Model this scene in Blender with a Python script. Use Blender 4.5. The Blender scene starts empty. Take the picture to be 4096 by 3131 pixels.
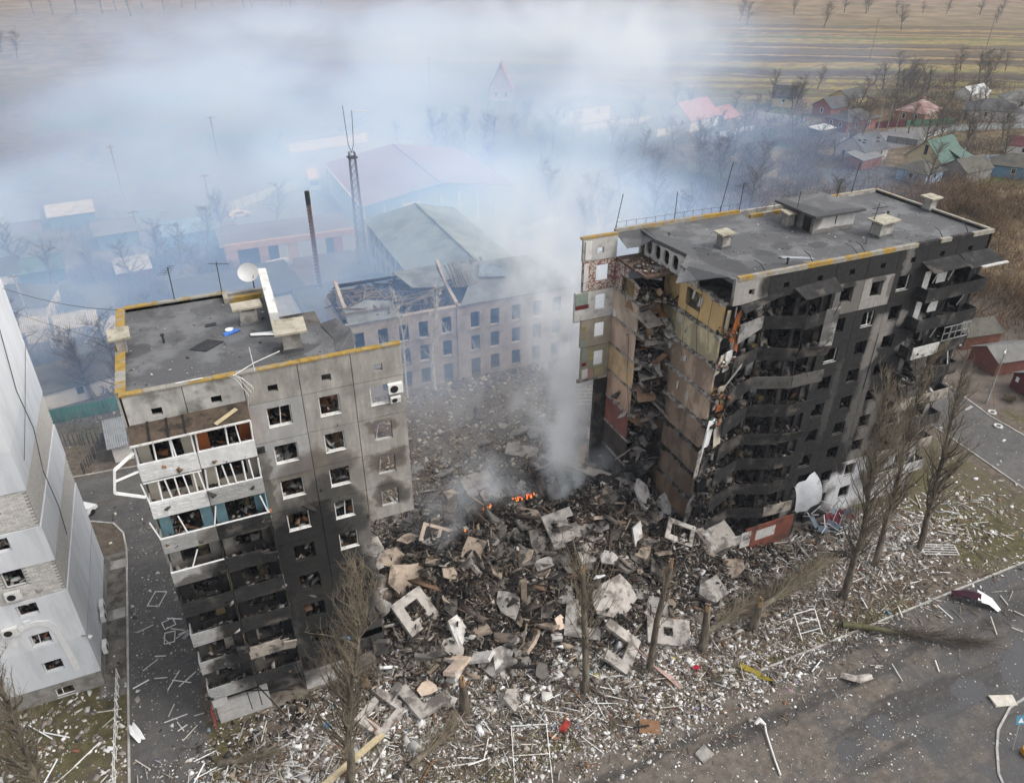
import bpy, math, random
import numpy as np
from mathutils import Vector, Matrix, noise as mnoise
R_ = math.radians
rnd = random.Random(7)
SC = bpy.context.scene
COL = SC.collection

# ------------------------------------------------------------------ camera, sky, sun, exposure
CAM = bpy.data.cameras.new('camera')
camera = bpy.data.objects.new('camera', CAM)
COL.objects.link(camera)
CAM.sensor_width = 36.0
CAM.lens = 26.99
CAM.clip_start = 0.5
CAM.clip_end = 6000.0
camera.matrix_world = Matrix((
    (0.91638761, 0.20621367, -0.34308842, 5.48),
    (-0.40028775, 0.47605825, -0.78303145, -42.0),
    (0.00185828, 0.85489442, 0.51879869, 50.7),
    (0, 0, 0, 1)))
SC.camera = camera

SUN_EL, SUN_AZ = 50.0, 126.0          # overcast, brightest high to the right, behind the camera
world = bpy.data.worlds.new('World')
SC.world = world
world.use_nodes = True
wt = world.node_tree
sky_tex = wt.nodes.new('ShaderNodeTexSky')
sky_tex.sky_type = 'NISHITA'
sky_tex.sun_disc = False
sky_tex.sun_elevation = R_(SUN_EL)
sky_tex.sun_rotation = R_(SUN_AZ)
sky_tex.dust_density = 4.0
sky_tex.air_density = 1.0
hs = wt.nodes.new('ShaderNodeHueSaturation')
hs.inputs['Saturation'].default_value = 0.28
wt.links.new(sky_tex.outputs[0], hs.inputs['Color'])
wt.links.new(hs.outputs[0], wt.nodes['Background'].inputs['Color'])
wt.nodes['Background'].inputs['Strength'].default_value = 0.15

sl = bpy.data.lights.new('sun', 'SUN')
sl.energy = 0.7
sl.angle = R_(40)
sl.color = (1.0, 0.965, 0.91)
sun = bpy.data.objects.new('sun', sl)
COL.objects.link(sun)
_a, _e = R_(SUN_AZ), R_(SUN_EL)
_d = Vector((math.sin(_a) * math.cos(_e), math.cos(_a) * math.cos(_e), math.sin(_e)))
sun.rotation_euler = _d.to_track_quat('Z', 'Y').to_euler()
sun.location = _d * 300

vs = SC.view_settings
vs.view_transform = 'Standard'
vs.look = 'None'
vs.exposure = 0.58
vs.gamma = 1.0
vs.use_curve_mapping = False
cy = SC.cycles
cy.use_denoising = True
cy.use_adaptive_sampling = True
cy.adaptive_threshold = 0.02
cy.max_bounces = 6
cy.diffuse_bounces = 3
cy.glossy_bounces = 2
cy.transmission_bounces = 4
cy.transparent_max_bounces = 8
cy.volume_bounces = 6
cy.volume_step_rate = 1.5

# ------------------------------------------------------------------ helpers: node maths
class S:
    """a node socket with arithmetic"""
    def __init__(s, nt, k): s.nt, s.k = nt, k
    def _m(s, op, *o):
        n = s.nt.nodes.new('ShaderNodeMath'); n.operation = op
        for i, x in enumerate((s,) + o):
            if isinstance(x, S): s.nt.links.new(x.k, n.inputs[i])
            else: n.inputs[i].default_value = float(x)
        return S(s.nt, n.outputs[0])
    def __add__(s, o): return s._m('ADD', o)
    __radd__ = __add__
    def __mul__(s, o): return s._m('MULTIPLY', o)
    __rmul__ = __mul__
    def __sub__(s, o): return s._m('SUBTRACT', o)
    def __rsub__(s, o): return (s * -1.0) + o
    def __truediv__(s, o): return s._m('DIVIDE', o)
    def max(s, o): return s._m('MAXIMUM', o)
    def min(s, o): return s._m('MINIMUM', o)
    def pow(s, o): return s._m('POWER', o)
    def exp(s): return s._m('EXPONENT')
    def sqrt(s): return s._m('SQRT')
    def abs(s): return s._m('ABSOLUTE')
    def sin(s): return s._m('SINE')
    def clamp(s): return s.max(0.0).min(1.0)
    def ss(s, a, b):
        n = s.nt.nodes.new('ShaderNodeMapRange'); n.interpolation_type = 'SMOOTHSTEP'
        s.nt.links.new(s.k, n.inputs[0]); n.inputs[1].default_value = a; n.inputs[2].default_value = b
        n.inputs[3].default_value = 0; n.inputs[4].default_value = 1
        return S(s.nt, n.outputs[0])

def V(nt, k):
    n = nt.nodes.new('ShaderNodeSeparateXYZ'); nt.links.new(k, n.inputs[0])
    return [S(nt, o) for o in n.outputs]

def noise_s(nt, vec, scale, detail=3, rough=0.55, color=False, dist=0.0):
    n = nt.nodes.new('ShaderNodeTexNoise'); n.inputs['Scale'].default_value = scale
    n.inputs['Detail'].default_value = detail; n.inputs['Roughness'].default_value = rough
    n.inputs['Distortion'].default_value = dist
    if vec is not None: nt.links.new(vec.k if isinstance(vec, S) else vec, n.inputs['Vector'])
    return n.outputs['Color'] if color else S(nt, n.outputs[0])

def mixc(nt, fac, a, b):
    n = nt.nodes.new('ShaderNodeMix'); n.data_type = 'RGBA'
    for i, x in ((0, fac), (6, a), (7, b)):
        if isinstance(x, S): nt.links.new(x.k, n.inputs[i])
        elif isinstance(x, bpy.types.NodeSocket): nt.links.new(x, n.inputs[i])
        else: n.inputs[i].default_value = x if i == 0 else (*x, 1) if len(x) == 3 else x
    return n.outputs[2]

MATS = {}
def new_mat(name):
    m = bpy.data.materials.new(name); m.use_nodes = True
    MATS[name] = m
    nt = m.node_tree
    return m, nt, nt.nodes['Principled BSDF']

def geo_pos(nt):
    return nt.nodes.new('ShaderNodeNewGeometry').outputs['Position']
def obj_rand(nt):
    return S(nt, nt.nodes.new('ShaderNodeObjectInfo').outputs['Random'])

def mat(name, col, rough=0.85, var=0.25, scale=1.5, col2=None, amt2=0.5, scale2=0.4, bump=0.0, bscale=8.0, metal=0.0, rand=0.0, spec=0.3, stretch=None):
    """plain weathered surface: base colour broken up by two noises, optional second colour in patches, bump, per-object value shift"""
    m, nt, b = new_mat(name)
    p = geo_pos(nt)
    if stretch:
        mp = nt.nodes.new('ShaderNodeMapping'); mp.inputs['Scale'].default_value = stretch
        nt.links.new(p, mp.inputs[0]); p = mp.outputs[0]
    n1 = noise_s(nt, p, scale, 4, 0.6)
    c = mixc(nt, n1.ss(0.25, 0.75), [x * (1 - var) for x in col], [min(1, x * (1 + var)) for x in col])
    if col2:
        n2 = noise_s(nt, p, scale2, 4, 0.65)
        c = mixc(nt, n2.ss(0.62 - amt2 * 0.3, 0.78 - amt2 * 0.3), c, col2)
    if rand:
        h = nt.nodes.new('ShaderNodeHueSaturation')
        k = obj_rand(nt) * (2 * rand) + (1 - rand)
        nt.links.new(k.k, h.inputs['Value']); nt.links.new(c, h.inputs['Color']); c = h.outputs[0]
    nt.links.new(c, b.inputs['Base Color'])
    b.inputs['Roughness'].default_value = rough; b.inputs['Metallic'].default_value = metal
    b.inputs['Specular IOR Level'].default_value = spec
    if bump:
        bn = nt.nodes.new('ShaderNodeBump'); bn.inputs['Strength'].default_value = 0.6; bn.inputs['Distance'].default_value = bump
        nt.links.new(noise_s(nt, p, bscale, 4, 0.6).k, bn.inputs['Height']); nt.links.new(bn.outputs[0], b.inputs['Normal'])
    return m

SOOT = (0.016, 0.0155, 0.015)
def soot_mask(nt, p, blobs, wob=1.3):  # a sixth item marks a whole panel
    """soot patches on a facade, given as ellipses (x, z, rx, rz, strength) in the building's own plane, edges broken by noise"""
    x, y, z = V(nt, p)
    q = noise_s(nt, p, 0.45, 4, 0.65)
    q2 = noise_s(nt, p, 0.33, 3, 0.6)
    x0, z0 = x + (q - .5) * .3, z + (q2 - .5) * .25
    x = x + (q - 0.5) * (2.2 * wob); z = z + (q2 - 0.5) * (3.0 * wob)
    acc = None
    for bl in blobs:
        cx_, cz_, rx, rz, s = bl[:5]
        if len(bl) > 5:
            k = (1.0 - ((x0 - cx_) / rx).abs().max(((z0 - cz_) / rz).abs()).ss(.96, 1.02)) * s
        else:
            dx = (x - cx_) / rx; dz = (z - cz_) / rz
            d = (dx * dx + dz * dz)
            k = (1.0 - d.ss(0.35, 1.35)) * s
        acc = k if acc is None else acc.max(k)
    return acc

def soot_mat(name, col, blobs, invert=False, var=0.12, rough=0.9, bump=0.02, streak=0.5, tint=SOOT, wob=1.3, flake=None, base_soot=0.0, extra=None, over=None):
    m, nt, b = new_mat(name)
    p = geo_pos(nt)
    mp = nt.nodes.new('ShaderNodeMapping'); mp.inputs['Scale'].default_value = (1.6, 1.6, 0.35); nt.links.new(p, mp.inputs[0])
    st = noise_s(nt, mp.outputs[0], 0.9, 5, 0.65)
    fine = noise_s(nt, p, 3.0, 4, 0.65)
    c = mixc(nt, st.ss(0.3, 0.72), [x * (1 - streak * 0.55) for x in col], [x * (1 + var) for x in col])
    c = mixc(nt, fine.ss(0.3, 0.8), c, [x * 0.8 for x in col])
    if extra: c = mixc(nt, noise_s(nt, p, extra[1], 4, 0.6).ss(extra[2] - .06, extra[2] + 0.16), c, extra[0])
    k = soot_mask(nt, p, blobs, wob)
    if invert: k = 1.0 - k
    if over: k = k.max(soot_mask(nt, p, over, wob * .6))
    if base_soot: k = k.max(base_soot)
    k = (k * (1.12 - (1.0 - fine.ss(0.2, 0.6)) * 0.18) - (1.0 - st.ss(0.2, 0.5)) * 0.03).clamp()
    big = noise_s(nt, p, 0.28, 3, 0.6)
    soot_c = mixc(nt, fine.ss(0.35, 0.75), tint, [x * 1.7 for x in tint])
    soot_c = mixc(nt, big.ss(.5, .72) * .8, soot_c, (.036, .032, .028))
    c = mixc(nt, (k * 2.4).clamp() * (1.0 - k) * .75, c, (.16, .115, .08))
    c = mixc(nt, k, c, soot_c)
    nt.links.new(c, b.inputs['Base Color']); b.inputs['Roughness'].default_value = rough
    b.inputs['Specular IOR Level'].default_value = 0.25
    bn = nt.nodes.new('ShaderNodeBump'); bn.inputs['Strength'].default_value = 0.5; bn.inputs['Distance'].default_value = bump
    nt.links.new(fine.k, bn.inputs['Height']); nt.links.new(bn.outputs[0], b.inputs['Normal'])
    return m

def attr_mat(name, rough=0.85, var=0.2, dark=None, spec=0.2):
    """pieces whose own colours are stored per face"""
    m, nt, b = new_mat(name)
    a = nt.nodes.new('ShaderNodeAttribute'); a.attribute_name = 'tone'
    p = geo_pos(nt)
    n = noise_s(nt, p, 5.0, 3, 0.6)
    h = nt.nodes.new('ShaderNodeHueSaturation')
    nt.links.new((n * (2 * var) + (1 - var)).k, h.inputs['Value']); nt.links.new(a.outputs['Color'], h.inputs['Color'])
    nt.links.new(h.outputs[0], b.inputs['Base Color']); b.inputs['Roughness'].default_value = rough
    b.inputs['Specular IOR Level'].default_value = spec
    return m

# ------------------------------------------------------------------ helpers: meshes and objects
WMAT = {}
class MB:
    def __init__(s): s.v, s.f, s.m, s.c = [], [], [], []
    def add(s, vs_, fs, m=0, c=None):
        o = len(s.v); s.v += [tuple(q) for q in vs_]
        for q in fs: s.f.append(tuple(i + o for i in q)); s.m.append(m); s.c.append(c)
        return s
    def box(s, x0, y0, z0, x1, y1, z1, m=0, c=None):
        return s.add([(x0, y0, z0), (x1, y0, z0), (x1, y1, z0), (x0, y1, z0), (x0, y0, z1), (x1, y0, z1), (x1, y1, z1), (x0, y1, z1)],
                     [(0, 3, 2, 1), (4, 5, 6, 7), (0, 1, 5, 4), (1, 2, 6, 5), (2, 3, 7, 6), (3, 0, 4, 7)], m, c)
    def obox(s, cen, size, rot, m=0, jit=0.0, c=None):
        """box turned by a 3x3 matrix; jit breaks its corners"""
        vs_ = []
        for dz in (-.5, .5):
            for dx, dy in ((-.5, -.5), (.5, -.5), (.5, .5), (-.5, .5)):
                q = Vector((dx * size[0], dy * size[1], dz * size[2]))
                if jit: q += Vector(((rnd.random() - .5) * jit * size[0], (rnd.random() - .5) * jit * size[1], (rnd.random() - .5) * jit * size[2]))
                vs_.append(rot @ q + Vector(cen))
        return s.add(vs_, [(0, 3, 2, 1), (4, 5, 6, 7), (0, 1, 5, 4), (1, 2, 6, 5), (2, 3, 7, 6), (3, 0, 4, 7)], m, c)
    def bar(s, p, q, w, h=None, m=0, c=None):
        """a square bar from p to q"""
        p, q = Vector(p), Vector(q); d = q - p; L = d.length
        if L < 1e-5: return s
        rot = d.to_track_quat('X', 'Z').to_matrix()
        return s.obox((p + q) / 2, (L, w, h or w), rot, m, 0, c)
    def tube(s, pts, rad, n=6, m=0, cap=True, c=None):
        pts = [Vector(p) for p in pts]; o = len(s.v); k = len(pts)
        for i, p in enumerate(pts):
            t = (pts[min(i + 1, k - 1)] - pts[max(i - 1, 0)])
            t = t.normalized() if t.length > 1e-9 else Vector((0, 0, 1))
            a = t.cross(Vector((0, 0, 1)) if abs(t.z) < 0.9 else Vector((1, 0, 0))).normalized(); b = t.cross(a)
            r = rad[i] if hasattr(rad, '__len__') else rad
            for j in range(n):
                w = 2 * math.pi * j / n
                s.v.append(tuple(p + (a * math.cos(w) + b * math.sin(w)) * r))
        for i in range(k - 1):
            for j in range(n):
                s.f.append((o + i * n + j, o + i * n + (j + 1) % n, o + (i + 1) * n + (j + 1) % n, o + (i + 1) * n + j)); s.m.append(m); s.c.append(c)
        if cap:
            s.f.append(tuple(o + j for j in range(n))[::-1]); s.m.append(m); s.c.append(c)
            s.f.append(tuple(o + (k - 1) * n + j for j in range(n))); s.m.append(m); s.c.append(c)
        return s
    def prism(s, poly, z0, z1, m=0, M=None, c=None):
        """polygon (x, y) extruded from z0 to z1, optionally transformed"""
        n = len(poly)
        vs_ = [Vector((x, y, z0)) for x, y in poly] + [Vector((x, y, z1)) for x, y in poly]
        if M is not None: vs_ = [M @ q for q in vs_]
        return s.add(vs_, [tuple(range(n))[::-1], tuple(range(n, 2 * n))] + [(i, (i + 1) % n, n + (i + 1) % n, n + i) for i in range(n)], m, c)
    def ring(s, x0, x1, z0, z1, ox0, ox1, oz0, oz1, y0, y1, m=0, M=None, mr=None):
        """a wall panel in the xz plane with one opening, y0 front, y1 back"""
        mr = m if mr is None else mr
        O = [(x0, z0), (x1, z0), (x1, z1), (x0, z1)]; I = [(ox0, oz0), (ox1, oz0), (ox1, oz1), (ox0, oz1)]
        vs_ = [Vector((x, y, z)) for y in (y0, y1) for P in (O, I) for x, z in P]
        if M is not None: vs_ = [M @ q for q in vs_]
        o = len(s.v); s.v += [tuple(q) for q in vs_]
        for i in range(4):
            j = (i + 1) % 4
            for f, mm in (((i, j, 4 + j, 4 + i), m), ((8 + j, 8 + i, 12 + i, 12 + j), m), ((j, i, 8 + i, 8 + j), m), ((4 + i, 4 + j, 12 + j, 12 + i), mr)):
                s.f.append(tuple(o + q for q in f)); s.m.append(mm); s.c.append(None)
        return s
    def build(s, name, mats, parent=None, smooth=False, me_only=False):
        me = bpy.data.meshes.new(name)
        vv = s.v
        if parent is not None and parent in WMAT:
            inv = WMAT[parent].inverted(); vv = [inv @ Vector(q) for q in vv]
        me.from_pydata(vv, [], s.f)
        if not isinstance(mats, (list, tuple)): mats = [mats]
        for q in mats: me.materials.append(q)
        if len(mats) > 1: me.polygons.foreach_set('material_index', s.m)
        if smooth: me.polygons.foreach_set('use_smooth', [True] * len(s.f))
        if any(q is not None for q in s.c):
            a = me.attributes.new('tone', 'FLOAT_COLOR', 'FACE')
            flat = []
            for q in s.c: flat += [*(q or (.5, .5, .5)), 1.0]
            a.data.foreach_set('color', flat)
        me.update()
        if me_only: return me
        return link(name, me, parent)

def link(name, data, parent=None):
    o = bpy.data.objects.new(name, data); COL.objects.link(o)
    if parent is not None:
        o.parent = parent
        WMAT[o] = WMAT.get(parent, Matrix.Identity(4))
    return o
def tag(o, label=None, cat=None, group=None, kind=None):
    if label: o['label'] = label
    if cat: o['category'] = cat
    if group: o['group'] = group
    if kind: o['kind'] = kind
    return o
def thing(name, label, cat, loc=(0, 0, 0), rz=0.0, group=None):
    o = bpy.data.objects.new(name, None); COL.objects.link(o)
    o.empty_display_size = 0.5
    o.location = loc; o.rotation_euler = (0, 0, rz)
    WMAT[o] = Matrix.Translation(loc) @ Matrix.Rotation(rz, 4, 'Z')
    return tag(o, label, cat, group)
def struct(name, mb, mats, **k): return tag(mb.build(name, mats, **k), kind='structure')
def dup(root, loc, rz=0.0, label=None, group=None, scale=None):
    def cp(o, par):
        c = o.copy(); COL.objects.link(c)
        if par is not None: c.parent = par
        for ch in kids.get(o, ()): cp(ch, c)
        return c
    r = cp(root, None)
    r.location = loc; r.rotation_euler = (0, 0, rz)
    if scale: r.scale = scale if hasattr(scale, '__len__') else (scale,) * 3
    if label: r['label'] = label
    if group: r['group'] = group
    return r
kids = {}
def proto_done(root):
    """note the children once, so that copies do not rescan the scene"""
    def walk(o):
        ch = [c for c in COL.objects if c.parent == o]
        kids[o] = ch
        for c in ch: walk(c)
    walk(root); return root
def rot3(rx=0, ry=0, rz=0):
    return (Matrix.Rotation(rz, 3, 'Z') @ Matrix.Rotation(ry, 3, 'Y') @ Matrix.Rotation(rx, 3, 'X'))

def fast_mesh(name, verts, quads, tones=None, mats=()):
    """numpy mesh of quads"""
    me = bpy.data.meshes.new(name)
    n, k = len(verts), len(quads)
    me.vertices.add(n); me.vertices.foreach_set('co', np.asarray(verts, np.float32).ravel())
    me.loops.add(k * 4); me.loops.foreach_set('vertex_index', np.asarray(quads, np.int32).ravel())
    me.polygons.add(k); me.polygons.foreach_set('loop_start', np.arange(0, 4 * k, 4, dtype=np.int32))
    me.polygons.foreach_set('loop_total', np.full(k, 4, np.int32))
    if tones is not None:
        a = me.attributes.new('tone', 'FLOAT_COLOR', 'FACE'); a.data.foreach_set('color', np.asarray(tones, np.float32).ravel())
    for q in mats: me.materials.append(q)
    me.update(calc_edges=True); me.validate()
    return me

RNG = np.random.default_rng(11)
def rand_rot(n, tilt):
    """n rotation matrices: any heading, tilted off level by up to tilt (radians, normal spread)"""
    a = RNG.uniform(0, 2 * np.pi, n); b = RNG.normal(0, 1, n) * tilt; c = RNG.normal(0, 1, n) * tilt
    ca, sa, cb, sb, cc, sc_ = np.cos(a), np.sin(a), np.cos(b), np.sin(b), np.cos(c), np.sin(c)
    Z = np.zeros(n); O = np.ones(n)
    Rz = np.array([[ca, -sa, Z], [sa, ca, Z], [Z, Z, O]]).transpose(2, 0, 1)
    Ry = np.array([[cb, Z, sb], [Z, O, Z], [-sb, Z, cb]]).transpose(2, 0, 1)
    Rx = np.array([[O, Z, Z], [Z, cc, -sc_], [Z, sc_, cc]]).transpose(2, 0, 1)
    return Rz @ Ry @ Rx
def scatter_mesh(name, cen, size, tilt, tones, material, jit=0.35):
    """many loose broken pieces as one mesh: every piece a box with knocked-off corners"""
    n = len(cen)
    base = np.array([(-.5, -.5, -.5), (.5, -.5, -.5), (.5, .5, -.5), (-.5, .5, -.5), (-.5, -.5, .5), (.5, -.5, .5), (.5, .5, .5), (-.5, .5, .5)])
    v = base[None] + RNG.uniform(-.5, .5, (n, 8, 3)) * jit
    v = v * np.asarray(size)[:, None, :]
    v = np.einsum('nij,nkj->nki', rand_rot(n, tilt), v) + np.asarray(cen)[:, None, :]
    q = np.array([(0, 3, 2, 1), (4, 5, 6, 7), (0, 1, 5, 4), (1, 2, 6, 5), (2, 3, 7, 6), (3, 0, 4, 7)])
    f = (q[None] + (np.arange(n) * 8)[:, None, None]).reshape(-1, 4)
    t = np.repeat(np.concatenate([tones, np.ones((n, 1))], 1), 6, axis=0)
    return link(name, fast_mesh(name, v.reshape(-1, 3), f, t, [material]))
# ------------------------------------------------------------------ ground, roads, kerbs
def heap_h(x, y):
    """height of the heap of ruins left where the middle of the block stood (numpy arrays)"""
    x = np.asarray(x, float); y = np.asarray(y, float)
    def g(cx_, cy_, rx, ry, h): return h * np.exp(-((x - cx_) / rx) ** 2 - ((y - cy_) / ry) ** 2)
    h = g(27, 7.5, 9, 6.0, 3.7) + g(19, 4, 5, 5, 1.5) + g(38, 6, 5.5, 7, 2.6) + g(33, 2, 6, 4, 1.2) + g(43, -2, 4.5, 3.5, 1.3) + g(24, -1, 6, 3, .8)
    h += g(14.6, 1.2, 2.6, 3.2, 1.9) + g(41, 2.5, 2.6, 5, 1.0); h += g(40, 13, 5, 5, 1.6) + g(30, 18, 12, 6, .7) + g(9, -3.0, 6, 2.2, .5) + g(55, -3, 9, 2.5, .45)
    w = 0.55 * np.sin(x * .9 + 1.3 * np.sin(y * .7)) * np.sin(y * 1.1 + x * .3) + .3 * np.sin(x * 2.3 + y * 1.7) * np.sin(y * 2.9 - x * .8)
    return np.maximum(h * (1 + .35 * w), 0)
def hz(x, y): return float(heap_h(x, y))

def ground_mat():
    m, nt, b = new_mat('earth')
    p = geo_pos(nt); x, y, z = V(nt, p)
    n1 = noise_s(nt, p, .12, 5, .65); n2 = noise_s(nt, p, 1.4, 5, .7); n3 = noise_s(nt, p, .03, 4, .6)
    mud = mixc(nt, n2.ss(.3, .7), (.075, .06, .047), (.165, .136, .107))
    mud = mixc(nt, n1.ss(.45, .7), mud, (.19, .16, .13))
    moss = mixc(nt, n2.ss(.35, .65), (.065, .06, .03), (.125, .108, .056))
    vg = (x - 62.0 + (n1 - .5) * 22.0).ss(0, 5) * (1.0 - (x - 79.0).ss(0, 1)) + (1.0 - (x + 6.4).ss(-.4, .2)) * (1.0 - (y - 7.6).ss(0, 1))
    cy_ = 1.0 - ((x - 12).ss(0, 3) * (1.0 - (x - 56).ss(0, 6)) * (y + 12).ss(0, 2) * (1.0 - (y - 41).ss(0, 3)))
    c = mixc(nt, ((n1 * .6 + n3 * .5).ss(.52, .6) * cy_ + vg * n2.ss(.36, .58) * .8).clamp(), mud, moss)
    # plaster dust settled round the ruins
    du = (x - 1.0).ss(0, 4) * (1.0 - (x - 44.0).ss(0, 26)) * (1.0 - (y + 4.5 + (n1 - .5) * 5.0).abs().ss(2.5, 6.5))
    c = mixc(nt, du * n2.ss(.38, .6) * .8, c, (.30, .272, .24))
    # dry grass and scrub beyond the yard
    dry = mixc(nt, noise_s(nt, p, .35, 5, .7).ss(.35, .65), (.085, .062, .04), (.2, .15, .085))
    dry = mixc(nt, n3.ss(.5, .62), dry, (.09, .095, .04))
    c = mixc(nt, (x * .6 + y * .8).ss(58, 92), c, dry)
    # strip fields far out: every strip its own crop, ploughed earth or stubble
    w = x * .49 + y * .87 + (n3 - .5) * 26.0 + (n1 - .5) * 4.0
    def strips(width, seed):
        k = (w / width + seed)
        fl = nt.nodes.new('ShaderNodeMath'); fl.operation = 'FLOOR'; nt.links.new(k.k, fl.inputs[0])
        wn = nt.nodes.new('ShaderNodeTexWhiteNoise'); wn.noise_dimensions = '1D'; nt.links.new(fl.outputs[0], wn.inputs['W'])
        return S(nt, wn.outputs[0])
    r = nt.nodes.new('ShaderNodeValToRGB'); r.color_ramp.interpolation = 'CONSTANT'
    el = r.color_ramp.elements
    cols = [(0, (.065, .05, .042)), (.25, (.13, .10, .06)), (.42, (.32, .225, .095)), (.55, (.28, .24, .085)), (.68, (.11, .085, .06)), (.8, (.14, .165, .055)), (.9, (.34, .27, .13))]
    el[0].position, el[0].color = 0, (*cols[0][1], 1); el[1].position, el[1].color = cols[1][0], (*cols[1][1], 1)
    for q, cc in cols[2:]:
        e = el.new(q); e.color = (*cc, 1)
    nt.links.new((strips(17.0, .3) * .6 + strips(5.5, .7) * .4).k, r.inputs[0])
    st = mixc(nt, noise_s(nt, p, .2, 5, .7).ss(.3, .75), r.outputs[0], (.12, .095, .07))
    st = mixc(nt, (1.0 - (x + (n3 - .5) * 160.0).ss(70, 170)) * .8, st, mixc(nt, n1.ss(.4, .62), (.14, .11, .085), (.25, .2, .15)))
    far = (w + (n1 - .5) * 30.0).ss(236, 262) * (1.0 - (w + (n3 - .5) * 60.0).ss(470, 540))
    c = mixc(nt, far, c, st)
    wild = mixc(nt, noise_s(nt, p, .05, 5, .65).ss(.35, .65), (.15, .115, .075), (.25, .19, .125))
    c = mixc(nt, (w + (n3 - .5) * 60.0).ss(470, 540), c, wild)
    nt.links.new(c, b.inputs['Base Color']); b.inputs['Roughness'].default_value = .95; b.inputs['Specular IOR Level'].default_value = .15
    bn = nt.nodes.new('ShaderNodeBump'); bn.inputs['Strength'].default_value = .7; bn.inputs['Distance'].default_value = .08
    nt.links.new(n2.k, bn.inputs['Height']); nt.links.new(bn.outputs[0], b.inputs['Normal'])
    return m
EARTH = ground_mat()
g = MB(); g.add([(-3000, -500, 0), (3500, -500, 0), (3500, 5500, 0), (-3000, 5500, 0)], [(0, 1, 2, 3)])
struct('ground', g, EARTH)

def asphalt_mat(name, dirt, wet=0.0, pale=1.0):
    m, nt, b = new_mat(name); p = geo_pos(nt); x, y, z = V(nt, p)
    n1 = noise_s(nt, p, .25, 5, .65); n2 = noise_s(nt, p, 9.0, 4, .75); n4 = noise_s(nt, p, 1.1, 5, .7)
    c = mixc(nt, n2.ss(.3, .7), (.040, .039, .039), (.072, .070, .069))
    c = mixc(nt, n1.ss(.4, .7), c, (.086, .082, .079))
    if pale != 1.0: c = mixc(nt, (n4 * .6 + n1 * .4).ss(.3, .7), c, (.125, .118, .11))
    if dirt:
        # mud and brick dust carried over the carriageway, thinner towards the right
        k = (n1 * 1.1 + n4 * .45 - (x - 27.0) * .0135 + dirt + (1.0 - (y + 15.5).abs().ss(0, 5)) * .14).ss(.45, .8)
        c = mixc(nt, k, c, mixc(nt, n4.ss(.3, .7), (.08, .065, .051), (.165, .138, .112)))
    if dirt:
        # wet tyre tracks along the road
        mp = nt.nodes.new('ShaderNodeMapping'); mp.inputs['Scale'].default_value = (.06, .55, 1); mp.inputs['Rotation'].default_value = (0, 0, .12); nt.links.new(p, mp.inputs[0])
        tr = noise_s(nt, mp.outputs[0], 1.0, 4, .6, dist=.4)
        c = mixc(nt, tr.ss(.50, .62) * .85, c, (.036, .033, .031))
    c = mixc(nt, (1.0 - (noise_s(nt, p, .45, 5, .7) - .5).abs().ss(0, .006)) * .6, c, (.025, .024, .023))     # cracks
    c = mixc(nt, noise_s(nt, p, 2.6, 4, .7).ss(.56, .66) * .45, c, (.15, .135, .115))
    c = mixc(nt, noise_s(nt, p, 30.0, 2, .5).ss(.70, .74), c, (.30, .29, .27))     # grit
    nt.links.new(c, b.inputs['Base Color'])
    r = n1.ss(.35, .6)
    nt.links.new((r * (.55 if wet else .15) + (.35 if wet else .8)).k, b.inputs['Roughness'])
    bn = nt.nodes.new('ShaderNodeBump'); bn.inputs['Strength'].default_value = .4; bn.inputs['Distance'].default_value = .02
    nt.links.new(n2.k, bn.inputs['Height']); nt.links.new(bn.outputs[0], b.inputs['Normal'])
    return m
ASPH = asphalt_mat('asphalt_drive', 0, pale=1.4)
ROADM = asphalt_mat('asphalt_road', .08, wet=1)
FARROAD = mat('old_asphalt', (.17, .165, .165), var=.2, scale=.6)
CONC = mat('concrete', (.36, .34, .31), var=.22, scale=1.2, col2=(.2, .185, .165), amt2=.55, scale2=.7, bump=.02, rand=.12)
CONCK = mat('kerb_concrete', (.40, .385, .36), var=.22, scale=1.5, bump=.01, rand=.15)
SLABM = mat('pavement_concrete', (.17, .155, .135), var=.3, scale=.9, col2=(.08, .07, .06), amt2=.5, scale2=.8, bump=.01)
WATER = None
def puddle_mat():
    m, nt, b = new_mat('puddle_water')
    b.inputs['Base Color'].default_value = (.072, .07, .07, 1); b.inputs['Roughness'].default_value = .05
    b.inputs['Specular IOR Level'].default_value = .5
    bn = nt.nodes.new('ShaderNodeBump'); bn.inputs['Strength'].default_value = .05; bn.inputs['Distance'].default_value = .01
    nt.links.new(noise_s(nt, geo_pos(nt), 3.0, 2).k, bn.inputs['Height']); nt.links.new(bn.outputs[0], b.inputs['Normal'])
    return m
WATER = puddle_mat()
def sheet(poly, z): 
    q = MB(); q.add([(x, y, z) for x, y in poly], [tuple(range(len(poly)))]); return q
struct('road', sheet([(-3.9, -70), (130, -70), (130, -12.75), (30, -12.75), (-3.9, -14)], .004), ROADM)
struct('driveway', sheet([(-6.0, -70), (-3.9, -70), (-3.9, -14), (-.9, -13.6), (-.9, 31.2), (-5.3, 31.2), (-9.2, 30.8), (-9.3, 28.4), (-7.3, 27.3), (-6.3, 25.4), (-6.0, 22.5)], .008), ASPH)
struct('back_lane', sheet([(-70, 28.8), (-9.35, 28.6), (-9.1, 31.2), (18, 31.25), (18, 36.5), (-5, 36.2), (-70, 38)], .012), ASPH)
struct('side_road', sheet([(80.2, -12.74), (89.4, -12.74), (89.6, 6), (91.2, 14), (96, 22), (96, 40), (84, 40), (82.4, 14)], .008), ASPH)
struct('garage_yard', sheet([(84, 10), (118, -4), (140, 10), (120, 44), (84, 42)], .0045), mat('packed_earth', (.12, .098, .08), var=.3, scale=.5, bump=.03))
struct('pavement', sheet([(-8.1, 5.2), (-6.25, 5.2), (-6.25, 22.4), (-8.6, 22.4)], .012), SLABM)
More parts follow.
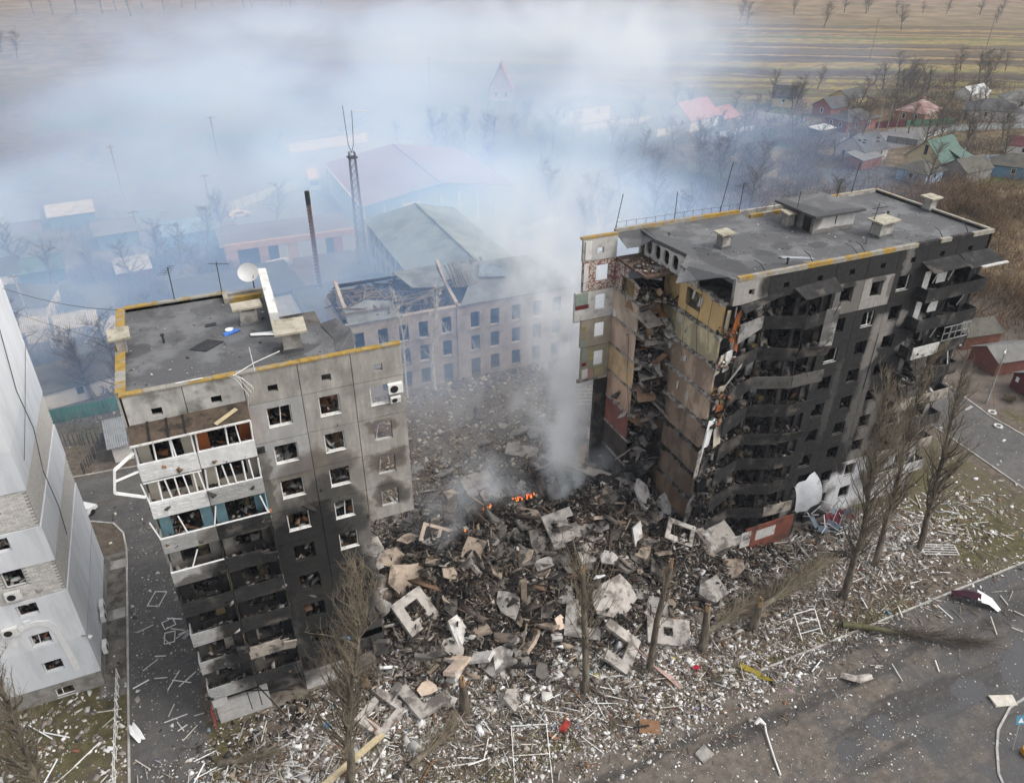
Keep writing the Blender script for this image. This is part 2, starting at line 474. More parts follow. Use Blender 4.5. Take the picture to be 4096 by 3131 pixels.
struct('yard_asphalt', sheet([(12, 92), (37, 92), (33, 132), (13, 124)], .006), FARROAD)
struct('far_road', sheet([(170, 108), (193, 109), (199, 113), (203, 117.5), (214, 118), (231, 114), (262, 106), (262, 112), (236, 119.5), (214, 124), (199, 126), (192, 123), (176, 132)], .006), FARROAD)
struct('gravel_lane', sheet([(140, 84), (164, 82), (170, 90), (166, 98), (148, 100)], .006), mat('dark_gravel', (.085, .085, .088), var=.3, scale=.5))

def kerb_line(pts, n_seg=None, w=.16, h=.13, gap=.02, L=1.0):
    """a run of kerb stones: every stone a part of its own"""
    k = struct('kerb', MB().box(0, 0, -.05, .01, .01, -.04), CONCK)
    done = 0
    for (x0, y0), (x1, y1) in zip(pts, pts[1:]):
        D = math.hypot(x1 - x0, y1 - y0); n = max(1, round(D / L)); a = math.atan2(y1 - y0, x1 - x0)
        for i in range(n):
            t = (i + .5) / n
            q = MB().obox((x0 + (x1 - x0) * t, y0 + (y1 - y0) * t, h / 2 - .02 + rnd.uniform(-.02, .015)), (D / n - gap, w, h), rot3(rnd.uniform(-.03, .03), rnd.uniform(-.01, .01), a + rnd.uniform(-.012, .012)))
            q.build('kerb_stone', CONCK, k); done += 1
    return k
kerb_line([(-6.12, -9), (-6.12, 22.5), (-6.4, 25.2), (-7.3, 27.1), (-9.3, 28.3)], L=1.5)
kerb_line([(-24, 28.6), (-10.5, 33.2 - 4.6), (-9.3, 28.3)], L=1.5)
kerb_line([(-14, 33.0 + 4.2), (-5.1, 36.4), (6, 36.7)], L=1.5)
kerb_line([(39, -12.62), (79.5, -12.62)], L=1.6)
kerb_line([(80.0, -12.4), (81.9, 9), (83.6, 14)], L=1.6)
kerb_line([(89.6, -12), (89.8, 6), (91.4, 14)], L=1.6)
kerb_line([(48.6, -28), (49.6, -26.3), (51.2, -24.9), (52.6, -23.9), (55.2, -22.9), (60, -22.6)], L=1.0)

# slab joints of the pavement by the white house: separate slabs, set a little unevenly
pv = MB()
for i in range(11):
    y0 = 7.0 + i * 1.4
    q = MB().obox((-7.18, y0 + .68, .02 + rnd.uniform(0, .02)), (1.75, 1.36, .04), rot3(rnd.uniform(-.01, .01), rnd.uniform(-.01, .01), 0))
    tag(q.build('paving_slab', SLABM, bpy.data.objects['pavement']))
def blob(cx_, cy_, rx, ry, n=22, a=0.0, w=.3):
    out = []
    for i in range(n):
        t = 2 * math.pi * i / n; k = 1 + w * (mnoise.noise(Vector((math.cos(t) * 1.3 + cx_, math.sin(t) * 1.3 + cy_, 0))) + .7 * mnoise.noise(Vector((math.cos(t) * 3.5 + cx_, math.sin(t) * 3.5 + cy_, 2))) + .5 * mnoise.noise(Vector((math.cos(t) * 8 + cx_, math.sin(t) * 8 + cy_, 4))))
        X, Y = rx * k * math.cos(t), ry * k * math.sin(t)
        out.append((cx_ + X * math.cos(a) - Y * math.sin(a), cy_ + X * math.sin(a) + Y * math.cos(a)))
    return out
# ------------------------------------------------------------------ the gutted nine-storey block, standing left end
FL = lambda k: 0.9 + 2.8 * (k - 1)        # level of floor k
PUDM = WATER
BL = [(9.9, 20.5, 2.6, 1.6, .4), (11.4, 17.6, 1.5, 1.0, .7), (6.7, 19.5, .5, 3, .5), (8.6, 13.8, 3.5, 4.9, .98), (9.0, 7.5, 2.9, 7.5, .97), (8.1, 12.4, 1.9, 6.6, .97), (10.6, 13.0, 1.7, 4.2, .88), (5.0, 10.5, 2.6, 7.2, .97), (1.3, 11.8, 2.6, 3.8, .93), (1.5, 5.8, 2.4, 3.2, .8),
      (11.3, 15.2, 1.9, 2.6, .8), (11.2, 19.8, 1.5, 1.4, .5), (14.7, 19.6, 1.3, 1.0, .62), (14.7, 16.8, 1.5, 1.1, .68), (14.6, 22.4, 1.2, .6, .4),
      (11.7, 9.6, 1.6, 4.4, .88), (12.2, 4.0, 1.2, 3.6, .8), (10.2, 3.0, 1.2, 2.6, .7), (12.6, 13.6, .7, 1.2, .5), (11.2, 21.6, .8, .5, .45), (10.0, 17.9, 1.8, 2.2, .75), (6.9, 3.5, 2.6, 2.0, .85), (10.4, 1.2, 1.1, 1.2, .4)]
LCON = soot_mat('panel_concrete', (.385, .365, .33), BL, streak=.85, extra=((.21, .195, .175), .45, .52))
LATT = soot_mat('attic_concrete', (.47, .455, .425), BL, streak=.7, extra=((.17, .165, .15), .55, .5))
LLIGHT = soot_mat('insulated_panel', (.37, .365, .355), BL, streak=.45)
LWHITE = soot_mat('white_parapet', (.68, .68, .67), [(5.0, 10.5, 2.6, 7.4, .97), (1.4, 12.6, 3.2, 3.6, .78), (1.2, 9.2, 2.6, 1.4, .72), (3.0, 7.0, 2.0, 2.6, .75), (5.6, 6.2, 2.5, 2.0, .55), (2.9, 4.6, 1.9, 1.2, .7), (5.1, 17.8, 1.8, 1.5, .5)], wob=.9, streak=.35)
LGROUND = soot_mat('white_base', (.5, .49, .47), [(6.5, 2.8, 2.2, 2.4, .8)], streak=.25)
GREYB = soot_mat('grey_parapet', (.36, .355, .345), [(3.0, 10.5, 1.6, 9, .95), (1.4, 12.6, 2.2, 1.3, .9), (1.6, 6.8, 1.3, .9, .85), (1.2, 15.0, 2.2, .5, .6)], wob=1.2, streak=.35)
BURNTP = mat('burnt_parapet', (.026, .025, .0245), var=.45, scale=1.2, col2=(.10, .086, .072), amt2=.35, scale2=.6, rough=.85, bump=.02)
TANP = mat('scorched_parapet', (.34, .30, .255), var=.25, scale=1.2, col2=(.06, .055, .05), amt2=.5, scale2=.9, bump=.02)
def roof_mat(name, patches):
    m, nt, b = new_mat(name); p = geo_pos(nt); x, y, z = V(nt, p)
    n1 = noise_s(nt, p, .35, 5, .65); n2 = noise_s(nt, p, 12, 3, .7); n3 = noise_s(nt, p, 1.3, 4, .65)
    c = mixc(nt, n2.ss(.25, .75), (.078, .078, .08), (.12, .121, .124))
    c = mixc(nt, n1.ss(.45, .62), c, (.165, .167, .17))
    c = mixc(nt, noise_s(nt, p, .8, 5, .7).ss(.58, .66) * .6, c, (.058, .057, .056))
    # seams of the bitumen sheets
    d = ((y + n3 * .05) * 1.0)
    fr = nt.nodes.new('ShaderNodeMath'); fr.operation = 'FRACT'; nt.links.new(d.k, fr.inputs[0])
    s1 = 1.0 - (S(nt, fr.outputs[0]) - .5).abs().ss(.0, .03)
    c = mixc(nt, s1 * .35, c, (.055, .055, .057))
    acc = None
    for (px, py, rx, ry) in patches:
        dx = (x + (n1 - .5) * 3.0 - px) / rx; dy = (y + (n3 - .5) * 2.0 - py) / ry
        k = 1.0 - (dx * dx + dy * dy).ss(.75, 1.1); acc = k if acc is None else acc.max(k)
    if acc is not None: c = mixc(nt, acc * .65, c, (.05, .05, .051))
    nt.links.new(c, b.inputs['Base Color']); nt.links.new((n1 * .3 + .55).k, b.inputs['Roughness']); b.inputs['Specular IOR Level'].default_value = .3
    bn = nt.nodes.new('ShaderNodeBump'); bn.inputs['Strength'].default_value = .5; bn.inputs['Distance'].default_value = .02
    nt.links.new((n2 * .5 + n3).k, bn.inputs['Height']); nt.links.new(bn.outputs[0], b.inputs['Normal'])
    return m
ROOFM = roof_mat('bitumen_roof', [(.9, 6.0, 1.2, 1.0), (10.2, 2.3, 1.6, .9), (43.6, 4.2, 1.3, 3.2), (47.8, 2.8, 1.1, 2.2), (50.3, 4.6, 1.0, .8), (41.4, 12.4, 2.5, .6), (53.5, 3.6, 1.1, .7), (46.5, 1.2, 3.4, .9)])
MOSSC = mat('lichened_coping', (.34, .22, .05), var=.25, scale=2.5, col2=(.27, .25, .21), amt2=.45, scale2=1.2, bump=.01)
GREYC = mat('coping_concrete', (.30, .285, .25), var=.2, scale=2.0, col2=(.3, .2, .06), amt2=.35, scale2=1.5, bump=.01)
WHITEP = mat('white_plastic', (.80, .80, .79), rough=.5, var=.06, scale=2)
WHITEW = mat('white_painted_wood', (.70, .69, .66), var=.15, scale=3, col2=(.42, .39, .34), amt2=.25, scale2=2)
CHAR = mat('charred', (.021, .020, .019), var=.4, scale=3, rough=.95)
ASH = mat('ash', (.16, .15, .14), var=.4, scale=2.5, col2=(.03, .028, .026), amt2=.7, scale2=1.0, rough=.95)
DARKIN = mat('interior_plaster', (.22, .20, .175), var=.2, scale=.8, col2=(.035, .032, .03), amt2=.6, scale2=.35)
FLOORIN = mat('interior_slab', (.13, .12, .11), var=.3, scale=1, col2=(.03, .028, .026), amt2=.6, scale2=.5)
RUST = mat('rusty_iron', (.115, .06, .038), var=.35, scale=3, metal=.2, rough=.8)
DKMETAL = mat('dark_metal', (.05, .05, .052), var=.3, scale=3, metal=.4, rough=.6)
BROWNR = mat('brown_ruberoid', (.085, .062, .045), var=.3, scale=1.5, col2=(.03, .025, .02), amt2=.4, scale2=.9, bump=.02)
TONE = attr_mat('loose_pieces')
TONEW = attr_mat('loose_sticks')
GREYMET = mat('galvanised', (.42, .43, .44), var=.15, scale=1.2, metal=.6, rough=.45)
ACW = mat('ac_white', (.72, .71, .68), rough=.5, var=.08)

def pick(pal, n):
    P = np.array([q[:3] for q in pal]); w = np.array([q[3] for q in pal]); i = RNG.choice(len(pal), n, p=w / w.sum())
    t = P[i] * RNG.uniform(.75, 1.2, (n, 1)); return np.clip(t, 0, 1)
ROOMPAL = [(.38, .355, .32, 3), (.5, .485, .46, 2), (.055, .048, .042, 8), (.17, .105, .065, 4), (.27, .125, .06, 2), (.1, .17, .23, .5), (.1, .19, .15, .4), (.36, .29, .12, .3), (.2, .05, .05, .2)]
CHARPAL = [(.03, .028, .026, 8), (.08, .07, .065, 4), (.18, .16, .15, 2), (.3, .27, .24, .8), (.12, .07, .045, 1)]
clutter = []       # (cen, size, tone) of what lies loose inside the flats
def litter_room(x0, x1, y0, y1, z, n, pal, h=.9, big=.5):
    c = np.column_stack([RNG.uniform(x0, x1, n), y0 + (y1 - y0) * RNG.beta(1.1, 1.6, n), z + RNG.beta(1, 2.2, n) * h])
    L = RNG.gamma(2, .16, n).clip(.08, 1.3) * (big / .5)
    s = np.column_stack([L, L * RNG.uniform(.15, .8, n), RNG.uniform(.03, .25, n)])
    clutter.append((c, s, pick(pal, n)))

apt = thing('apartment_block', 'grey left end of the nine-storey block, white balconies above and charred ones below', 'apartment block', (0, 0, 0))
def panel(parent, name, x0, x1, z0, z1, op, mat_, y0=0.0, y1=.3, M=None, gap=.018, extra_mats=()):
    q = MB()
    if op is None: 
        if M is None: q.box(x0 + gap, y0, z0 + gap, x1 - gap, y1, z1 - gap)
        else: q.prism([(x0 + gap, y0), (x1 - gap, y0), (x1 - gap, y1), (x0 + gap, y1)], z0 + gap, z1 - gap, M=M)
    else: q.ring(x0 + gap, x1 - gap, z0 + gap, z1 - gap, *op, y0, y1, M=M)
    return q.build(name, mat_, parent)
def window_frame(parent, x0, x1, z0, z1, y, kind, mat_=None):
    """what is left of a window: outer frame, sill, and sometimes a mullion hanging on"""
    mat_ = mat_ or WHITEP; w = .06; q = MB()
    q.box(x0, y, z0, x1, y + .07, z0 + w); q.box(x0, y, z0 + w, x0 + w, y + .07, z1 - w)
    if kind != 1: q.box(x1 - w, y, z0 + w, x1, y + .07, z1 - w)
    if kind != 2: q.box(x0, y, z1 - w, x1, y + .07, z1)
    if kind == 0:
        xm = x0 + (x1 - x0) * rnd.choice((.35, .5, .62)); q.bar((xm, y + .035, z0 + w), (xm + rnd.uniform(-.12, .12), y + .035 + rnd.uniform(0, .2), z1 - w), .05)
    f = q.build('window_frame', mat_, parent)
    sl_ = MB(); sl_.box(x0 - .04, y - .17, z0 - .045, x1 + .04, y - .005, z0 - .012); sl_.build('sill', mat_, f)
    return f
BX = [0, 3.27, 6.55, 9.78, 13.0, 16.25]
# attic band
for i in range(5):
    xm = (1.7, 4.95, 8.18, 11.4, 14.65)[i]
    panel(apt, 'attic_panel', BX[i], BX[i + 1], 26.0, 28.22, (xm - .29, xm + .29, 26.62, 27.12), LATT if i < 2 else LCON, gap=.022)
# window bays
WB = {2: (7.55, 9.0), 3: (10.72, 12.02), 4: (13.98, 15.2)}
for k in range(1, 10):
    z0 = FL(k)
    for i in (2, 3, 4):
        if i == 4 and k < 6: continue
        if k == 1 and i == 2: continue
        x0, x1 = BX[i], BX[i + 1]; a, b_ = WB[i]
        if i == 3 and k == 1: continue
        m_ = LLIGHT if (i == 2 and k >= 8) or (i == 3 and k == 5) else LCON
        fr = -.06 if (i == 2 and k >= 8) else 0.0
        panel(apt, 'wall_panel', x0, x1, z0 - .1 if k > 1 else -.3, z0 + 2.7, (a, b_, z0 + .86, z0 + 2.28), m_, y0=fr, y1=.3, gap=.022)
        if k >= 4 and not (i == 4 and k < 9): window_frame(apt, a + .01, b_ - .01, z0 + .88, z0 + 2.26, .12, (0, 1, 2, 3, 2)[(i * 3 + k) % 5], WHITEW if k >= 6 or i == 3 and k == 5 else CHAR)
        if i == 4:
            q = MB(); q.box(a + .02, .1, z0 + .865, b_ - .02, .26, z0 + .9); q.bar((a + .1, .2, z0 + .9), (a + rnd.uniform(.1, .5), .25, z0 + 2.25), .035); q.build('window_frame', LGROUND, apt)
# broken panels near the ground of the window bays
for (x0, x1, z0, z1, op) in ((9.85, 11.1, -.3, 3.3, None), (11.9, 12.95, .6, 3.5, None), (9.85, 12.95, 3.5, 4.3, None), (6.6, 9.7, -.3, 1.7, None)):
    panel(apt, 'broken_panel', x0, x1, z0, z1, op, LCON if x0 > 9 else LGROUND)
# balconies, floors, party walls
for k in range(1, 11):
    z = FL(k) if k < 10 else 26.0
    xr = 12.9 if k != 1 else 12.6
    t = MB(); t.box(.12, .32, z - .22, xr, 12.3 if k < 6 else 11.8, z); t.build('floor_slab', FLOORIN, apt)
for k in range(1, 10):
    z = FL(k)
    for x in (3.27, 6.55, 9.78):
        t = MB(); t.box(x - .08, .34 if x != 3.27 else -.0, z, x + .08, 12.2, z + 2.58); t.build('party_wall', DARKIN, apt)
    t = MB(); t.box(.2, 5.6, z, 12.8, 5.72, z + 2.58); t.build('spine_wall', DARKIN, apt)
t = MB(); t.box(-.12, .0, -.3, .12, 12.6, 28.2); t.build('end_wall', LCON, apt)
t = MB(); t.box(.12, 12.3, -.3, 9.6, 12.6, 28.2); t.build('rear_wall', LCON, apt)
INSIDE = [mat('orange_lining', (.33, .105, .032), var=.2, scale=2, rough=.6), mat('beige_lining', (.50, .45, .37), var=.08, scale=1), mat('teal_paint', (.17, .30, .34), var=.15, scale=1, col2=(.4, .38, .35), amt2=.3, scale2=1.5), mat('ochre_paint', (.22, .165, .075), var=.3, scale=1, col2=(.03, .03, .028), amt2=.7, scale2=.7)]
def glazing(parent, x0, x1, y, z0, z1, posts, lean=0.0, m_=None, top=True, gone=()):
    m_ = m_ or WHITEP
    for j, xx in enumerate(posts):
        if j in gone: continue
        q = MB(); q.bar((xx, y, z0), (xx + rnd.uniform(-lean, lean), y + rnd.uniform(-.06, .06) * (lean > 0), z1), .075); q.build('glazing_post', m_, parent)
    q = MB(); q.box(x0, y - .05, z0 - .03, x1, y + .05, z0 + .05)
    if top: q.box(x0, y - .05, z1 - .04, x1, y + .05, z1 + .04)
    q.build('glazing_rail', m_, parent)
for k in range(2, 10):
    z = FL(k)
    for i, (x0, x1) in enumerate(((.02, 3.27), (3.27, 6.55))):
        bal = MB().box(x0 + .02, -1.18, z - .16, x1 - .02, .0, z - .02).build('balcony', FLOORIN if k > 6 else ASH, apt)
        # parapet of boards or concrete with shallow brick pattern: rows of blocks stand proud
        hp = 1.0; zt = z + hp
        pm = {(7, 0): GREYB, (8, 1): GREYB, (7, 1): BURNTP, (6, 0): GREYB, (6, 1): BURNTP, (5, 0): BURNTP, (5, 1): BURNTP, (4, 1): BURNTP, (3, 1): TANP, (2, 1): BURNTP, (3, 0): GREYB, (2, 0): GREYB, (4, 0): GREYB}.get((k, i), LWHITE)
        q = MB()
        if (k, i) in ((6, 1), (3, 1)): q.box(x0 + .02, -1.2, z - .12, x0 + 2.2, -1.1, zt); q.obox((x0 + 2.75, -1.3, z + .3), (.9, .1, 1.0), rot3(.25, .2, 0))
        else: q.box(x0 + .02, -1.2, z - .14, x1 - .02, -1.1, zt)
        par = q.build('parapet', pm, bal)
        if not (i == 1 and k in (9, 5)):
            q = MB()
            for r in range(5):
                for cidx in range(6):
                    w = (x1 - x0 - .2) / 6; xx = x0 + .1 + (cidx + (.0 if r % 2 else .35)) * w
                    if xx + w * .9 > x1 - .04 or rnd.random() < .18: continue
                    q.box(xx, -1.225, z + .02 + r * .185, xx + w * .9, -1.199, z + .02 + r * .185 + .14)
            tag(q.build('block_relief', pm, bal), kind='stuff')
        if i == 0:
            q = MB(); q.box(.02, -1.1, z - .14, .1, -.02, zt); q.build('side_parapet', pm, bal)
        # wall behind: window and door opening
        zz = z + 2.58
        lin = INSIDE[0] if (k == 9 and i == 1) else INSIDE[1] if k >= 8 else INSIDE[2] if k == 7 else LCON
        panel(apt, 'balcony_wall', x0, x1, z, zz, (x0 + .75, x1 - .75, z + (.12 if k % 2 else .7), z + 2.2), lin, y0=.0, y1=.22)
        if i == 1 or k < 7:
            q = MB(); q.box(x1 - .1, -1.1, z, x1 - .02, 0, zz - .02); q.build('side_screen', INSIDE[0] if (k == 9) else INSIDE[2] if k == 7 else INSIDE[3] if k in (5, 3) and i == 0 else CHAR, bal)
        if k == 9: glazing(bal, x0 + .05, x1 - .05, -1.12, zt, z + 2.45, [x0 + .08, x0 + 1.05, x0 + 1.95, x0 + 2.1, x1 - .1] if i == 0 else [x0 + .08, x0 + 1.75, x0 + 2.45, x1 - .1], .1, top=True)
        elif k == 8: glazing(bal, x0 + .02, x1 - .02, -1.12, zt, z + 2.5, [x0 + .06, x0 + .75, x0 + 1.3, x0 + 1.75, x0 + 2.3, x0 + 2.75, x1 - .08], .16, top=(i == 0))
        elif k == 7: glazing(bal, x0 + .02, x1 - .02, -1.12, zt, z + 2.45, [x0 + .06, x0 + 1.6, x1 - .08] if i == 0 else [x1 - .1], .35, top=False)
        elif k == 6 and i == 0: glazing(bal, x0 + .02, x1 - .02, -1.12, zt + .0, z + 2.3, [x0 + 1.3], .6, top=False)
        else:
            q = MB(); q.bar((x1 - .05, -1.12, z + .9), (x1 - .05 + rnd.uniform(-.1, .1), -1.1, z + 2.6), .06)
            if rnd.random() < .6: q.bar((x0 + .2, -1.1, z + .95), (x0 + 2.4, -.9, z + rnd.uniform(.7, 1.2)), .06)
            q.build('burnt_post', CHAR, bal)
        pal = ROOMPAL if k >= 7 else CHARPAL + [(.34, .31, .28, 3), (.5, .48, .45, 1)]
        if k < 7:
            for q_ in range(2): MB().box(x0 + .3 + q_ * 1.5, .24 + q_ * .1, z + .02, x0 + .9 + q_ * 1.5, .4 + q_ * .1, z + rnd.uniform(.8, 2.3)).build('inner_wall', rnd.choice((TANP, INSIDE[3], ASH)), bal)
        litter_room(x0 + .1, x1 - .1, -1.05, .0, z, 70, pal, .75, .4)
        litter_room(x0 + .2, x1 - .2, .3, 5, z, 90, pal, 1.1, .5)
    for i in (2, 3):
        litter_room(BX[i] + .2, BX[i + 1] - .2, .35, 4.5, z, 130, ROOMPAL if k >= 5 else CHARPAL, 1.7, .6)
# torn right edge of the lower storeys
for k in range(1, 7):
    r = MB()
    for j in range(16):
        yy = rnd.uniform(.1, 5.5); s_ = rnd.uniform(.25, .9)
        r.obox((13.0 + rnd.uniform(-.15, .45), yy, FL(k) + (rnd.uniform(-.35, .1) if j < 11 else rnd.uniform(.2, 2.4))), (s_, s_ * rnd.uniform(.5, 1.2), rnd.uniform(.12, .3)), rot3(rnd.uniform(-.6, .6), rnd.uniform(-.3, .9), rnd.uniform(0, 3)), jit=.5)
    tag(r.build('torn_edge', LCON, apt), kind='stuff')
for (x, y, z, w, h, a) in ((12.9, -.1, 9.2, .9, 1.5, .3), (13.1, -.05, 6.1, 1.1, 1.2, -.25), (12.6, -.2, 2.2, 1.4, 1.6, .35), (11.0, -.25, 1.4, 1.6, 1.1, -.2), (13.2, .2, 12.4, .8, 1.3, -.35)):
    MB().obox((x, y, z), (w, .28, h), rot3(.15, a, .1), jit=.5).build('broken_panel', LCON, apt)
# ribbed brown awning over the top balconies
aw = MB()
aw.add([(.0, -1.45, 25.85), (6.55, -1.45, 25.95), (6.55, .0, 26.42), (.0, .0, 26.3), (.0, -1.45, 25.79), (6.55, -1.45, 25.89), (6.55, .0, 26.35), (.0, .0, 26.24)], [(0, 1, 2, 3), (7, 6, 5, 4), (0, 4, 5, 1), (1, 5, 6, 2), (2, 6, 7, 3), (3, 7, 4, 0)])
awn = aw.build('awning', BROWNR, apt)
for xx in (1.05, 2.05, 2.95):
    MB().bar((xx, -1.46, 25.93), (xx, -.02, 26.37), .12, .05).build('batten', CHAR, awn)
MB().bar((.0, -1.47, 25.8), (6.5, -1.47, 25.9), .07, .12).build('fascia', WHITEW, awn)
MB().bar((4.6, -1.35, 26.06), (5.9, -.55, 26.32), .28, .05).build('loose_plank', mat('raw_board', (.52, .43, .27), var=.15, scale=3), awn)
# ground storey front
panel(apt, 'base_panel', .15, 3.9, 1.15, 2.9, (1.0, 3.3, 2.2, 2.75), LGROUND, y0=-.45, y1=-.2)
panel(apt, 'base_panel', .15, 3.9, -.4, 1.13, None, LGROUND, y0=-.42, y1=-.15)
MB().box(.12, -1.2, 2.75, 1.1, -.4, 3.6).build('balcony_block', LGROUND, apt)
for (a, b_) in (((3.0, -.4, 3.4), (4.8, -2.6, .9)), ((1.9, -.6, 3.0), (5.6, -2.2, 3.2)), ((3.2, -.6, 3.1), (3.3, -1.9, 2.3)), ((2.4, -.4, 3.1), (2.6, -1.9, 2.2))):
    MB().bar(a, b_, .07).build('awning_rod', CHAR, apt)
MB().box(-.16, -1.15, .3, -.12, -.3, 2.4).build('red_board', mat('red_paint', (.33, .05, .05), var=.15), apt)

# roof: slab with torn right edge, parapet copings
rp = [(.3, .3), (12.9, .3), (13.35, 2.6), (13.0, 4.5), (12.1, 5.1), (10.7, 5.35), (9.75, 7.7), (9.5, 11.1), (6.95, 11.1), (6.95, 12.35), (.3, 12.35)]
roof = MB().prism(rp, 27.62, 28.0).build('roof', ROOFM, apt)
MB().add([(12.2, .32, 28.02), (13.4, .5, 28.15), (13.75, 2.6, 28.55), (13.2, 4.7, 28.5), (12.2, 5.1, 28.1), (12.6, 2.6, 28.03), (13.9, 2.2, 28.1), (13.5, 4.3, 28.0)], [(0, 1, 2, 5), (5, 2, 3, 4), (1, 6, 2), (2, 6, 7, 3)]).build('curled_membrane', ROOFM, roof)
for j in range(13):                                     # coping along the front, one length per piece
    x0, x1 = 16.25 * j / 13, 16.25 * (j + 1) / 13
    MB().box(x0 + .01, -.07, 28.225, x1 - .01, .36, 28.32 + rnd.uniform(-.01, .012)).build('coping', MOSSC if rnd.random() < .75 else GREYC, apt)
for j in range(9):
    y0, y1 = .37 + 12.1 * j / 9, .37 + 12.1 * (j + 1) / 9
    MB().box(-.17, y0 + .01, 28.205, .38, y1 - .01, 28.32 + rnd.uniform(-.01, .01)).build('coping', MOSSC if j not in (1,) else GREYC, apt)
for (x0, x1, y) in ((.38, 2.5, 12.3), (2.5, 4.7, 12.3), (4.7, 6.9, 12.3), (7.1, 9.3, 11.1)):
    MB().box(x0 + .01, y - .0, 27.98, x1 - .01, y + .4, 28.32).build('coping', MOSSC if x0 > 6 or x0 < 2 else GREYC, apt)
MB().box(6.75, 11.1, 27.98, 7.08, 12.7, 28.33).build('coping', GREYC, apt)
# thick edge of roofing folded upright
up = MB()
up.add([(9.15, 4.75, 28.0), (9.65, 4.7, 28.0), (9.65, 4.75, 29.55), (9.1, 4.8, 29.6), (9.5, 11.8, 28.0), (10.0, 11.8, 28.0), (9.95, 11.8, 29.9), (9.4, 11.8, 29.95)],
       [(0, 1, 2, 3), (5, 4, 7, 6), (0, 3, 7, 4), (1, 5, 6, 2), (3, 2, 6, 7)])
up.build('upturned_roof_edge', mat('whitewashed_edge', (.66, .65, .61), var=.12, scale=1.5, col2=(.33, .3, .27), amt2=.35, scale2=1.0), roof)

def roof_vent(name, label, x, y, w, d, h, capw, rz=0, tilt=0.0):
    t = thing(name, label, 'roof vent', (x, y, 28.0), rz, None)
    q = MB(); W = WMAT[t]
    MB().prism([(-w / 2, -d / 2), (w / 2, -d / 2), (w / 2, d / 2), (-w / 2, d / 2)], 0, h, M=W).build('shaft', CONC, t)
    for sx in (-1, 1):
        MB().prism([(sx * w * .42 - .06, -d / 2), (sx * w * .42 + .06, -d / 2), (sx * w * .42 + .06, d / 2), (sx * w * .42 - .06, d / 2)], h, h + .22, M=W).build('cap_support', CONC, t)
    T = W @ Matrix.Translation((0, 0, h + .27)) @ Matrix.Rotation(tilt, 4, 'X')
    MB().prism([(-capw[0] / 2, -capw[1] / 2), (capw[0] / 2, -capw[1] / 2), (capw[0] / 2, capw[1] / 2), (-capw[0] / 2, capw[1] / 2)], -.07, .07, M=T).build('cap_slab', VCAP, t)
    MB().prism([(-w / 2 - .1, -d / 2 - .1), (w / 2 + .1, -d / 2 - .1), (w / 2 + .1, d / 2 + .1), (-w / 2 - .1, d / 2 + .1)], .005, .2, M=W).build('upstand', ROOFM, t)
    return t
VCAP = mat('vent_cap', (.40, .365, .29), var=.2, scale=1.5, col2=(.25, .22, .16), amt2=.4, scale2=1.4)
roof_vent('roof_vent', 'concrete vent with tilted cap on the yellow parapet at the roof left edge', .25, 6.0, .55, .8, 1.05, (1.25, 1.35), .05, .12)
roof_vent('roof_vent', 'squat vent with long cap near the satellite dish on the left roof', 7.95, 7.3, 1.1, .7, 1.0, (1.9, 1.0), .04, .1)
roof_vent('roof_vent', 'large vent with square slab cap nearest the folded white roof edge', 9.95, 2.5, 1.1, .9, 1.25, (1.95, 1.75), -.05, .1)
dish = thing('satellite_dish', 'round white satellite dish behind the folded roof edge of the left block', 'satellite dish', (9.0, 12.3, 29.3))
q = MB(); nR, nA = 5, 24
for i in range(nR + 1):
    r = .72 * i / nR
    for j in range(nA):
        a = 2 * math.pi * j / nA; q.v.append((8.75 + r * math.cos(a), 12.3 + .28 * r * r - .2, 29.55 + r * math.sin(a)))
for i in range(nR):
    for j in range(nA):
        q.f.append((i * nA + j, i * nA + (j + 1) % nA, (i + 1) * nA + (j + 1) % nA, (i + 1) * nA + j)); q.m.append(0); q.c.append(None)
q.v = [(x, 24.6 - y, z) for x, y, z in q.v]
q.build('reflector', WHITEP, dish, smooth=True)
MB().tube([(9.0, 12.6, 28.2), (9.0, 12.6, 30.0)], .05).build('mast', DKMETAL, dish)
MB().tube([(9.0, 12.0, 29.2), (9.0, 11.3, 29.7)], .025).build('feed_arm', DKMETAL, dish)
hat = MB().prism([(4.0, 4.8), (4.95, 4.15), (6.1, 5.1), (5.15, 5.85)], 28.02, 28.06).build('roof_patch', mat('black_felt', (.03, .03, .032), rough=.6, var=.3, scale=2), roof)
MB().prism([(5.2, 7.7), (5.9, 7.75), (5.9, 8.2), (5.2, 8.1)], 28.02, 28.06).build('roof_patch', MATS['black_felt'], roof)
vp = MB(); vp.tube([(2.6, 6.5, 28.0), (2.6, 6.5, 28.5)], .07, 8); vp.tube([(2.6, 6.5, 28.5), (2.6, 6.5, 28.62)], .12, 8)
tag(vp.build('vent_pipe', DKMETAL), 'short black vent pipe in the middle of the left roof', 'pipe')
def aerial(x, y, z, h, label, yagi=True, lean=(0, 0), cat='antenna', rz=0.0):
    t = thing('antenna', label, cat, (x, y, z))
    top = Vector((x + lean[0], y + lean[1], z + h))
    MB().tube([(x, y, z), top], .035, 5).build('mast', DKMETAL, t)
    if yagi:
        q = MB(); L = 1.5
        dx, dy = math.cos(rz), math.sin(rz)
        q.tube([top - Vector((dx * L * .6, dy * L * .6, .15)), top + Vector((dx * L * .4, dy * L * .4, -.15))], .02, 4)
        for j in range(6):
            c = top + Vector((dx, dy, 0)) * (L * (j / 5 - .6)) - Vector((0, 0, .15)); w = .45 - .04 * j
            q.tube([c - Vector((-dy, dx, 0)) * w, c + Vector((-dy, dx, 0)) * w], .012, 4)
        q.build('aerial_arm', DKMETAL, t)
    return t
aerial(3.6, 12.5, 28.3, 2.4, 'thin television aerial on the back parapet of the left roof, its bars short and level', True, (.05, 0), rz=1.2)
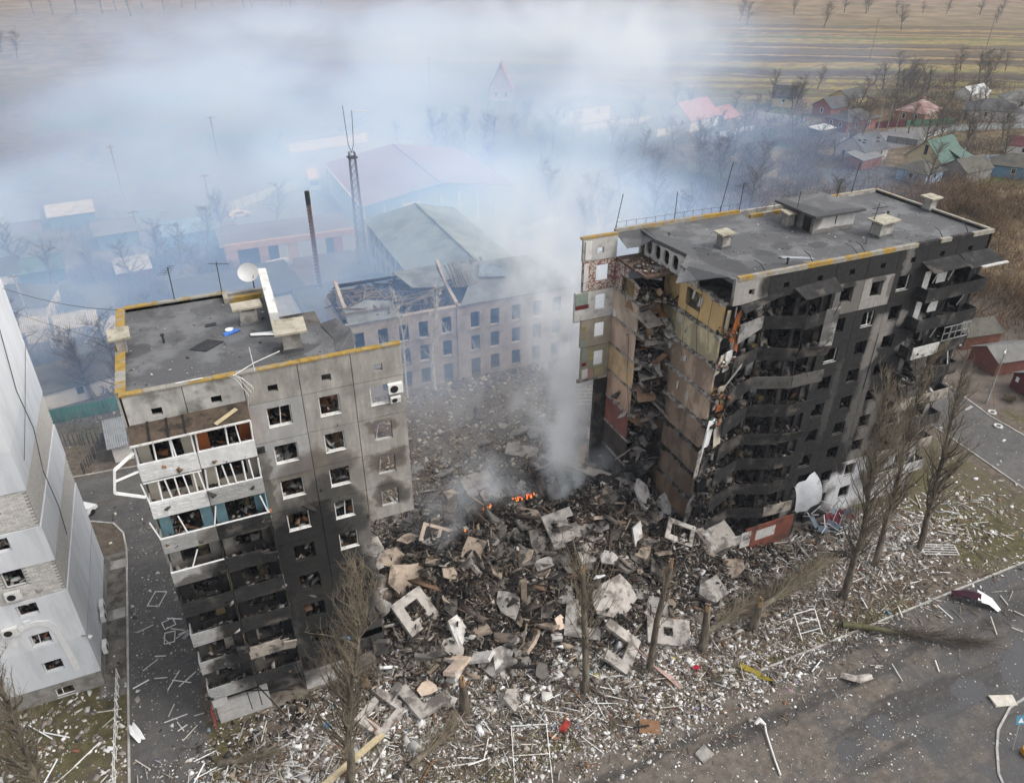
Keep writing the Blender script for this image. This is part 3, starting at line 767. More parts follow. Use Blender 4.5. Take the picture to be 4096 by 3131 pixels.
aerial(6.75, 12.5, 28.3, 2.3, 'television aerial with long arm at the step in the left roof back parapet', True, (.05, .0), rz=2.7)
rc = np.concatenate([np.column_stack([RNG.uniform(.5, 12.5, 260), RNG.uniform(.5, 11, 260), np.full(260, 28.02)]), np.column_stack([RNG.uniform(43, 69, 420), RNG.uniform(.5, 11.3, 420), np.full(420, 28.02)])])
rc = rc[~((rc[:, 0] > 9.5) & (rc[:, 0] < 14) & (rc[:, 1] > 5))]; L = RNG.lognormal(-2.9, .6, len(rc))
tag(scatter_mesh('grit', rc, np.column_stack([L, L * .6, L * .3]), .2, pick([(.3, .28, .26, 4), (.05, .05, .05, 3), (.5, .48, .45, 2), (.2, .1, .06, 1)], len(rc)), TONE, .4), 'bits of blown debris lying on the flat roofs', kind='stuff')
# rods and cables torn loose along the front parapet
q = MB()
q.tube([(6.1, -.25, 28.35), (7.4, .2, 28.7), (9.0, .7, 28.9)], .03, 5); tag(q.build('steel_rod', WHITEW), 'pale bent steel rod lying along the front parapet of the left roof', 'rod')
q = MB(); q.tube([(7.35, 0, 28.3), (7.3, -.1, 29.9)], .025, 5); tag(q.build('steel_rod', WHITEW), 'thin upright rod on the front parapet above the window bays of the left block', 'rod')
q = MB()
for j in range(4):
    a = rnd.uniform(5.8, 6.6); q.tube([(a, -.1, 28.35), (a + .4, -.45, 28.2), (a + .9, -.5, 27.6 - j * .2), (a + .75, -.2, 27.0 - .3 * j)], .015, 4)
tag(q.build('loose_cable', WHITEW), 'tangle of white cable hanging over the front edge of the left roof', 'cable')
tag(MB().bar((3.0, .15, 28.36), (4.5, .1, 28.4), .09, .04).build('stick', WHITEW), 'light stick resting on the yellow front coping of the left roof', 'stick')
for (x, y, L, a) in ((8.3, 4.9, 1.7, -.25), (8.2, 5.15, 1.5, -.1)):
    pass
q = MB(); q.obox((8.6, 4.95, 28.12), (1.7, .22, .05), rot3(.1, .03, -.28)); q.obox((8.5, 5.1, 28.16), (1.5, .2, .05), rot3(-.1, .02, -.12))
tag(q.build('metal_strip', WHITEP), 'bent white metal strips lying on the left roof beside the folded edge', 'strip')
q = MB(); q.tube([(6.6, 6.6, 28.02), (6.6, 6.6, 28.12)], .28, 12); tag(q.build('plastic_lid', WHITEP), 'round white lid lying on the left roof by the blue rag', 'lid')
q = MB(); q.obox((6.75, 6.25, 28.06), (.8, .35, .1), rot3(0, 0, .4), jit=.6); tag(q.build('blue_rag', mat('blue_plastic', (.06, .17, .5), rough=.5)), 'crumpled blue rag lying on the left roof', 'rag')

# outdoor air-conditioning units
def ac_unit(x, y, z, label, rz=0.0, tilt=0.0, s=1.0, m_=None):
    t = thing('ac_unit', label, 'air conditioner', (x, y, z), rz)
    W = WMAT[t] @ Matrix.Rotation(tilt, 4, 'X') @ Matrix.Scale(s, 4)
    MB().prism([(-.42, -.28), (.42, -.28), (.42, 0), (-.42, 0)], 0, .58, M=W).build('casing', m_ or ACW, t)
    q = MB(); n = 16
    for r0, r1, yy in ((.2, .235, -.29),):
        vs_ = [W @ Vector((-.1 + r * math.cos(2 * math.pi * j / n), yy, .29 + r * math.sin(2 * math.pi * j / n))) for r in (r0, r1) for j in range(n)]
        q.add(vs_, [(j, (j + 1) % n, n + (j + 1) % n, n + j) for j in range(n)])
    q.add([W @ Vector((-.1 + .2 * math.cos(2 * math.pi * j / n), -.285, .29 + .2 * math.sin(2 * math.pi * j / n))) for j in range(n)], [tuple(range(n))])
    q.build('fan_grille', CHAR, t)
    return t
ac_unit(15.6, 0, 24.9, 'white air conditioner hanging crooked at the top right corner of the left block', 0, .0, 1.15)
ac_unit(15.55, 0, 24.2, 'second white air conditioner fan under the one at the corner of the left block', 0, .25, .8)
ac_unit(6.75, 0, 22.6, 'small burnt grille unit on the joint beside the top balcony', 0, 0, .7, DKMETAL)
ac_unit(5.0 - 2.0, -1.22, 7.5, 'blackened round-fan unit on a lower charred balcony parapet', 0, .1, .95, BURNTP)
# white frame swung out from the top left balcony
fr = MB()
P = [Vector((.0, -1.2, 23.9)), Vector((-1.0, -2.0, 24.9)), Vector((-1.35, -2.0, 23.4)), Vector((.0, -1.5, 22.3))]
for a, b_ in ((0, 1), (1, 2), (2, 3)): fr.bar(P[a] if a else Vector((.05, -1.15, 25.2)), P[b_], .14)
fr.bar(P[1] + (P[2] - P[1]) * .5, Vector((.0, -1.15, 23.9)), .1)
tag(fr.build('hanging_window_frame', WHITEP), 'white window frame swung out past the top left balcony corner', 'window frame')
# ------------------------------------------------------------------ the standing right end of the block, burnt black
BR = [(43.75, 27.1, 1.66, 1.15, .9, 1), (57.05, 24.6, 1.66, 1.4, .86, 1), (53.9, 24.6, 1.5, 1.4, .5, 1), (59.9, 27.0, .5, 1.6, .4), (58.9, 20.6, 1.3, 1.7, .75), (58.2, 18.4, .8, 1.8, .6), (60.9, 21.5, .7, 1.0, .75), (55.0, 14.5, .6, 5.0, .16), (58.6, 12.5, 1.0, 5.0, .3),
      (60.8, 10.6, 1.1, 3.6, .7), (60.4, 4.6, 1.7, 1.9, .96, 1), (60.6, 7.6, 1.4, 2.0, .7), (59.5, 4.2, 2.6, 1.6, .97), (60.5, 1.8, 3.2, 2.0, .97), (65.0, 3, 4.6, 4.5, .95), (66, 9, 4.0, 4.5, .85), (65.5, 15, 3.2, 2.4, .6), (51.2, 2.0, 2.2, 1.2, .8), (54.6, 2.6, 1.3, 1.5, .8), (51.5, 17.5, 1.0, 1.6, .25), (63, 18.6, 1.6, .7, .85)]
BO = [(45.6, 27.3, 1.3, 1.2, .9), (57.0, 25.7, .8, .5, .7), (58.6, 25.0, .5, 1.0, .5), (53.7, 25.6, .8, .6, .9), (53.0, 24.0, .6, 1.6, .6), (60.0, 5.4, .55, .5, .8), (58.8, 5.9, .7, .9, .9)]
RCON = soot_mat('burnt_panel', (.43, .415, .39), BR, invert=True, over=BO, streak=.35, tint=(.022, .0215, .021), wob=1.0)
RWHITE = soot_mat('burnt_white_panel', (.74, .745, .76), BR, invert=True, over=BO, streak=.15, tint=(.022, .0215, .021), wob=1.0)
PALEP = mat('pale_parapet', (.55, .54, .51), var=.15, scale=1.2, col2=(.12, .11, .10), amt2=.4, scale2=.8)
TORN = mat('torn_concrete', (.40, .375, .34), var=.3, scale=3, col2=(.14, .125, .11), amt2=.6, scale2=1.4, bump=.05)
apt2 = thing('apartment_block', 'soot black right end of the nine-storey block, its torn side showing coloured rooms', 'apartment block', (42, 0, 0))
EX = [42.1, 45.42, 48.75, 52.05, 55.4, 58.7, 62.05, 65.4, 69.4]
for i in range(8):
    xm = 43.76 + 3.335 * i
    panel(apt2, 'attic_panel', EX[i], EX[i + 1], 25.98, 28.22, (xm - .27, xm + .27, 26.66, 27.14), RCON, gap=.02)
for k in range(1, 10):
    z = FL(k)
    for i, (a, b_) in ((3, (53.0, 54.35)), (4, (56.3, 57.6)), (5, (59.35, 60.7))):
        m_ = RWHITE if (k <= 2 and i >= 4) else RCON
        if (k, i) == (2, 3):
            panel(apt2, 'wall_panel', EX[i], EX[i] + 1.0, z - .1, z + 2.7, None, RWHITE, gap=.02); continue
        if (k, i) == (1, 3): 
            panel(apt2, 'wall_panel', EX[i], EX[i] + 1.6, z - 1.2, z + 2.7, None, RCON, gap=.02); continue
        yf = -.07 if (k, i) in ((9, 4), (9, 3), (7, 5), (6, 5)) else 0
        panel(apt2, 'wall_panel', EX[i], EX[i + 1], z - .1 if k > 1 else -.3, z + 2.7, (a, b_, z + .92, z + 2.28), m_, y0=yf, y1=.3, gap=.02)
        f = window_frame(apt2, a + .01, b_ - .01, z + .93, z + 2.26, .14, (3, 1, 2, 1)[(i + k) % 4] if (k, i) != (8, 4) else 0, WHITEW if (k, i) in ((8, 4), (7, 3), (9, 5)) else ASH if (i + k) % 2 == 0 else CHAR)
        litter_room(EX[i] + .2, EX[i + 1] - .2, .5, 4.5, z, 70, CHARPAL, 1.5, .55)
    for i in (6, 7):
        panel(apt2, 'balcony_wall', EX[i], EX[i + 1] if i == 6 else 68.95, z - .1 if k > 1 else -.3, z + 2.7, (EX[i] + .7, EX[i] + 2.7, z + (.15 if k > 1 else .9), z + 2.25), RWHITE if k < 3 else RCON, y0=0, y1=.25, gap=.02)
    panel(apt2, 'balcony_wall', 43.0, 49.0, z - .1, z + 2.7, (44.0, 48.2, z + .15, z + 2.25), BURNTP if k > 1 else TANP, y0=1.7, y1=1.95)
    panel(apt2, 'balcony_wall', 48.75, 52.05, z - .1, z + 2.7, (49.2, 51.4, z + .15, z + 2.25), BURNTP, y0=.25, y1=.5)
    t = MB(); t.prism([(42.2, .9), (43.4, .35), (45.9, .55), (48.9, -.72), (52.0, -.8), (52.05, .3), (69.2, .3), (69.2, 12.9), (42.2, 12.9)], z - .2, z); t.build('floor_slab', ASH if k < 9 else FLOORIN, apt2)
    for x in EX[1:-1]:
        t = MB(); t.box(x - .08, (.34 if x > 50 else 1.96), z, x + .08, 12.6, z + 2.6); t.build('party_wall', DARKIN, apt2)
    t = MB(); t.box(42.6, 6.2, z, 69, 6.35, z + 2.6); t.build('spine_wall', DARKIN, apt2)
    litter_room(43.6, 48.6, .9, 1.6, z, 110, CHARPAL, .8, .45)
    litter_room(43.4, 48.5, 2.0, 5.6, z, 130, CHARPAL, 1.0, .5)
    litter_room(48.8, 51.8, -.6, .2, z, 60, CHARPAL, .7, .4)
    litter_room(48.9, 51.8, .5, 5, z, 70, CHARPAL, 1.0, .5)
    if k >= 2: litter_room(62.2, 68.6, -1.05, -.05, z, 90, CHARPAL + [(.6, .58, .55, 2)], .7, .4)
    litter_room(62.3, 68.6, .4, 4, z, 90, CHARPAL + [(.5, .48, .44, 2)], 1.0, .5)
t = MB(); t.prism([(42.2, .3), (69.2, .3), (69.2, 12.9), (42.2, 12.9)], 25.82, 26.0); t.build('floor_slab', FLOORIN, apt2)
t = MB(); t.box(69.1, 0.0, -.3, 69.42, 13.3, 28.2); t.build('end_wall', RCON, apt2)
t = MB(); t.box(42.0, 12.9, -.3, 69.08, 13.2, 28.2); t.build('rear_wall', CONC, apt2)
# the bowed balconies: left wing hanging, middle, right wing
for k in range(2, 10):
    z = FL(k); zt = z + 1.0
    bal = MB().prism([(43.2, .1), (45.85, .5), (48.95, -.8), (52.2, -.9), (52.2, -.02), (43.2, 1.6)], z - .17, z - .201 + .02).build('balcony', ASH, apt2)
    def slab_between(p, q, za0, za1, zb0, zb1, m_, nm, th=.1):
        if nm == 'parapet': a_, b_ = rnd.uniform(-.14, .08), rnd.uniform(-.14, .08); za0 += a_; za1 += a_; zb0 += b_; zb1 += b_
        d = Vector((q[0] - p[0], q[1] - p[1], 0)).normalized(); n_ = Vector((d.y, -d.x, 0)) * th
        b8 = [Vector((p[0], p[1], za0)), Vector((q[0], q[1], zb0)), Vector((q[0], q[1], zb1)), Vector((p[0], p[1], za1))]
        w8 = [v + n_ for v in b8]
        r = MB(); r.add(b8 + w8, [(0, 1, 2, 3), (7, 6, 5, 4), (0, 4, 5, 1), (1, 5, 6, 2), (2, 6, 7, 3), (3, 7, 4, 0)])
        return r.build(nm, m_, bal)
    cm = TANP if k == 7 else BURNTP
    # ornament: raised rosettes and blocks on the cast parapets
    c0, c1 = Vector((45.85, .5, 0)), Vector((48.95, -.8, 0)); dd = (c1 - c0); nn = Vector((dd.y, -dd.x, 0)).normalized()
    par = slab_between((45.85, .5), (48.95, -.8), z - .12, zt, z - .12, zt, BURNTP if k != 7 else mat('sooty_parapet', (.10, .095, .088), var=.3, scale=1.5, bump=.02) if 'sooty_parapet' not in MATS else MATS['sooty_parapet'], 'parapet')
    if k in (8, 7, 6, 5, 2):
        r = MB()
        for j in range(5):
            for s_ in range(6):
                a = s_ * math.pi / 3
                cc = c0 + dd * ((j + .5) / 5) + nn * .105 + Vector((0, 0, z + .45))
                e = cc + dd.normalized() * (.26 * math.cos(a)) + Vector((0, 0, .26 * math.sin(a)))
                r.bar(cc + (e - cc) * .2, e, .07, .025)
        tag(r.build('rosette_relief', par.data.materials[0], bal), kind='stuff')
    if k == 2: slab_between((48.97, -.8), (52.2, -.9), z - .12, zt, z - .12, zt, TANP, 'parapet')
    elif k == 9: slab_between((48.97, -.8), (50.9, -.88), z - .12, zt, z - .12, zt + .05, BURNTP, 'parapet'); slab_between((50.95, -.9), (52.3, -1.0), z - 2.6, zt + .2, z - 2.2, zt + .25, mat('curled_sheet', (.13, .125, .12), var=.4, scale=.8, col2=(.4, .38, .35), amt2=.4, scale2=.6), 'curled_sheet', .03)
    elif k in (8, 5): 
        r = MB(); r.obox((50.5, -1.0, z + .35), (3.3, .08, 1.0), rot3(.25, .12, -.02)); r.build('parapet', BURNTP, bal)
    else: slab_between((48.97, -.8), (52.2, -.9), z - .12, zt, z - .12, zt, MATS['sooty_parapet'] if k in (7, 4) and 'sooty_parapet' in MATS else BURNTP, 'parapet')
    for j in range(5):
        xx = 46.2 + j * 1.25 + rnd.uniform(-.4, .4); MB().bar((xx, .4 - .35 * (xx - 45.8), zt - .1), (xx + rnd.uniform(-.5, .5), .3 - .35 * (xx - 45.8), zt + rnd.uniform(.2, 1.5)), .04).build('burnt_bar', CHAR if j % 3 else ASH, bal)
    if k != 9:
        dz = {8: 0, 7: -.5, 6: -.6}.get(k, -.45)
        slab_between((43.1, .0), (45.84, .5), z - .55 + dz, zt - .1 + dz * .5, z - .1, zt, BURNTP, 'parapet')
    else: slab_between((43.2, .05), (45.84, .5), z - .75, zt - .1, z - .05, zt, mat('grey_parapet', (.27, .26, .25), var=.3, scale=1.2, col2=(.05, .05, .05), amt2=.5, scale2=.8), 'parapet')
    for (x, y) in ((45.85, .46), (48.95, -.76)):
        MB().bar((x, y, zt), (x + rnd.uniform(-.05, .05), y, z + 2.62), .07).build('balcony_post', CHAR, bal)
    for j in range(4):
        xx = 44.1 + j * 1.1 + rnd.uniform(-.2, .2); MB().box(xx, 1.98 + .2 * (j % 2), z + .02, xx + rnd.uniform(.35, .8), 2.12 + .2 * (j % 2), z + rnd.uniform(1.2, 2.5)).build('inner_wall', (TANP, INSIDE[3], ASH, TANP, PALEP)[(j + k) % 5] if k < 8 else (PALEP, TANP)[j % 2], bal)
    for j in range(3):
        MB().box(45.9 + j * .9, 1.2, z + .05, 46.5 + j * .9, 1.65, z + rnd.uniform(.5, 1.1)).build('cupboard', (TANP, ASH, INSIDE[3])[(j + k) % 3], bal) if (j + k) % 3 != 1 else None
# right-hand balconies
for k in range(2, 10):
    z = FL(k); zt = z + 1.02
    bal = MB().box(61.8, -1.18, z - .16, 68.9, -.0, z - .02).build('balcony', ASH, apt2)
    m1, m2 = (BURNTP, BURNTP) if k >= 8 else (PALEP, BURNTP) if k == 7 else (TANP, TANP) if k in (5, 3) else (PALEP, RWHITE) if k == 2 else (BURNTP, BURNTP)
    if k != 6: MB().box(61.8 if k != 7 else 62.2, -1.2, z - .14, 65.38, -1.1, zt).build('parapet', m1, bal)
    MB().box(65.42, -1.2, z - .14, 68.9, -1.1, zt if k != 8 else zt - .1).build('parapet', m2, bal)
    MB().box(61.8, -1.1, z - .14, 61.9, -.02, zt).build('side_parapet', BURNTP if k > 4 else TANP, bal)
    MB().box(68.8, -1.1, z - .14, 68.9, -.02, zt).build('side_parapet', BURNTP, bal)
    if k == 7: glazing(bal, 65.5, 68.8, -1.13, zt, z + 2.4, [65.6, 66.4, 67.2, 68.0, 68.7], .05, GREYMET); MB().box(65.5, -1.15, z + 1.7, 68.8, -1.1, z + 1.76).build('glazing_rail', GREYMET, bal)
    for x in (63.5, 65.4, 67.6):
        MB().bar((x, -1.1 if rnd.random() < .5 else -.1, z + 1), (x + rnd.uniform(-.2, .2), -.6, z + 2.6), .07).build('balcony_post', CHAR if rnd.random() < .6 else WHITEW, bal)
    q = MB(); q.box(62.4, -.04, z + .05, 63.1, -.01, z + 2.2); q.box(64.0, -.04, z + .9, 65.1, -.01, z + 2.25); q.build('white_door', WHITEW if k > 7 else ASH, bal)
for nm, pts, m_ in (('awning', [(61.6, -1.45, 26.0), (66.0, -1.5, 26.12), (66.0, .0, 26.6), (61.6, 0, 26.5)], BURNTP), ('awning', [(65.6, -1.75, 25.95), (69.7, -1.9, 26.0), (69.3, -.2, 26.7), (65.8, -.1, 26.66)], BURNTP), ('awning', [(48.3, -1.15, 25.9), (52.1, -1.1, 26.05), (52.0, .0, 26.75), (48.0, .0, 26.5)], BURNTP), ('awning', [(42.6, -1.0, 25.75), (46.5, -.5, 26.4), (46.9, .1, 26.45), (42.9, .1, 26.0)], BURNTP)):
    q = MB(); q.add([Vector(p) for p in pts] + [Vector(p) - Vector((0, 0, .05)) for p in pts], [(0, 1, 2, 3), (7, 6, 5, 4), (0, 4, 5, 1), (1, 5, 6, 2), (2, 6, 7, 3), (3, 7, 4, 0)])
    q.build(nm, m_, apt2)
MB().bar((66.6, -1.85, 25.95), (69.7, -1.92, 26.0), .3, .1).build('torn_awning_edge', PALEP, apt2)
# shop front at street level
SHOPRED = mat('shop_red', (.19, .062, .04), var=.2, scale=1.2, col2=(.07, .045, .035), amt2=.4, scale2=.7)
SHOPW = mat('shop_white', (.55, .53, .50), var=.15, scale=1.2, col2=(.1, .09, .085), amt2=.45, scale2=.8)
MB().bar((43.4, -1.0, 2.1), (46.7, -1.35, 2.2), .12, .9).build('shop_sign_board', SHOPW, apt2)
MB().box(46.9, -1.4, -.2, 52.4, -1.25, 3.2).build('shop_wall', SHOPRED, apt2)
q = MB()
for a in range(6):
    for b_ in range(4):
        q.box(48.1 + a * .38, -1.43, 1.5 + b_ * .3, 48.45 + a * .38, -1.398, 1.77 + b_ * .3)
q.build('tile_patch', SHOPW, apt2)
MB().box(46.4, -1.42, 1.1, 47.5, -1.36, 2.9).build('peeling_board', SHOPW, apt2)
MB().box(42.6, -.9, -.2, 43.3, -.5, 3.4).build('white_pillar', SHOPW, apt2)
MB().box(52.42, -1.3, -.2, 52.8, -.9, 3.2).build('shop_pillar', BURNTP, apt2)
MB().box(44.0, -.2, .9, 45.6, 0.2, 2.3).build('green_counter', mat('green_paint', (.04, .18, .10), var=.2), apt2)
# insulation sheet peeling off low on the facade
pl = MB()
N = 8
for i in range(N + 1):
    t = i / N
    for j in range(5):
        s_ = j / 4
        x = 53.0 + 2.2 * s_ + .5 * t; zz = 5.4 - 3.2 * t + 1.1 * s_ + .3 * math.sin(5 * t); y = -.15 - .9 * math.sin(t * 2.4) * (.4 + s_) + .15 * math.sin(9 * s_)
        pl.v.append((x, y, zz))
for i in range(N):
    for j in range(4):
        pl.f.append((i * 5 + j, i * 5 + j + 1, (i + 1) * 5 + j + 1, (i + 1) * 5 + j)); pl.m.append(0); pl.c.append(None)
pl.build('peeling_insulation', mat('insulation_white', (.70, .71, .73), var=.12, scale=1, col2=(.1, .1, .1), amt2=.2, scale2=.5), apt2, smooth=True)
# collapsed entrance of steel tubes
en = thing('collapsed_porch', 'collapsed porch of grey steel tubes with a dark red awning at the black facade', 'porch', (57.4, -1.6, 0))
q = MB()
for j in range(40):
    a = Vector((rnd.uniform(54.6, 59.2), rnd.uniform(-3.2, -.3), rnd.uniform(.1, 2.4))); d = Vector((rnd.uniform(-1.6, 1.6), rnd.uniform(-1, 1), rnd.uniform(-1.5, 1.2)))
    e = a + d; e.z = max(.1, e.z); e.y = min(e.y, -.15); q.tube([a, e], rnd.choice((.03, .045, .06)), 5)
q.build('steel_tubes', GREYMET, en)
q = MB()
for j in range(7):
    q.obox((56.3 + j * .5, -1.9 + .2 * math.sin(j * 2), 1.5 + .15 * math.sin(j * 1.7)), (.6, .9, .04), rot3(.5 + .2 * math.sin(j), .1 * math.cos(j), .1), jit=.3)
q.build('awning_cloth', mat('dark_red_cloth', (.11, .018, .028), var=.3, scale=2), en)
q = MB()
for j in range(9): q.obox((rnd.uniform(54.8, 58.8), rnd.uniform(-2.6, -.6), rnd.uniform(.3, 2.2)), (rnd.uniform(.5, 1.2), rnd.uniform(.4, .9), .05), rot3(rnd.uniform(-.6, .6), rnd.uniform(-.6, .6), rnd.uniform(0, 3)), jit=.3)
q.build('bent_sheets', mat('bent_sheet', (.12, .16, .19), rough=.4, var=.4, scale=1), en)

# roof
rp2 = [(42.2, .3), (69.1, .3), (69.1, 13.0), (63.2, 13.0), (63.2, 11.5), (52.5, 11.5), (52.5, 12.9), (41.7, 12.9), (41.55, 10.4), (42.05, 6.2), (40.3, 4.5), (40.2, 3.8), (41.3, 4.2), (42.1, 1.8)]
roof2 = MB().prism(rp2, 27.66, 28.0).build('roof', ROOFM, apt2)
def flap(pts, m_, par, th=.06, nm='roofing_flap'):
    q = MB(); n = len(pts)
    q.add([Vector(p) for p in pts] + [Vector(p) - Vector((0, 0, th)) for p in pts], [tuple(range(n)), tuple(range(n, 2 * n))[::-1]] + [(i, n + i, n + (i + 1) % n, (i + 1) % n) for i in range(n)])
    return q.build(nm, m_, par)
flap([(39.3, 12.9, 28.03), (42.2, 12.9, 28.05), (41.8, 10.4, 28.03), (40.6, 10.9, 27.3), (39.5, 11.2, 27.2)], ROOFM, roof2)
flap([(39.0, 3.2, 27.2), (40.4, 4.4, 28.03), (42.2, 4.4, 28.04), (42.2, .9, 28.03), (41.6, 1.6, 27.85), (40.5, 2.6, 27.4)], ROOFM, roof2)
flap([(39.5, 10.9, 25.9), (41.2, 8.4, 26.25), (40.6, 7.2, 25.6), (39.4, 8.2, 25.7), (38.9, 9.6, 25.1)], ROOFM, roof2)
def coping_run(a, b_, n, y_is=True, m_=(MOSSC, GREYC), par=apt2):
    for j in range(n):
        p = Vector(a) + (Vector(b_) - Vector(a)) * ((j + .5) / n); L = (Vector(b_) - Vector(a)).length / n
        q = MB(); q.obox((p.x, p.y, 28.15 + rnd.uniform(-.012, .012)), (L - .02, .34, .34), rot3(0, 0, math.atan2(b_[1] - a[1], b_[0] - a[0]))); q.build('coping', m_[0] if rnd.random() < .45 else m_[1], par)
coping_run((42.3, .12), (58, .12), 12)
coping_run((58, .12), (69.5, .12), 9, m_=(GREYC, BURNTP))
coping_run((69.3, .3), (69.3, 13.1), 9, m_=(GREYC, GREYC))
coping_run((63.2, 13.1), (69.3, 13.1), 5); coping_run((52.5, 11.55), (63.2, 11.55), 8); coping_run((39.3, 13.05), (52.4, 13.05), 10, m_=(GREYC, MOSSC))
# lift machine room
lm = MB().box(54.7, 5.9, 28.0, 59.2, 9.9, 29.55).build('machine_room', soot_mat('machine_room_wall', (.62, .61, .585), [(54.6, 29.6, 1.0, 1.5, .6), (57, 28.0, 4, .3, .5), (57, 29.7, 4, .25, .7)], streak=.3, wob=.3), apt2)  # wall tone darker at the left end, along the foot and under the slab
MB().box(54.1, 5.3, 29.57, 59.7, 10.5, 29.78).build('machine_room_roof', roof_mat('bitumen_roof_top', [(54.5, 7.5, 1.2, 3), (57, 5.4, 3, .7)]), lm)
MB().box(54.66, 6.3, 28.05, 54.72, 7.2, 29.4).build('doorway', CHAR, lm)  # dark sheet on the solid wall paints the shade of an open door
MB().box(54.58, 5.84, 28.0, 54.7, 6.0, 29.57).build('corner_pillar', MATS['machine_room_wall'], lm)
MB().box(57.0, 5.87, 28.6, 57.1, 5.9, 29.55).build('wall_seam', CHAR, lm)
roof_vent('roof_vent', 'pale capped vent alone on the left half of the right roof', 45.65, 6.4, .85, .75, 1.0, (1.45, 1.2), .1, .05)
roof_vent('roof_vent', 'small vent with broken white shaft beside the machine room', 54.0, 8.3, .8, .7, 1.05, (1.2, 1.1), .0, .08)
roof_vent('roof_vent', 'widest vent with flat rusty slab to the right of the machine room', 59.9, 3.4, 1.7, 1.0, 1.1, (2.4, 1.6), .12, .04)
roof_vent('roof_vent', 'capped vent on the far right parapet of the right roof', 69.25, 6.7, .9, .8, 1.0, (1.5, 1.35), .1, .05)
for (x, y, h, lx, ly, yg, lab) in ((39.4, 13.2, 3.0, .6, .1, 0, 'leaning rod at the torn back left corner of the right roof'), (45.4, 13.1, 2.6, 0, 0, 0, 'upright thin rod on the back parapet left of the tallest aerial'), (50.3, 13.1, 4.6, .7, 0, 0, 'tallest aerial pole on the back parapet of the right roof'), (52.4, 13.0, 2.6, .1, 0, 1, 'cross-armed aerial at the step in the right roof back parapet'), (62.6, 11.6, 2.2, .2, 0, 1, 'aerial with long arm at the back right step of the right roof'), (66, 13.1, 3.0, .3, 0, 0, 'aerial pole on the back parapet nearest the far right corner'), (57.6, 3.0, .2, 2.6, 1.8, 0, 'long fallen aerial pole leaning over the wide vent'), (54.4, 7.9, 3.0, 0, 0, 0, 'thin pole standing beside the machine room')):
    if 'fallen' in lab:
        t = thing('antenna', lab, 'antenna', (57.0, 2.2, 28.0)); MB().tube([(57.0, 2.2, 28.05), (60.3, 4.6, 30.4)], .05, 5).build('mast', DKMETAL, t)
        q = MB(); q.tube([(59.6, 4.6, 30.0), (60.4, 3.8, 30.3)], .03, 4); q.tube([(59.2, 4.2, 29.7), (60.0, 3.6, 29.9)], .03, 4); q.build('cross_arm', DKMETAL, t)
    else: aerial(x, y, 28.2, h, lab, bool(yg), (lx, ly), rz=.5)
for (x, dx) in ((49.6, -.7), (54.2, -1.2), (55.0, -.9), (63.6, -.8), (66.6, -.6), (45.0, -.9)):
    q = MB(); q.tube([(x, .3, 28.3), (x + dx * .5, .5, 28.9), (x + dx, .7, 29.2)], .035, 4); tag(q.build('bent_rod', DKMETAL), 'short burnt rod bent over the front parapet of the right roof', 'rod', 'burnt rods along the front parapet of the right roof')
for x in range(41, 69, 3):
    pass
q = MB(); prev = None
for j in range(29):
    x = 39.5 + j * .99; y = 13.2 if x < 52.4 else (11.75 if x < 63 else 13.2)
    q.tube([(x, y, 28.25), (x, y, 28.85)], .02, 4, cap=False)
    if prev and prev[1] == y: q.tube([(prev[0], y, 28.82), (x, y, 28.8 + .05 * math.sin(j))], .014, 4, cap=False)
    prev = (x, y)
tag(q.build('parapet_rail', DKMETAL), 'thin wire rail along the back parapet of the right roof', 'railing')
q = MB(); q.obox((49.6, 1.9, 28.06), (2.4, .35, .06), rot3(.1, 0, -.5), jit=.15); tag(q.build('metal_strip', GREYMET), 'grey green metal strip lying near the front edge of the right roof', 'strip')
q = MB(); q.tube([(48.0, 1.3, 28), (48.0, 1.3, 28.4)], .08, 8); q.tube([(48, 1.3, 28.4), (48, 1.3, 28.52)], .13, 8); tag(q.build('vent_pipe', DKMETAL), 'short vent pipe near the front edge of the right roof', 'pipe')
q = MB(); q.tube([(64.0, 6.6, 28), (64.0, 6.6, 28.5)], .08, 8); q.tube([(64, 6.6, 28.5), (64, 6.6, 28.62)], .13, 8); tag(q.build('vent_pipe', DKMETAL), 'short vent pipe on the right half of the right roof', 'pipe')

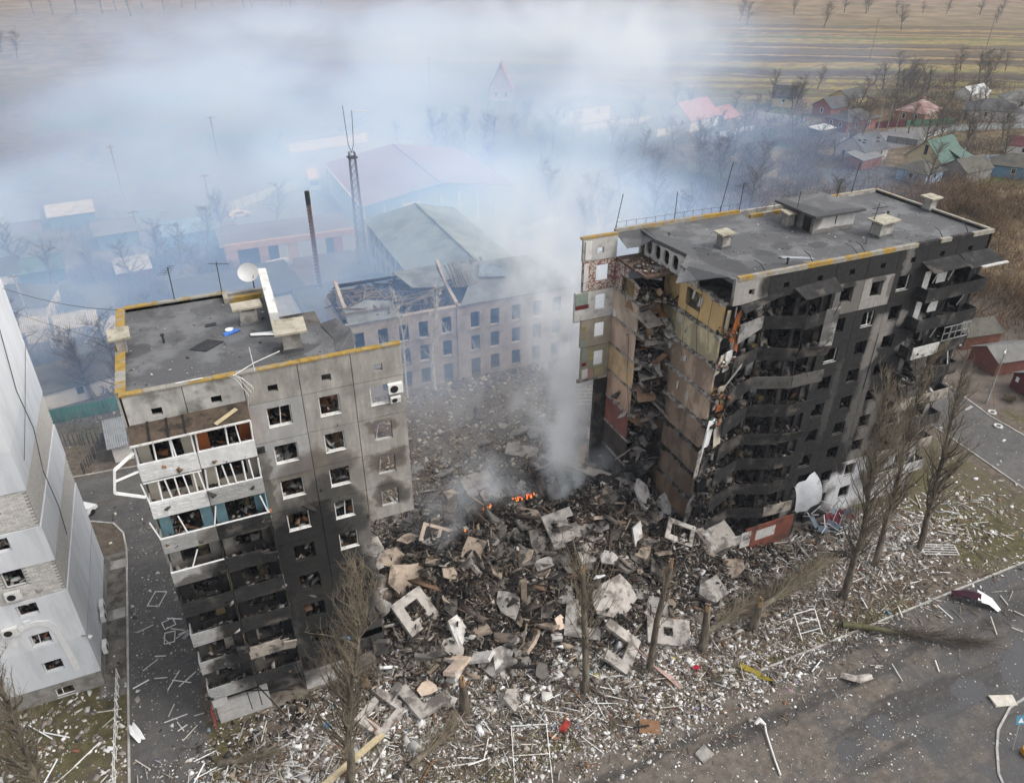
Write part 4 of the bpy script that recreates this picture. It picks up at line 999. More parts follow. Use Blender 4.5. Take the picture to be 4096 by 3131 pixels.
# --- torn side
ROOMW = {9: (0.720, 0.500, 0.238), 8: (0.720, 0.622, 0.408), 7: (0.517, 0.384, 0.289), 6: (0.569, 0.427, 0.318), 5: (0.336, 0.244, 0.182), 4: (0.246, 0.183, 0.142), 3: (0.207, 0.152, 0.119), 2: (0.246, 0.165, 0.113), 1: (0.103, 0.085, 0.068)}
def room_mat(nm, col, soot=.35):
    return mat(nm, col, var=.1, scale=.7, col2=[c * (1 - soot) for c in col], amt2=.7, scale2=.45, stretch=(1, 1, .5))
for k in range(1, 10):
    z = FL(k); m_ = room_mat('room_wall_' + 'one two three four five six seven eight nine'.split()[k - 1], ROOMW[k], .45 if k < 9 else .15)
    M = Matrix(((0, 1, 0, 42.0), (1, 0, 0, 0), (0, 0, 1, 0), (0, 0, 0, 1)))
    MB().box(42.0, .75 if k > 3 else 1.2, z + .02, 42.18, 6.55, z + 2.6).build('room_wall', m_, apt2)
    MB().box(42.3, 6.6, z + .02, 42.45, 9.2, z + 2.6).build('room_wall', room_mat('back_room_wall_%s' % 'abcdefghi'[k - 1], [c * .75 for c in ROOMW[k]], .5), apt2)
    # crushed rim of the floor above, every lump a piece of the wall head
    r = MB(); y = .4
    while y < 6.9:
        L = rnd.uniform(.25, .7); r.obox((41.98 + rnd.uniform(-.12, .06), y + L / 2, z + 2.68 + rnd.uniform(-.08, .06)), (.3, L, .24), rot3(rnd.uniform(-.2, .2), rnd.uniform(-.2, .2), 0), jit=.5); y += L
    tag(r.build('crushed_slab_edge', TORN if k > 4 else ASH, apt2), kind='stuff')
    # wallpaper hanging off
    if k >= 6:
        for j in range(2):
            yy = rnd.uniform(1.2, 6); MB().obox((41.9, yy, z + rnd.uniform(1.3, 2.1)), (.03, rnd.uniform(.15, .4), rnd.uniform(.4, .9)), rot3(rnd.uniform(-.2, .2), rnd.uniform(.05, .25), .1), jit=.3).build('hanging_wallpaper', PALEP, apt2)
MB().box(41.93, 3.6, 24.0, 41.99, 5.5, 25.5).build('ochre_panel', INSIDE[3], apt2)
# far party wall with its room colours
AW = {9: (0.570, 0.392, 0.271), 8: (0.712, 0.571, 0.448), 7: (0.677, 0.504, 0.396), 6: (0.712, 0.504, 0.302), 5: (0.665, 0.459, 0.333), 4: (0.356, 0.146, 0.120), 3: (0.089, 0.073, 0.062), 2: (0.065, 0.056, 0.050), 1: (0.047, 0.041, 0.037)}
def tile_mat(nm):
    m, nt, b = new_mat(nm); p = geo_pos(nt); x, y, z = V(nt, p)
    def fl(k):
        n = nt.nodes.new('ShaderNodeMath'); n.operation = 'FLOOR'; nt.links.new(k.k, n.inputs[0]); return S(nt, n.outputs[0])
    a = fl((x + y) * 7.5); c2 = fl(z * 7.5)
    cb = nt.nodes.new('ShaderNodeCombineXYZ'); nt.links.new(a.k, cb.inputs[0]); nt.links.new(c2.k, cb.inputs[1])
    w = nt.nodes.new('ShaderNodeTexWhiteNoise'); nt.links.new(cb.outputs[0], w.inputs['Vector'])
    c = mixc(nt, S(nt, w.outputs[0]).ss(.5, .52), (.50, .465, .41), (.25, .115, .09))
    nt.links.new(c, b.inputs['Base Color']); b.inputs['Roughness'].default_value = .4
    return m
TILES = tile_mat('red_white_tiles')
for k in range(1, 10):
    z = FL(k); dy = .0
    if k == 9:
        flap3 = MB(); flap3.add([(39.2, 12.3, z), (39.2, 8.9, z), (39.2, 8.4, z + 1.3), (39.2, 9.6, z + 1.7), (39.2, 10.2, z + 2.4), (39.2, 12.3, z + 2.6), (39.36, 12.3, z), (39.36, 8.9, z), (39.36, 8.4, z + 1.3), (39.36, 9.6, z + 1.7), (39.36, 10.2, z + 2.4), (39.36, 12.3, z + 2.6)], [(0, 1, 2, 3, 4, 5)[::-1], (6, 7, 8, 9, 10, 11), (1, 7, 8, 2), (2, 8, 9, 3), (3, 9, 10, 4), (4, 10, 11, 5)]); flap3.build('tiled_wall', TILES, apt2)
        MB().box(39.15, 9.1, z + .15, 39.19, 11.0, z + 1.5).build('ochre_panel', INSIDE[3], apt2)
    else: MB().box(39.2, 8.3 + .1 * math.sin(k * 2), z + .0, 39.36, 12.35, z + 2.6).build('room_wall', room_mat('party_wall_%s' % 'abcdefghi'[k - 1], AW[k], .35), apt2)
    MB().box(39.15, 8.0 + .2 * math.sin(k), z - .2, 42.1, 12.4, z - .01).build('floor_slab', TORN if k > 4 else ASH, apt2)
    MB().box(39.3, 12.4, z - .1, 42.0, 12.65, z + 2.6).build('rear_panel', DARKIN, apt2)
    MB().box(39.1, 8.0, z - .14, 39.22, 12.4, z + .06).build('slab_rim', TORN, apt2)
MB().box(39.2, 7.4, 25.8, 42.1, 12.4, 25.98).build('attic_floor', mat('dirt_brown', (.10, .065, .048), var=.4, scale=2, col2=(.3, .28, .25), amt2=.3, scale2=1.6), apt2)
litter_room(39.5, 41.7, 7.6, 12, 26.0, 90, [(.12, .08, .06, 4), (.5, .48, .44, 2), (.06, .05, .045, 3)], .15, .35)
# wall with octagonal holes in the roof space
hxm = mat('attic_wall_white', (.52, .50, .47), var=.12, scale=1.5, col2=(.25, .22, .19), amt2=.35, scale2=.9)
hx = MB()
for j in range(6):
    ya, yb = 4.0 + j * 1.32, 4.0 + (j + 1) * 1.32; ym = (ya + yb) / 2
    sq = [(ya, 26.0), (ym - .2, 26.0), (ym + .2, 26.0), (yb, 26.0), (yb, 26.6), (yb, 27.2), (yb, 27.7), (ym + .2, 27.7), (ym - .2, 27.7), (ya, 27.7), (ya, 27.2), (ya, 26.6)]
    oc = [(ym - .42, 26.5), (ym - .2, 26.28), (ym + .2, 26.28), (ym + .42, 26.5), (ym + .42, 26.6), (ym + .42, 27.2), (ym + .42, 27.3), (ym + .2, 27.52), (ym - .2, 27.52), (ym - .42, 27.3), (ym - .42, 27.2), (ym - .42, 26.6)]
    vs_ = [(xx, y, z) for xx in (41.75, 41.93) for P in (sq, oc) for y, z in P]
    n = 12; fs = []
    for i in range(n):
        i2 = (i + 1) % n; fs += [(i, n + i, n + i2, i2), (2 * n + i, 2 * n + i2, 3 * n + i2, 3 * n + i), (n + i, 3 * n + i, 3 * n + i2, n + i2)]
    hx.add(vs_, fs)
hx.build('pierced_attic_wall', hxm, apt2)
# the strip of rear wall left standing with its windows
RW = thing('rear_wall_fragment', 'tall strip of rear wall with empty windows and tiles beside the torn rooms', 'wall', (37.5, 12.5, 14))
def rear(k, x0, x1, z0, z1, op, m_): panel(RW, 'wall_panel', x0, x1, z0, z1, op, m_, y0=12.4, y1=12.7, gap=.01)
RPL = mat('plaster_white', (.62, .60, .57), var=.12, scale=1.2, col2=(.36, .33, .3), amt2=.35, scale2=.9)
rear(10, 35.9, 39.25, 26.0, 28.0, (37.3, 37.95, 26.6, 27.1), mat('plaster_grey', (.45, .44, .42), var=.15, scale=1.2, col2=(.3, .28, .25), amt2=.3, scale2=.8))
rear(9, 36.0, 39.25, 23.2, 25.95, (37.3, 38.6, 23.95, 25.5), TILES)
rear(8, 36.0, 39.25, 20.4, 23.15, (37.4, 38.5, 21.2, 22.7), RPL)
rear(7, 36.1, 39.25, 17.6, 20.35, (37.5, 38.6, 18.4, 19.9), room_mat('cream_paper', (.44, .38, .3), .2))
rear(6, 36.3, 39.25, 14.2, 17.55, (37.6, 38.7, 15.4, 17.0), room_mat('yellow_paper', (.42, .385, .29), .3))
PAT = [mat('mint_paint', (.27, .34, .29), var=.2, scale=2, col2=(.3, .28, .25), amt2=.5, scale2=2), mat('maroon_paint', (.16, .03, .035), var=.1), RPL, mat('yellow_paint', (.38, .33, .17), var=.2, scale=2, col2=(.32, .28, .24), amt2=.5, scale2=2), mat('pink_paint', (.40, .26, .22), var=.2)]
for (x0, x1, z0, z1, i) in ((35.4, 36.6, 22.0, 23.1, 0), (35.4, 36.7, 21.6, 21.95, 1), (35.3, 36.4, 20.5, 21.55, 2), (36.1, 36.6, 18.6, 19.8, 3), (36.1, 36.6, 17.7, 18.5, 0), (36.35, 36.9, 16.3, 17.4, 0), (36.35, 36.8, 15.7, 16.0, 1), (36.9, 37.5, 16.2, 17.3, 3), (36.4, 37.0, 14.3, 15.3, 2), (37.0, 37.5, 14.3, 15.2, 4), (37.7, 38.8, 14.4, 15.2, 3), (36.05, 36.5, 23.3, 25.8, 2), (36.1, 36.7, 26.2, 27.8, 2)):
    MB().box(x0, 12.31, z0, x1, 12.385, z1).build('paint_patch', PAT[i], RW)
MB().box(35.35, 12.4, 20.3, 35.95, 12.7, 23.2).build('wall_stub', RPL, RW)
MB().box(35.75, 12.38, 27.98, 39.3, 12.75, 28.2).build('coping', MOSSC, RW)
MB().box(36.0, 12.42, 13.9, 39.2, 12.66, 14.18).build('broken_edge', TORN, RW)
MB().box(37.9, 12.3, .0, 39.2, 12.7, 13.9).build('burnt_pier', BURNTP, RW)
ac_unit(39.1, 12.1, 20.6, 'white air conditioner in the corner of the torn rooms', 1.2, 0, 1.0)
# jumbled slabs hanging in the stairwell between the two walls
JP = [mat('jumble_brown', (.26, .165, .105), var=.3, scale=2), TORN, mat('jumble_grey', (.33, .295, .26), var=.3, scale=2), mat('jumble_orange', (.34, .17, .08), var=.3, scale=2), ASH, CHAR]
for k in range(2, 10):
    z = FL(k)
    for j in range(9):
        t_ = rnd.random(); x = 39.5 + 2.5 * t_ + rnd.uniform(-.2, .3); y = 8.4 - 1.6 * t_ + rnd.uniform(-.5, 1.8)
        s_ = rnd.uniform(.8, 2.3)
        q = MB().obox((x, y, z - rnd.uniform(.2, 2.5)), (s_, s_ * rnd.uniform(.4, .9), rnd.uniform(.05, .22)), rot3(rnd.uniform(-.9, .9), rnd.uniform(-.9, .9), rnd.uniform(0, 3)), jit=.35)
        mm = JP[rnd.choice((0, 1, 2, 3, 0, 1) if k > 7 else (1, 2, 4, 0, 2, 4) if k > 4 else (4, 5, 5, 2, 4))]
        tag(q.build('hanging_slab', mm), 'broken slab jammed in the torn stairwell of the right block' if k > 6 else 'sooty broken slab jammed low in the torn stairwell of the right block', 'slab', 'slabs jammed in the torn stairwell, upper' if k > 6 else 'slabs jammed in the torn stairwell, lower', 'thing')
    litter_room(39.5, 42.1, 6.8, 11.5, z + .02, 75, ROOMPAL + [(.3, .2, .13, 6), (.05, .045, .04, 6)] if k > 7 else CHARPAL + [(.3, .27, .24, 3)], 1.3, .6)
# boards and sheets hanging at the front corner of the tear
for (x, y, z, sx, sz, m_, rx, rz) in ((42.3, .5, 24.2, .5, 2.4, PAT[3], .1, .3), (42.9, .2, 24.0, .45, 2.6, INSIDE[0], .05, .1), (43.3, .3, 23.0, .35, 2.2, INSIDE[0], -.08, .2), (42.2, .4, 20.8, .7, 2.0, INSIDE[1], .15, .4), (42.9, .4, 20.9, .8, 2.0, WHITEW, .1, .2), (42.4, .3, 17.5, .5, 2.2, TANP, .1, .2), (43.0, .4, 17.6, .4, 1.7, PAT[3], -.1, .2), (42.8, .3, 16.6, .7, .7, INSIDE[0], .1, .1), (42.1, .3, 14.2, .9, 2.6, WHITEP, .05, .3), (43.0, .3, 13.9, .9, 2.4, INSIDE[1], -.1, .2), (41.7, .4, 11.2, 1.6, 3.0, TORN, .05, .5), (42.3, .5, 10.6, 1.0, 2.4, ASH, .1, .3), (41.7, .8, 5.5, 1.0, 3.2, ASH, .1, .4), (43.5, .1, 19.6, .1, 2.6, WHITEW, .4, .2), (41.6, .1, 13.0, .08, 3.0, WHITEP, .02, 0)):
    MB().obox((x, y, z), (sx, .09, sz), rot3(rx, rnd.uniform(-.12, .12), rz), jit=.2).build('hanging_board', m_, apt2)
for k in range(2, 10):
    litter_room(41.9, 43.6, .1, 1.4, FL(k) - .1, 60, ROOMPAL if k > 5 else CHARPAL, .8, .5)
for (y0, z0, y1, z1) in ((3.4, 26, 3.0, 20.5), (2.0, 25.8, 1.6, 21.5), (4.9, 25.9, 4.9, 19.0), (1.2, 27.8, 1.1, 25.6), (9.0, 20, 7.6, 12), (10.5, 26, 9.5, 22)):
    q = MB(); x = 41.85 if y0 < 7 else 39.0
    q.tube([(x, y0, z0), (x - .12, (y0 + y1) / 2 + .2, (z0 + z1) / 2), (x - .05, y1, z1)], .022, 4); q.build('hanging_wire', CHAR, apt2)
# ------------------------------------------------------------------ white block at the left
WW = mat('white_render', (.70, .715, .735), var=.05, scale=.7, col2=(.62, .635, .655), amt2=.45, scale2=.5, stretch=(1.5, 1.5, .3), rough=.8, bump=.006, bscale=14)
WW2 = mat('white_render_patch', (.64, .665, .695), var=.05, scale=.7, col2=(.56, .585, .61), amt2=.4, scale2=.5, stretch=(1.5, 1.5, .3), rough=.8, bump=.006, bscale=14)
BRK = mat('white_brick', (.60, .575, .54), var=.12, scale=4, rand=.16, rough=.85)
MORT = mat('mortar', (.30, .285, .27), var=.15, scale=3)
STONE = mat('base_stone', (.27, .255, .235), var=.25, scale=1.5, col2=(.18, .17, .155), amt2=.5, scale2=1.2, bump=.02)
wb = thing('apartment_block', 'white rendered apartment block with pale brick bands standing whole at the left edge', 'apartment block', (-8, 7.8, 0))
X0 = -24.0
def wband(z0, z1, fr, m_, nm):
    """front strip with window openings, right face strip"""
    cols = [(-11.32, -10.0), (-16.6, -15.2), (-21.6, -20.2)]
    xs = [X0, -18.3, -13.2, -8.0 + fr]
    zc = next((z for z in (0.0, 3.05, 5.95, 8.9, 11.98, 14.88, 17.9, 20.9, 23.9) if z0 - .1 < z < z1 + .1), None)
    return xs, cols
_top0 = set(COL.objects); _cl0 = len(clutter)
LV = [(-1.3, .62, 'stone'), (.62, 4.52, 'w2'), (4.54, 9.2, 'w'), (9.2, 12.1, 'b'), (12.1, 15.14, 'w'), (15.14, 18.2, 'b'), (18.2, 21.3, 'w2'), (21.3, 28.6, 'w')]
WT = [-.95, 1.85, 4.72, 7.72, 10.52, 13.65, 16.5, 19.5, 22.5, 25.4]      # sills
WH = [(.0 + -.95, -.02), (1.85, 3.05), (4.72, 5.95), (7.75, 8.9), (10.55, 12.03), (13.7, 14.88), (16.6, 17.9), (19.6, 20.9), (22.6, 23.9), (25.5, 26.8)]
for z0, z1, kind in LV:
    fr = .1 if kind in 'ww2' else 0.0
    m_ = {'w': WW, 'w2': WW2, 'b': MORT, 'stone': STONE}[kind]
    # windows that lie in this level, cut into sub-bands so that each panel has one opening
    ws = [w for w in WH if w[0] >= z0 - .05 and w[1] <= z1 + .05]
    cuts = [z0]
    for a, b_ in zip(ws, ws[1:]): cuts.append((a[1] + b_[0]) / 2)
    cuts.append(z1)
    for (c0, c1), w in zip(zip(cuts, cuts[1:]), ws or [None]):
        for (xa, xb, wx0, wx1) in ((-13.2, -8.0 + fr, -11.3, -10.0), (-18.3, -13.2, -16.6, -15.3), (X0, -18.3, -21.6, -20.3)):
            q = MB()
            if w: q.ring(xa, xb, c0, c1, wx0, wx1, w[0], w[1], 7.8 - fr, 8.15)
            else: q.box(xa, 7.8 - fr, c0, xb, 8.15, c1)
            q.build('wall_panel', m_, wb)
            if w and xa == -13.2:
                window_frame(wb, wx0 + .01, wx1 - .01, w[0] + .01, w[1] - .01, 7.95, (0, 1, 2, 1)[int(w[0]) % 4], WHITEP)
                litter_room(wx0 - .5, wx1 + .5, 8.2, 10.5, w[0] - .6, 90, ROOMPAL + [(.6, .58, .55, 4)], 1.3, .5)
    q = MB(); q.box(-8.35, 8.15, z0, -8.0 + fr + (.0), 21.0 + (.12 if kind in 'ww2' else 0), z1); q.build('side_panel', m_, wb)
for k in range(10):
    MB().box(X0, 8.16, WH[k][0] - 1.1, -8.36, 12.5, WH[k][0] - .85).build('floor_slab', FLOORIN, wb)
MB().box(X0, 12.5, -.4, -8.36, 12.7, 28.5).build('spine_wall', DARKIN, wb)
MB().box(X0, 20.8, -.4, -8.36, 21.0, 28.5).build('rear_wall', WW, wb)
MB().box(X0, 7.9, 28.45, -8.1, 21.0, 28.6).build('roof', ROOFM, wb)
MB().box(-8.0 + .1, 7.8, 4.48, -8.0 + .13, 21.1, 4.54).build('joint_strip', GREYMET, wb)
# brickwork: the bricks that show largest are separate pieces, the rest one mesh
bme = {}
nb = 0
rest = MB()
def brick_at(x, y, z, face):
    global nb
    jx, jz = rnd.uniform(-.012, .012), rnd.uniform(-.004, .004)
    d = rnd.uniform(.012, .03)
    q = rest
    if face == 'f': box = (x, 7.8 - d, z, x + .37, 7.805, z + .125)
    else: box = (-8.005, y, z, -8.0 + d, y + .37, z + .125)
    if face == 'f' and x > -11.6 and nb < 298:
        if 'b' not in bme: bme['b'] = MB().box(0, -.03, 0, .37, .005, .125).build('brick', BRK, None, me_only=True)
        o = link('brick', bme['b'], wb); o.location = (x + 8 + jx, d - .02 if False else -(d - .03), z + jz); nb += 1
    else: q.box(*box)
for (z0, z1) in ((9.25, 12.05), (15.2, 18.15)):
    r = 0; z = z0
    while z < z1 - .1:
        x = -8.0 - .39 - (.2 if r % 2 else 0)
        while x > X0:
            inwin = any(a - .36 < x < b_ for a, b_ in ((-11.3, -10.0), (-16.6, -15.3), (-21.6, -20.3))) and any(w0 - .12 < z < w1 for w0, w1 in WH)
            if not inwin: brick_at(x, 0, z, 'f')
            x -= .39
        y = 7.82 + (.2 if r % 2 else 0)
        while y < 20.9: brick_at(0, y, z, 's'); y += .39
        z += .14; r += 1
tag(rest.build('brickwork', BRK, wb), kind='stuff')
MB().box(X0, 7.85, -1.3, -8.3, 8.1, -1.1).build('plinth', STONE, wb)
# painted arch round a window, downpipe leg
ar = MB(); pts = [(-12.1, 5.4), (-11.9, 6.25), (-11.3, 6.75), (-10.5, 6.8), (-9.95, 6.45), (-9.7, 5.6), (-9.55, 3.0), (-9.5, 1.5), (-9.05, 1.5), (-9.15, 3.4), (-9.4, 6.3), (-9.7, 6.95), (-10.4, 7.2), (-10.75, 7.18), (-10.75, 7.45), (-11.2, 7.45), (-11.2, 7.1), (-11.8, 6.9), (-12.3, 6.2), (-12.5, 5.3)]
Mx = Matrix(((1, 0, 0, 0), (0, 0, -1, 0), (0, 1, 0, 0), (0, 0, 0, 1)))
ar.prism(pts, -7.74, -7.62, M=Mx)
ar.build('white_arch', mat('arch_white', (.74, .74, .74), var=.06, scale=2), wb)
for (x, y, z, rz, lab) in ((-7.75, 13.4, 1.6, R_(90), 'air conditioner on the side of the white block, upper of the close pair'), (-7.75, 12.7, 1.2, R_(90), 'air conditioner on the side of the white block, lower of the close pair'), (-7.75, 9.9, .5, R_(90), 'lone air conditioner low on the side wall near the front corner of the white block'),
                           (-11.0, 7.68, 9.75, 0, 'air conditioner under the brick band window of the white block'), (-12.1, 7.65, 6.7, 0, 'air conditioner left of the white arch on the white block'), (-11.5, 7.65, 12.7, 0, 'air conditioner under the second highest visible window of the white block')):
    ac_unit(x, y, z, lab, rz, 0, 1.15)
lampw = thing('wall_lamp', 'grey floodlight on a bracket at the front corner of the white block', 'lamp', (-8.0, 7.6, 4.6))
MB().bar((-8.2, 7.65, 4.7), (-7.6, 7.3, 4.8), .06).build('bracket', GREYMET, lampw)
MB().tube([(-7.65, 7.3, 4.85), (-7.5, 7.15, 4.7)], [.1, .18], 8).build('lamp_head', ACW, lampw)
# the block stands a little nearer and higher than the survey of its windows
WO = Vector((.25, -1.05, 1.08))
for o in [o for o in COL.objects if o not in _top0 and o.parent is None] + [wb]: o.location = o.location + WO
for i in range(_cl0, len(clutter)): clutter[i] = (clutter[i][0] + np.array(WO), *clutter[i][1:])
# slack cables from the wall
def cable(label, pts, r=.03, m_=None, group=None):
    q = MB(); P = []
    for a, b_ in zip(pts, pts[1:]):
        a, b_ = Vector(a), Vector(b_)
        for i in range(8): P.append(a.lerp(b_, i / 8))
    P.append(Vector(pts[-1])); q.tube(P, r, 4); return tag(q.build('cable', m_ or DKMETAL), label, 'cable', group)
def sag(a, b_, s, n=10):
    a, b_ = Vector(a), Vector(b_); return [a.lerp(b_, i / n) - Vector((0, 0, 4 * s * (i / n) * (1 - i / n))) for i in range(n + 1)]
cable('dark cable hanging loosely down the side of the white block', [(-7.55, 14.8, 28.5), (-7.53, 12.6, 23.5), (-7.52, 13.2, 20.0), (-7.5, 11.4, 17.5), (-7.52, 11.9, 14.0), (-7.5, 11.1, 11.8)])
cable('thin overhead wire crossing the yard from the white block roof to the left block', sag((-9, 20.8, 28.6), (0, 12, 28.4), .5), .02)
cable('thin slack wire running over the side wall of the white block', [(-7.56, 8.4, 20.5), (-7.55, 12.6, 21.6), (-7.56, 19.8, 23.6)], .018)
cable('long wire sagging behind the blocks from the far left pole to the right', sag((-28, 55, 22), (2, 40, 9.5), .8), .022)

# ------------------------------------------------------------------ the heap of ruins
def heap_mat():
    m, nt, b = new_mat('heap_of_ruins'); p = geo_pos(nt); x, y, z = V(nt, p)
    n1 = noise_s(nt, p, .8, 5, .7); n2 = noise_s(nt, p, 4, 4, .7); n3 = noise_s(nt, p, .25, 4, .6)
    c = mixc(nt, n2.ss(.35, .65), (.10, .085, .07), (.24, .215, .185))
    c = mixc(nt, n1.ss(.55, .7), c, (.15, .105, .07))
    dx = (x - 27.0 + (n3 - .5) * 14.0) / 12.0; dy = (y - 4.0 + (n1 - .5) * 7.0) / 9.5
    k = 1.0 - (dx * dx + dy * dy).ss(.35, 1.1)
    dx2 = (x - 42.5) / 5.0; dy2 = (y + 1.0) / 5.0
    k = k.max(1.0 - (dx2 * dx2 + dy2 * dy2 + (n3 - .5)).ss(.3, 1.0)).max((1.0 - (((x - 8.0) / 4.0) * ((x - 8.0) / 4.0) + ((y + 2.0) / 1.8) * ((y + 2.0) / 1.8)).ss(.4, 1.1)))
    c = mixc(nt, (k * (.4 + n2 * .95)).clamp(), c, mixc(nt, n1.ss(.4, .7), (.015, .014, .013), (.042, .036, .031)))
    nt.links.new(c, b.inputs['Base Color']); b.inputs['Roughness'].default_value = .95; b.inputs['Specular IOR Level'].default_value = .15
    bn = nt.nodes.new('ShaderNodeBump'); bn.inputs['Strength'].default_value = .9; bn.inputs['Distance'].default_value = .15
    nt.links.new((n2 + n1).k, bn.inputs['Height']); nt.links.new(bn.outputs[0], b.inputs['Normal'])
    return m
gx = np.arange(-1, 66.01, .3); gy = np.arange(-9, 30.01, .3)
GX, GY = np.meshgrid(gx, gy); HH = heap_h(GX, GY)
bumpy = np.array([[mnoise.noise(Vector((x * 1.6, y * 1.6, 0))) + .6 * mnoise.noise(Vector((x * 4, y * 4, 3))) for x in gx] for y in gy])
HZ = np.where(HH > .12, HH + bumpy * np.minimum(.42, HH * .6), HH - .15)
nx, ny = len(gx), len(gy)
idx = np.arange(nx * ny).reshape(ny, nx)
qd = np.stack([idx[:-1, :-1], idx[:-1, 1:], idx[1:, 1:], idx[1:, :-1]], -1).reshape(-1, 4)
keep = (HZ.ravel()[qd].max(1) > .0)
hm = link('rubble_heap', fast_mesh('rubble_heap', np.stack([GX, GY, HZ], -1).reshape(-1, 3), qd[keep], None, [heap_mat()]))
tag(hm, 'blackened heap of ruins filling the gap where the middle of the block fell', kind='stuff')

FRONTPAL = [(.72, .71, .69, 13), (.55, .53, .49, 9), (.30, .27, .24, 6), (.19, .165, .14, 7), (.36, .29, .22, 4), (.24, .125, .07, 1.6), (.06, .055, .05, 3), (.12, .2, .32, .35), (.32, .46, .52, .2), (.35, .07, .06, .18), (.4, .25, .33, .12), (.1, .2, .12, .12), (.45, .39, .16, .15), (.22, .19, .3, .2)]
HEAPPAL = [(.026, .023, .021, 11), (.06, .049, .041, 7), (.11, .088, .072, 5), (.19, .16, .133, 3), (.33, .295, .255, 1.5), (.15, .095, .06, 1.8), (.5, .48, .45, .4)]
COURTPAL = [(.52, .49, .43, 2.2), (.33, .3, .26, 4), (.19, .165, .14, 6), (.09, .08, .07, 6), (.4, .3, .2, 1.5), (.6, .56, .44, 1.5), (.25, .13, .07, .5)]
GRITPAL = [(.7, .69, .66, 6), (.5, .48, .45, 4), (.35, .3, .26, 3), (.4, .28, .18, 1)]
P_c, P_s, P_t = [], [], []
def strew(cx_, cy_, rx, ry, n, pal, L0, flat=.35, up=.0, gauss=True, box=None, slim=1.0):
    if box: xy = np.column_stack([RNG.uniform(box[0], box[1], n), RNG.uniform(box[2], box[3], n)])
    else: xy = RNG.normal(0, 1, (n, 2)) * (rx, ry) + (cx_, cy_)
    L = L0 * RNG.lognormal(0, .55, n).clip(.35, 3.2)
    shard = pal[0][0] < .04
    s = np.column_stack([L * (1.5 if shard else 1), L * RNG.uniform(.15 if shard else .25, .65 if shard else .95, n), L * RNG.uniform(.05, .2 if shard else flat, n)])
    h = heap_h(xy[:, 0], xy[:, 1]); h = np.where(h > .12, h, 0)
    # gathered in drifts, bare between them
    dr = np.sin(xy[:, 0] * .9 + 2.1 * np.sin(xy[:, 1] * .55)) * np.sin(xy[:, 1] * 1.3 + 1.7 * np.sin(xy[:, 0] * .4)) + .6 * np.sin(xy[:, 0] * 2.7 + xy[:, 1] * 1.9) * np.sin(xy[:, 1] * 3.1 - xy[:, 0] * 1.1)
    keepp = RNG.random(n) < (.62 + .5 * dr)
    # nothing inside the standing buildings
    ok = keepp & ~(((xy[:, 0] > -.3) & (xy[:, 0] < 13.2) & (xy[:, 1] > -.5) & (xy[:, 1] < 12.6)) | ((xy[:, 0] > 42.2) & (xy[:, 0] < 69.5) & (xy[:, 1] > -.9) & (xy[:, 1] < 13.2)) | ((xy[:, 0] < -8) & (xy[:, 1] > 7.7) & (xy[:, 1] < 21)) | ((xy[:, 0] > 19) & (xy[:, 0] < 51) & (xy[:, 1] > 39.8)))
    z = h + s[:, 2] * .35 + RNG.uniform(0, 1, n) * up * (h > .3)
    P_c.append(np.column_stack([xy, z])[ok]); P_s.append(s[ok]); P_t.append(pick(pal, n)[ok])
# front apron, drive, verge, road
strew(20, -5.6, 10, 2.4, 13000, FRONTPAL, .165); strew(8, -5.5, 5, 2.0, 6500, FRONTPAL, .17); strew(32, -7.0, 8, 2.4, 8500, FRONTPAL, .165); strew(22, -5.5, 11, 2.4, 1500, FRONTPAL, .36)
strew(24, -10.5, 12, 2.4, 9500, FRONTPAL, .12); strew(40, -9.5, 5, 2.4, 3000, FRONTPAL, .145); strew(55, -6.0, 9, 2.4, 6000, FRONTPAL, .155)
strew(0, 0, 0, 0, 3400, GRITPAL, .055, box=(-6, 12, -14, 6)); strew(0, 0, 0, 0, 1700, FRONTPAL, .15, box=(-20, -6.3, -6, 7.6)); strew(0, 0, 0, 0, 2200, GRITPAL, .055, box=(-6, 0, 6, 30))
strew(0, 0, 0, 0, 5000, GRITPAL, .06, box=(10, 48, -24, -8)); strew(0, 0, 0, 0, 1500, FRONTPAL, .17, box=(14, 44, -15, -9)); strew(0, 0, 0, 0, 900, GRITPAL, .06, box=(45, 95, -26, -8)); strew(0, 0, 0, 0, 700, GRITPAL, .13, box=(60, 95, -12, 16))
strew(-11, 5, 3, 4, 700, FRONTPAL, .16); strew(66, -5, 6, 2.4, 2200, GRITPAL, .13)
# heap
strew(27, 4.5, 8.0, 5.5, 13000, HEAPPAL, .19, .5, .3); strew(27, 4.5, 8.0, 5.5, 1500, HEAPPAL, .5, .4, .5); strew(20, 2, 5, 4, 4200, HEAPPAL, .21, .5, .3); strew(38, 5, 5, 5, 6500, HEAPPAL + [(.45, .42, .38, 6)], .24, .5, .4); strew(43, -3, 4, 2.2, 2800, HEAPPAL + [(.5, .48, .45, 5)], .22, .45, .3)
strew(28, 0, 9, 3, 6000, HEAPPAL + [(.4, .37, .33, 4)], .2, .45, .3); strew(8, -2.6, 4, 1.2, 2000, HEAPPAL, .18); strew(50, -3.0, 5, 1.5, 2500, HEAPPAL + [(.6, .6, .6, 2)], .17)
strew(27, 3.5, 9, 6, 13000, HEAPPAL + [(.13, .11, .092, 4), (.3, .27, .24, 1)], .1, .5, .1); strew(22, -6, 13, 3, 9000, FRONTPAL + [(.25, .215, .18, 12)], .085)
strew(0, 0, 0, 0, 9000, GRITPAL + [(.2, .17, .14, 10)], .05, box=(8, 76, -25, -12.5)); strew(52, -12.6, 14, .9, 2600, FRONTPAL + [(.2, .17, .14, 14)], .1); strew(34, -13.2, 10, 1.6, 4200, FRONTPAL + [(.22, .18, .15, 14)], .1)
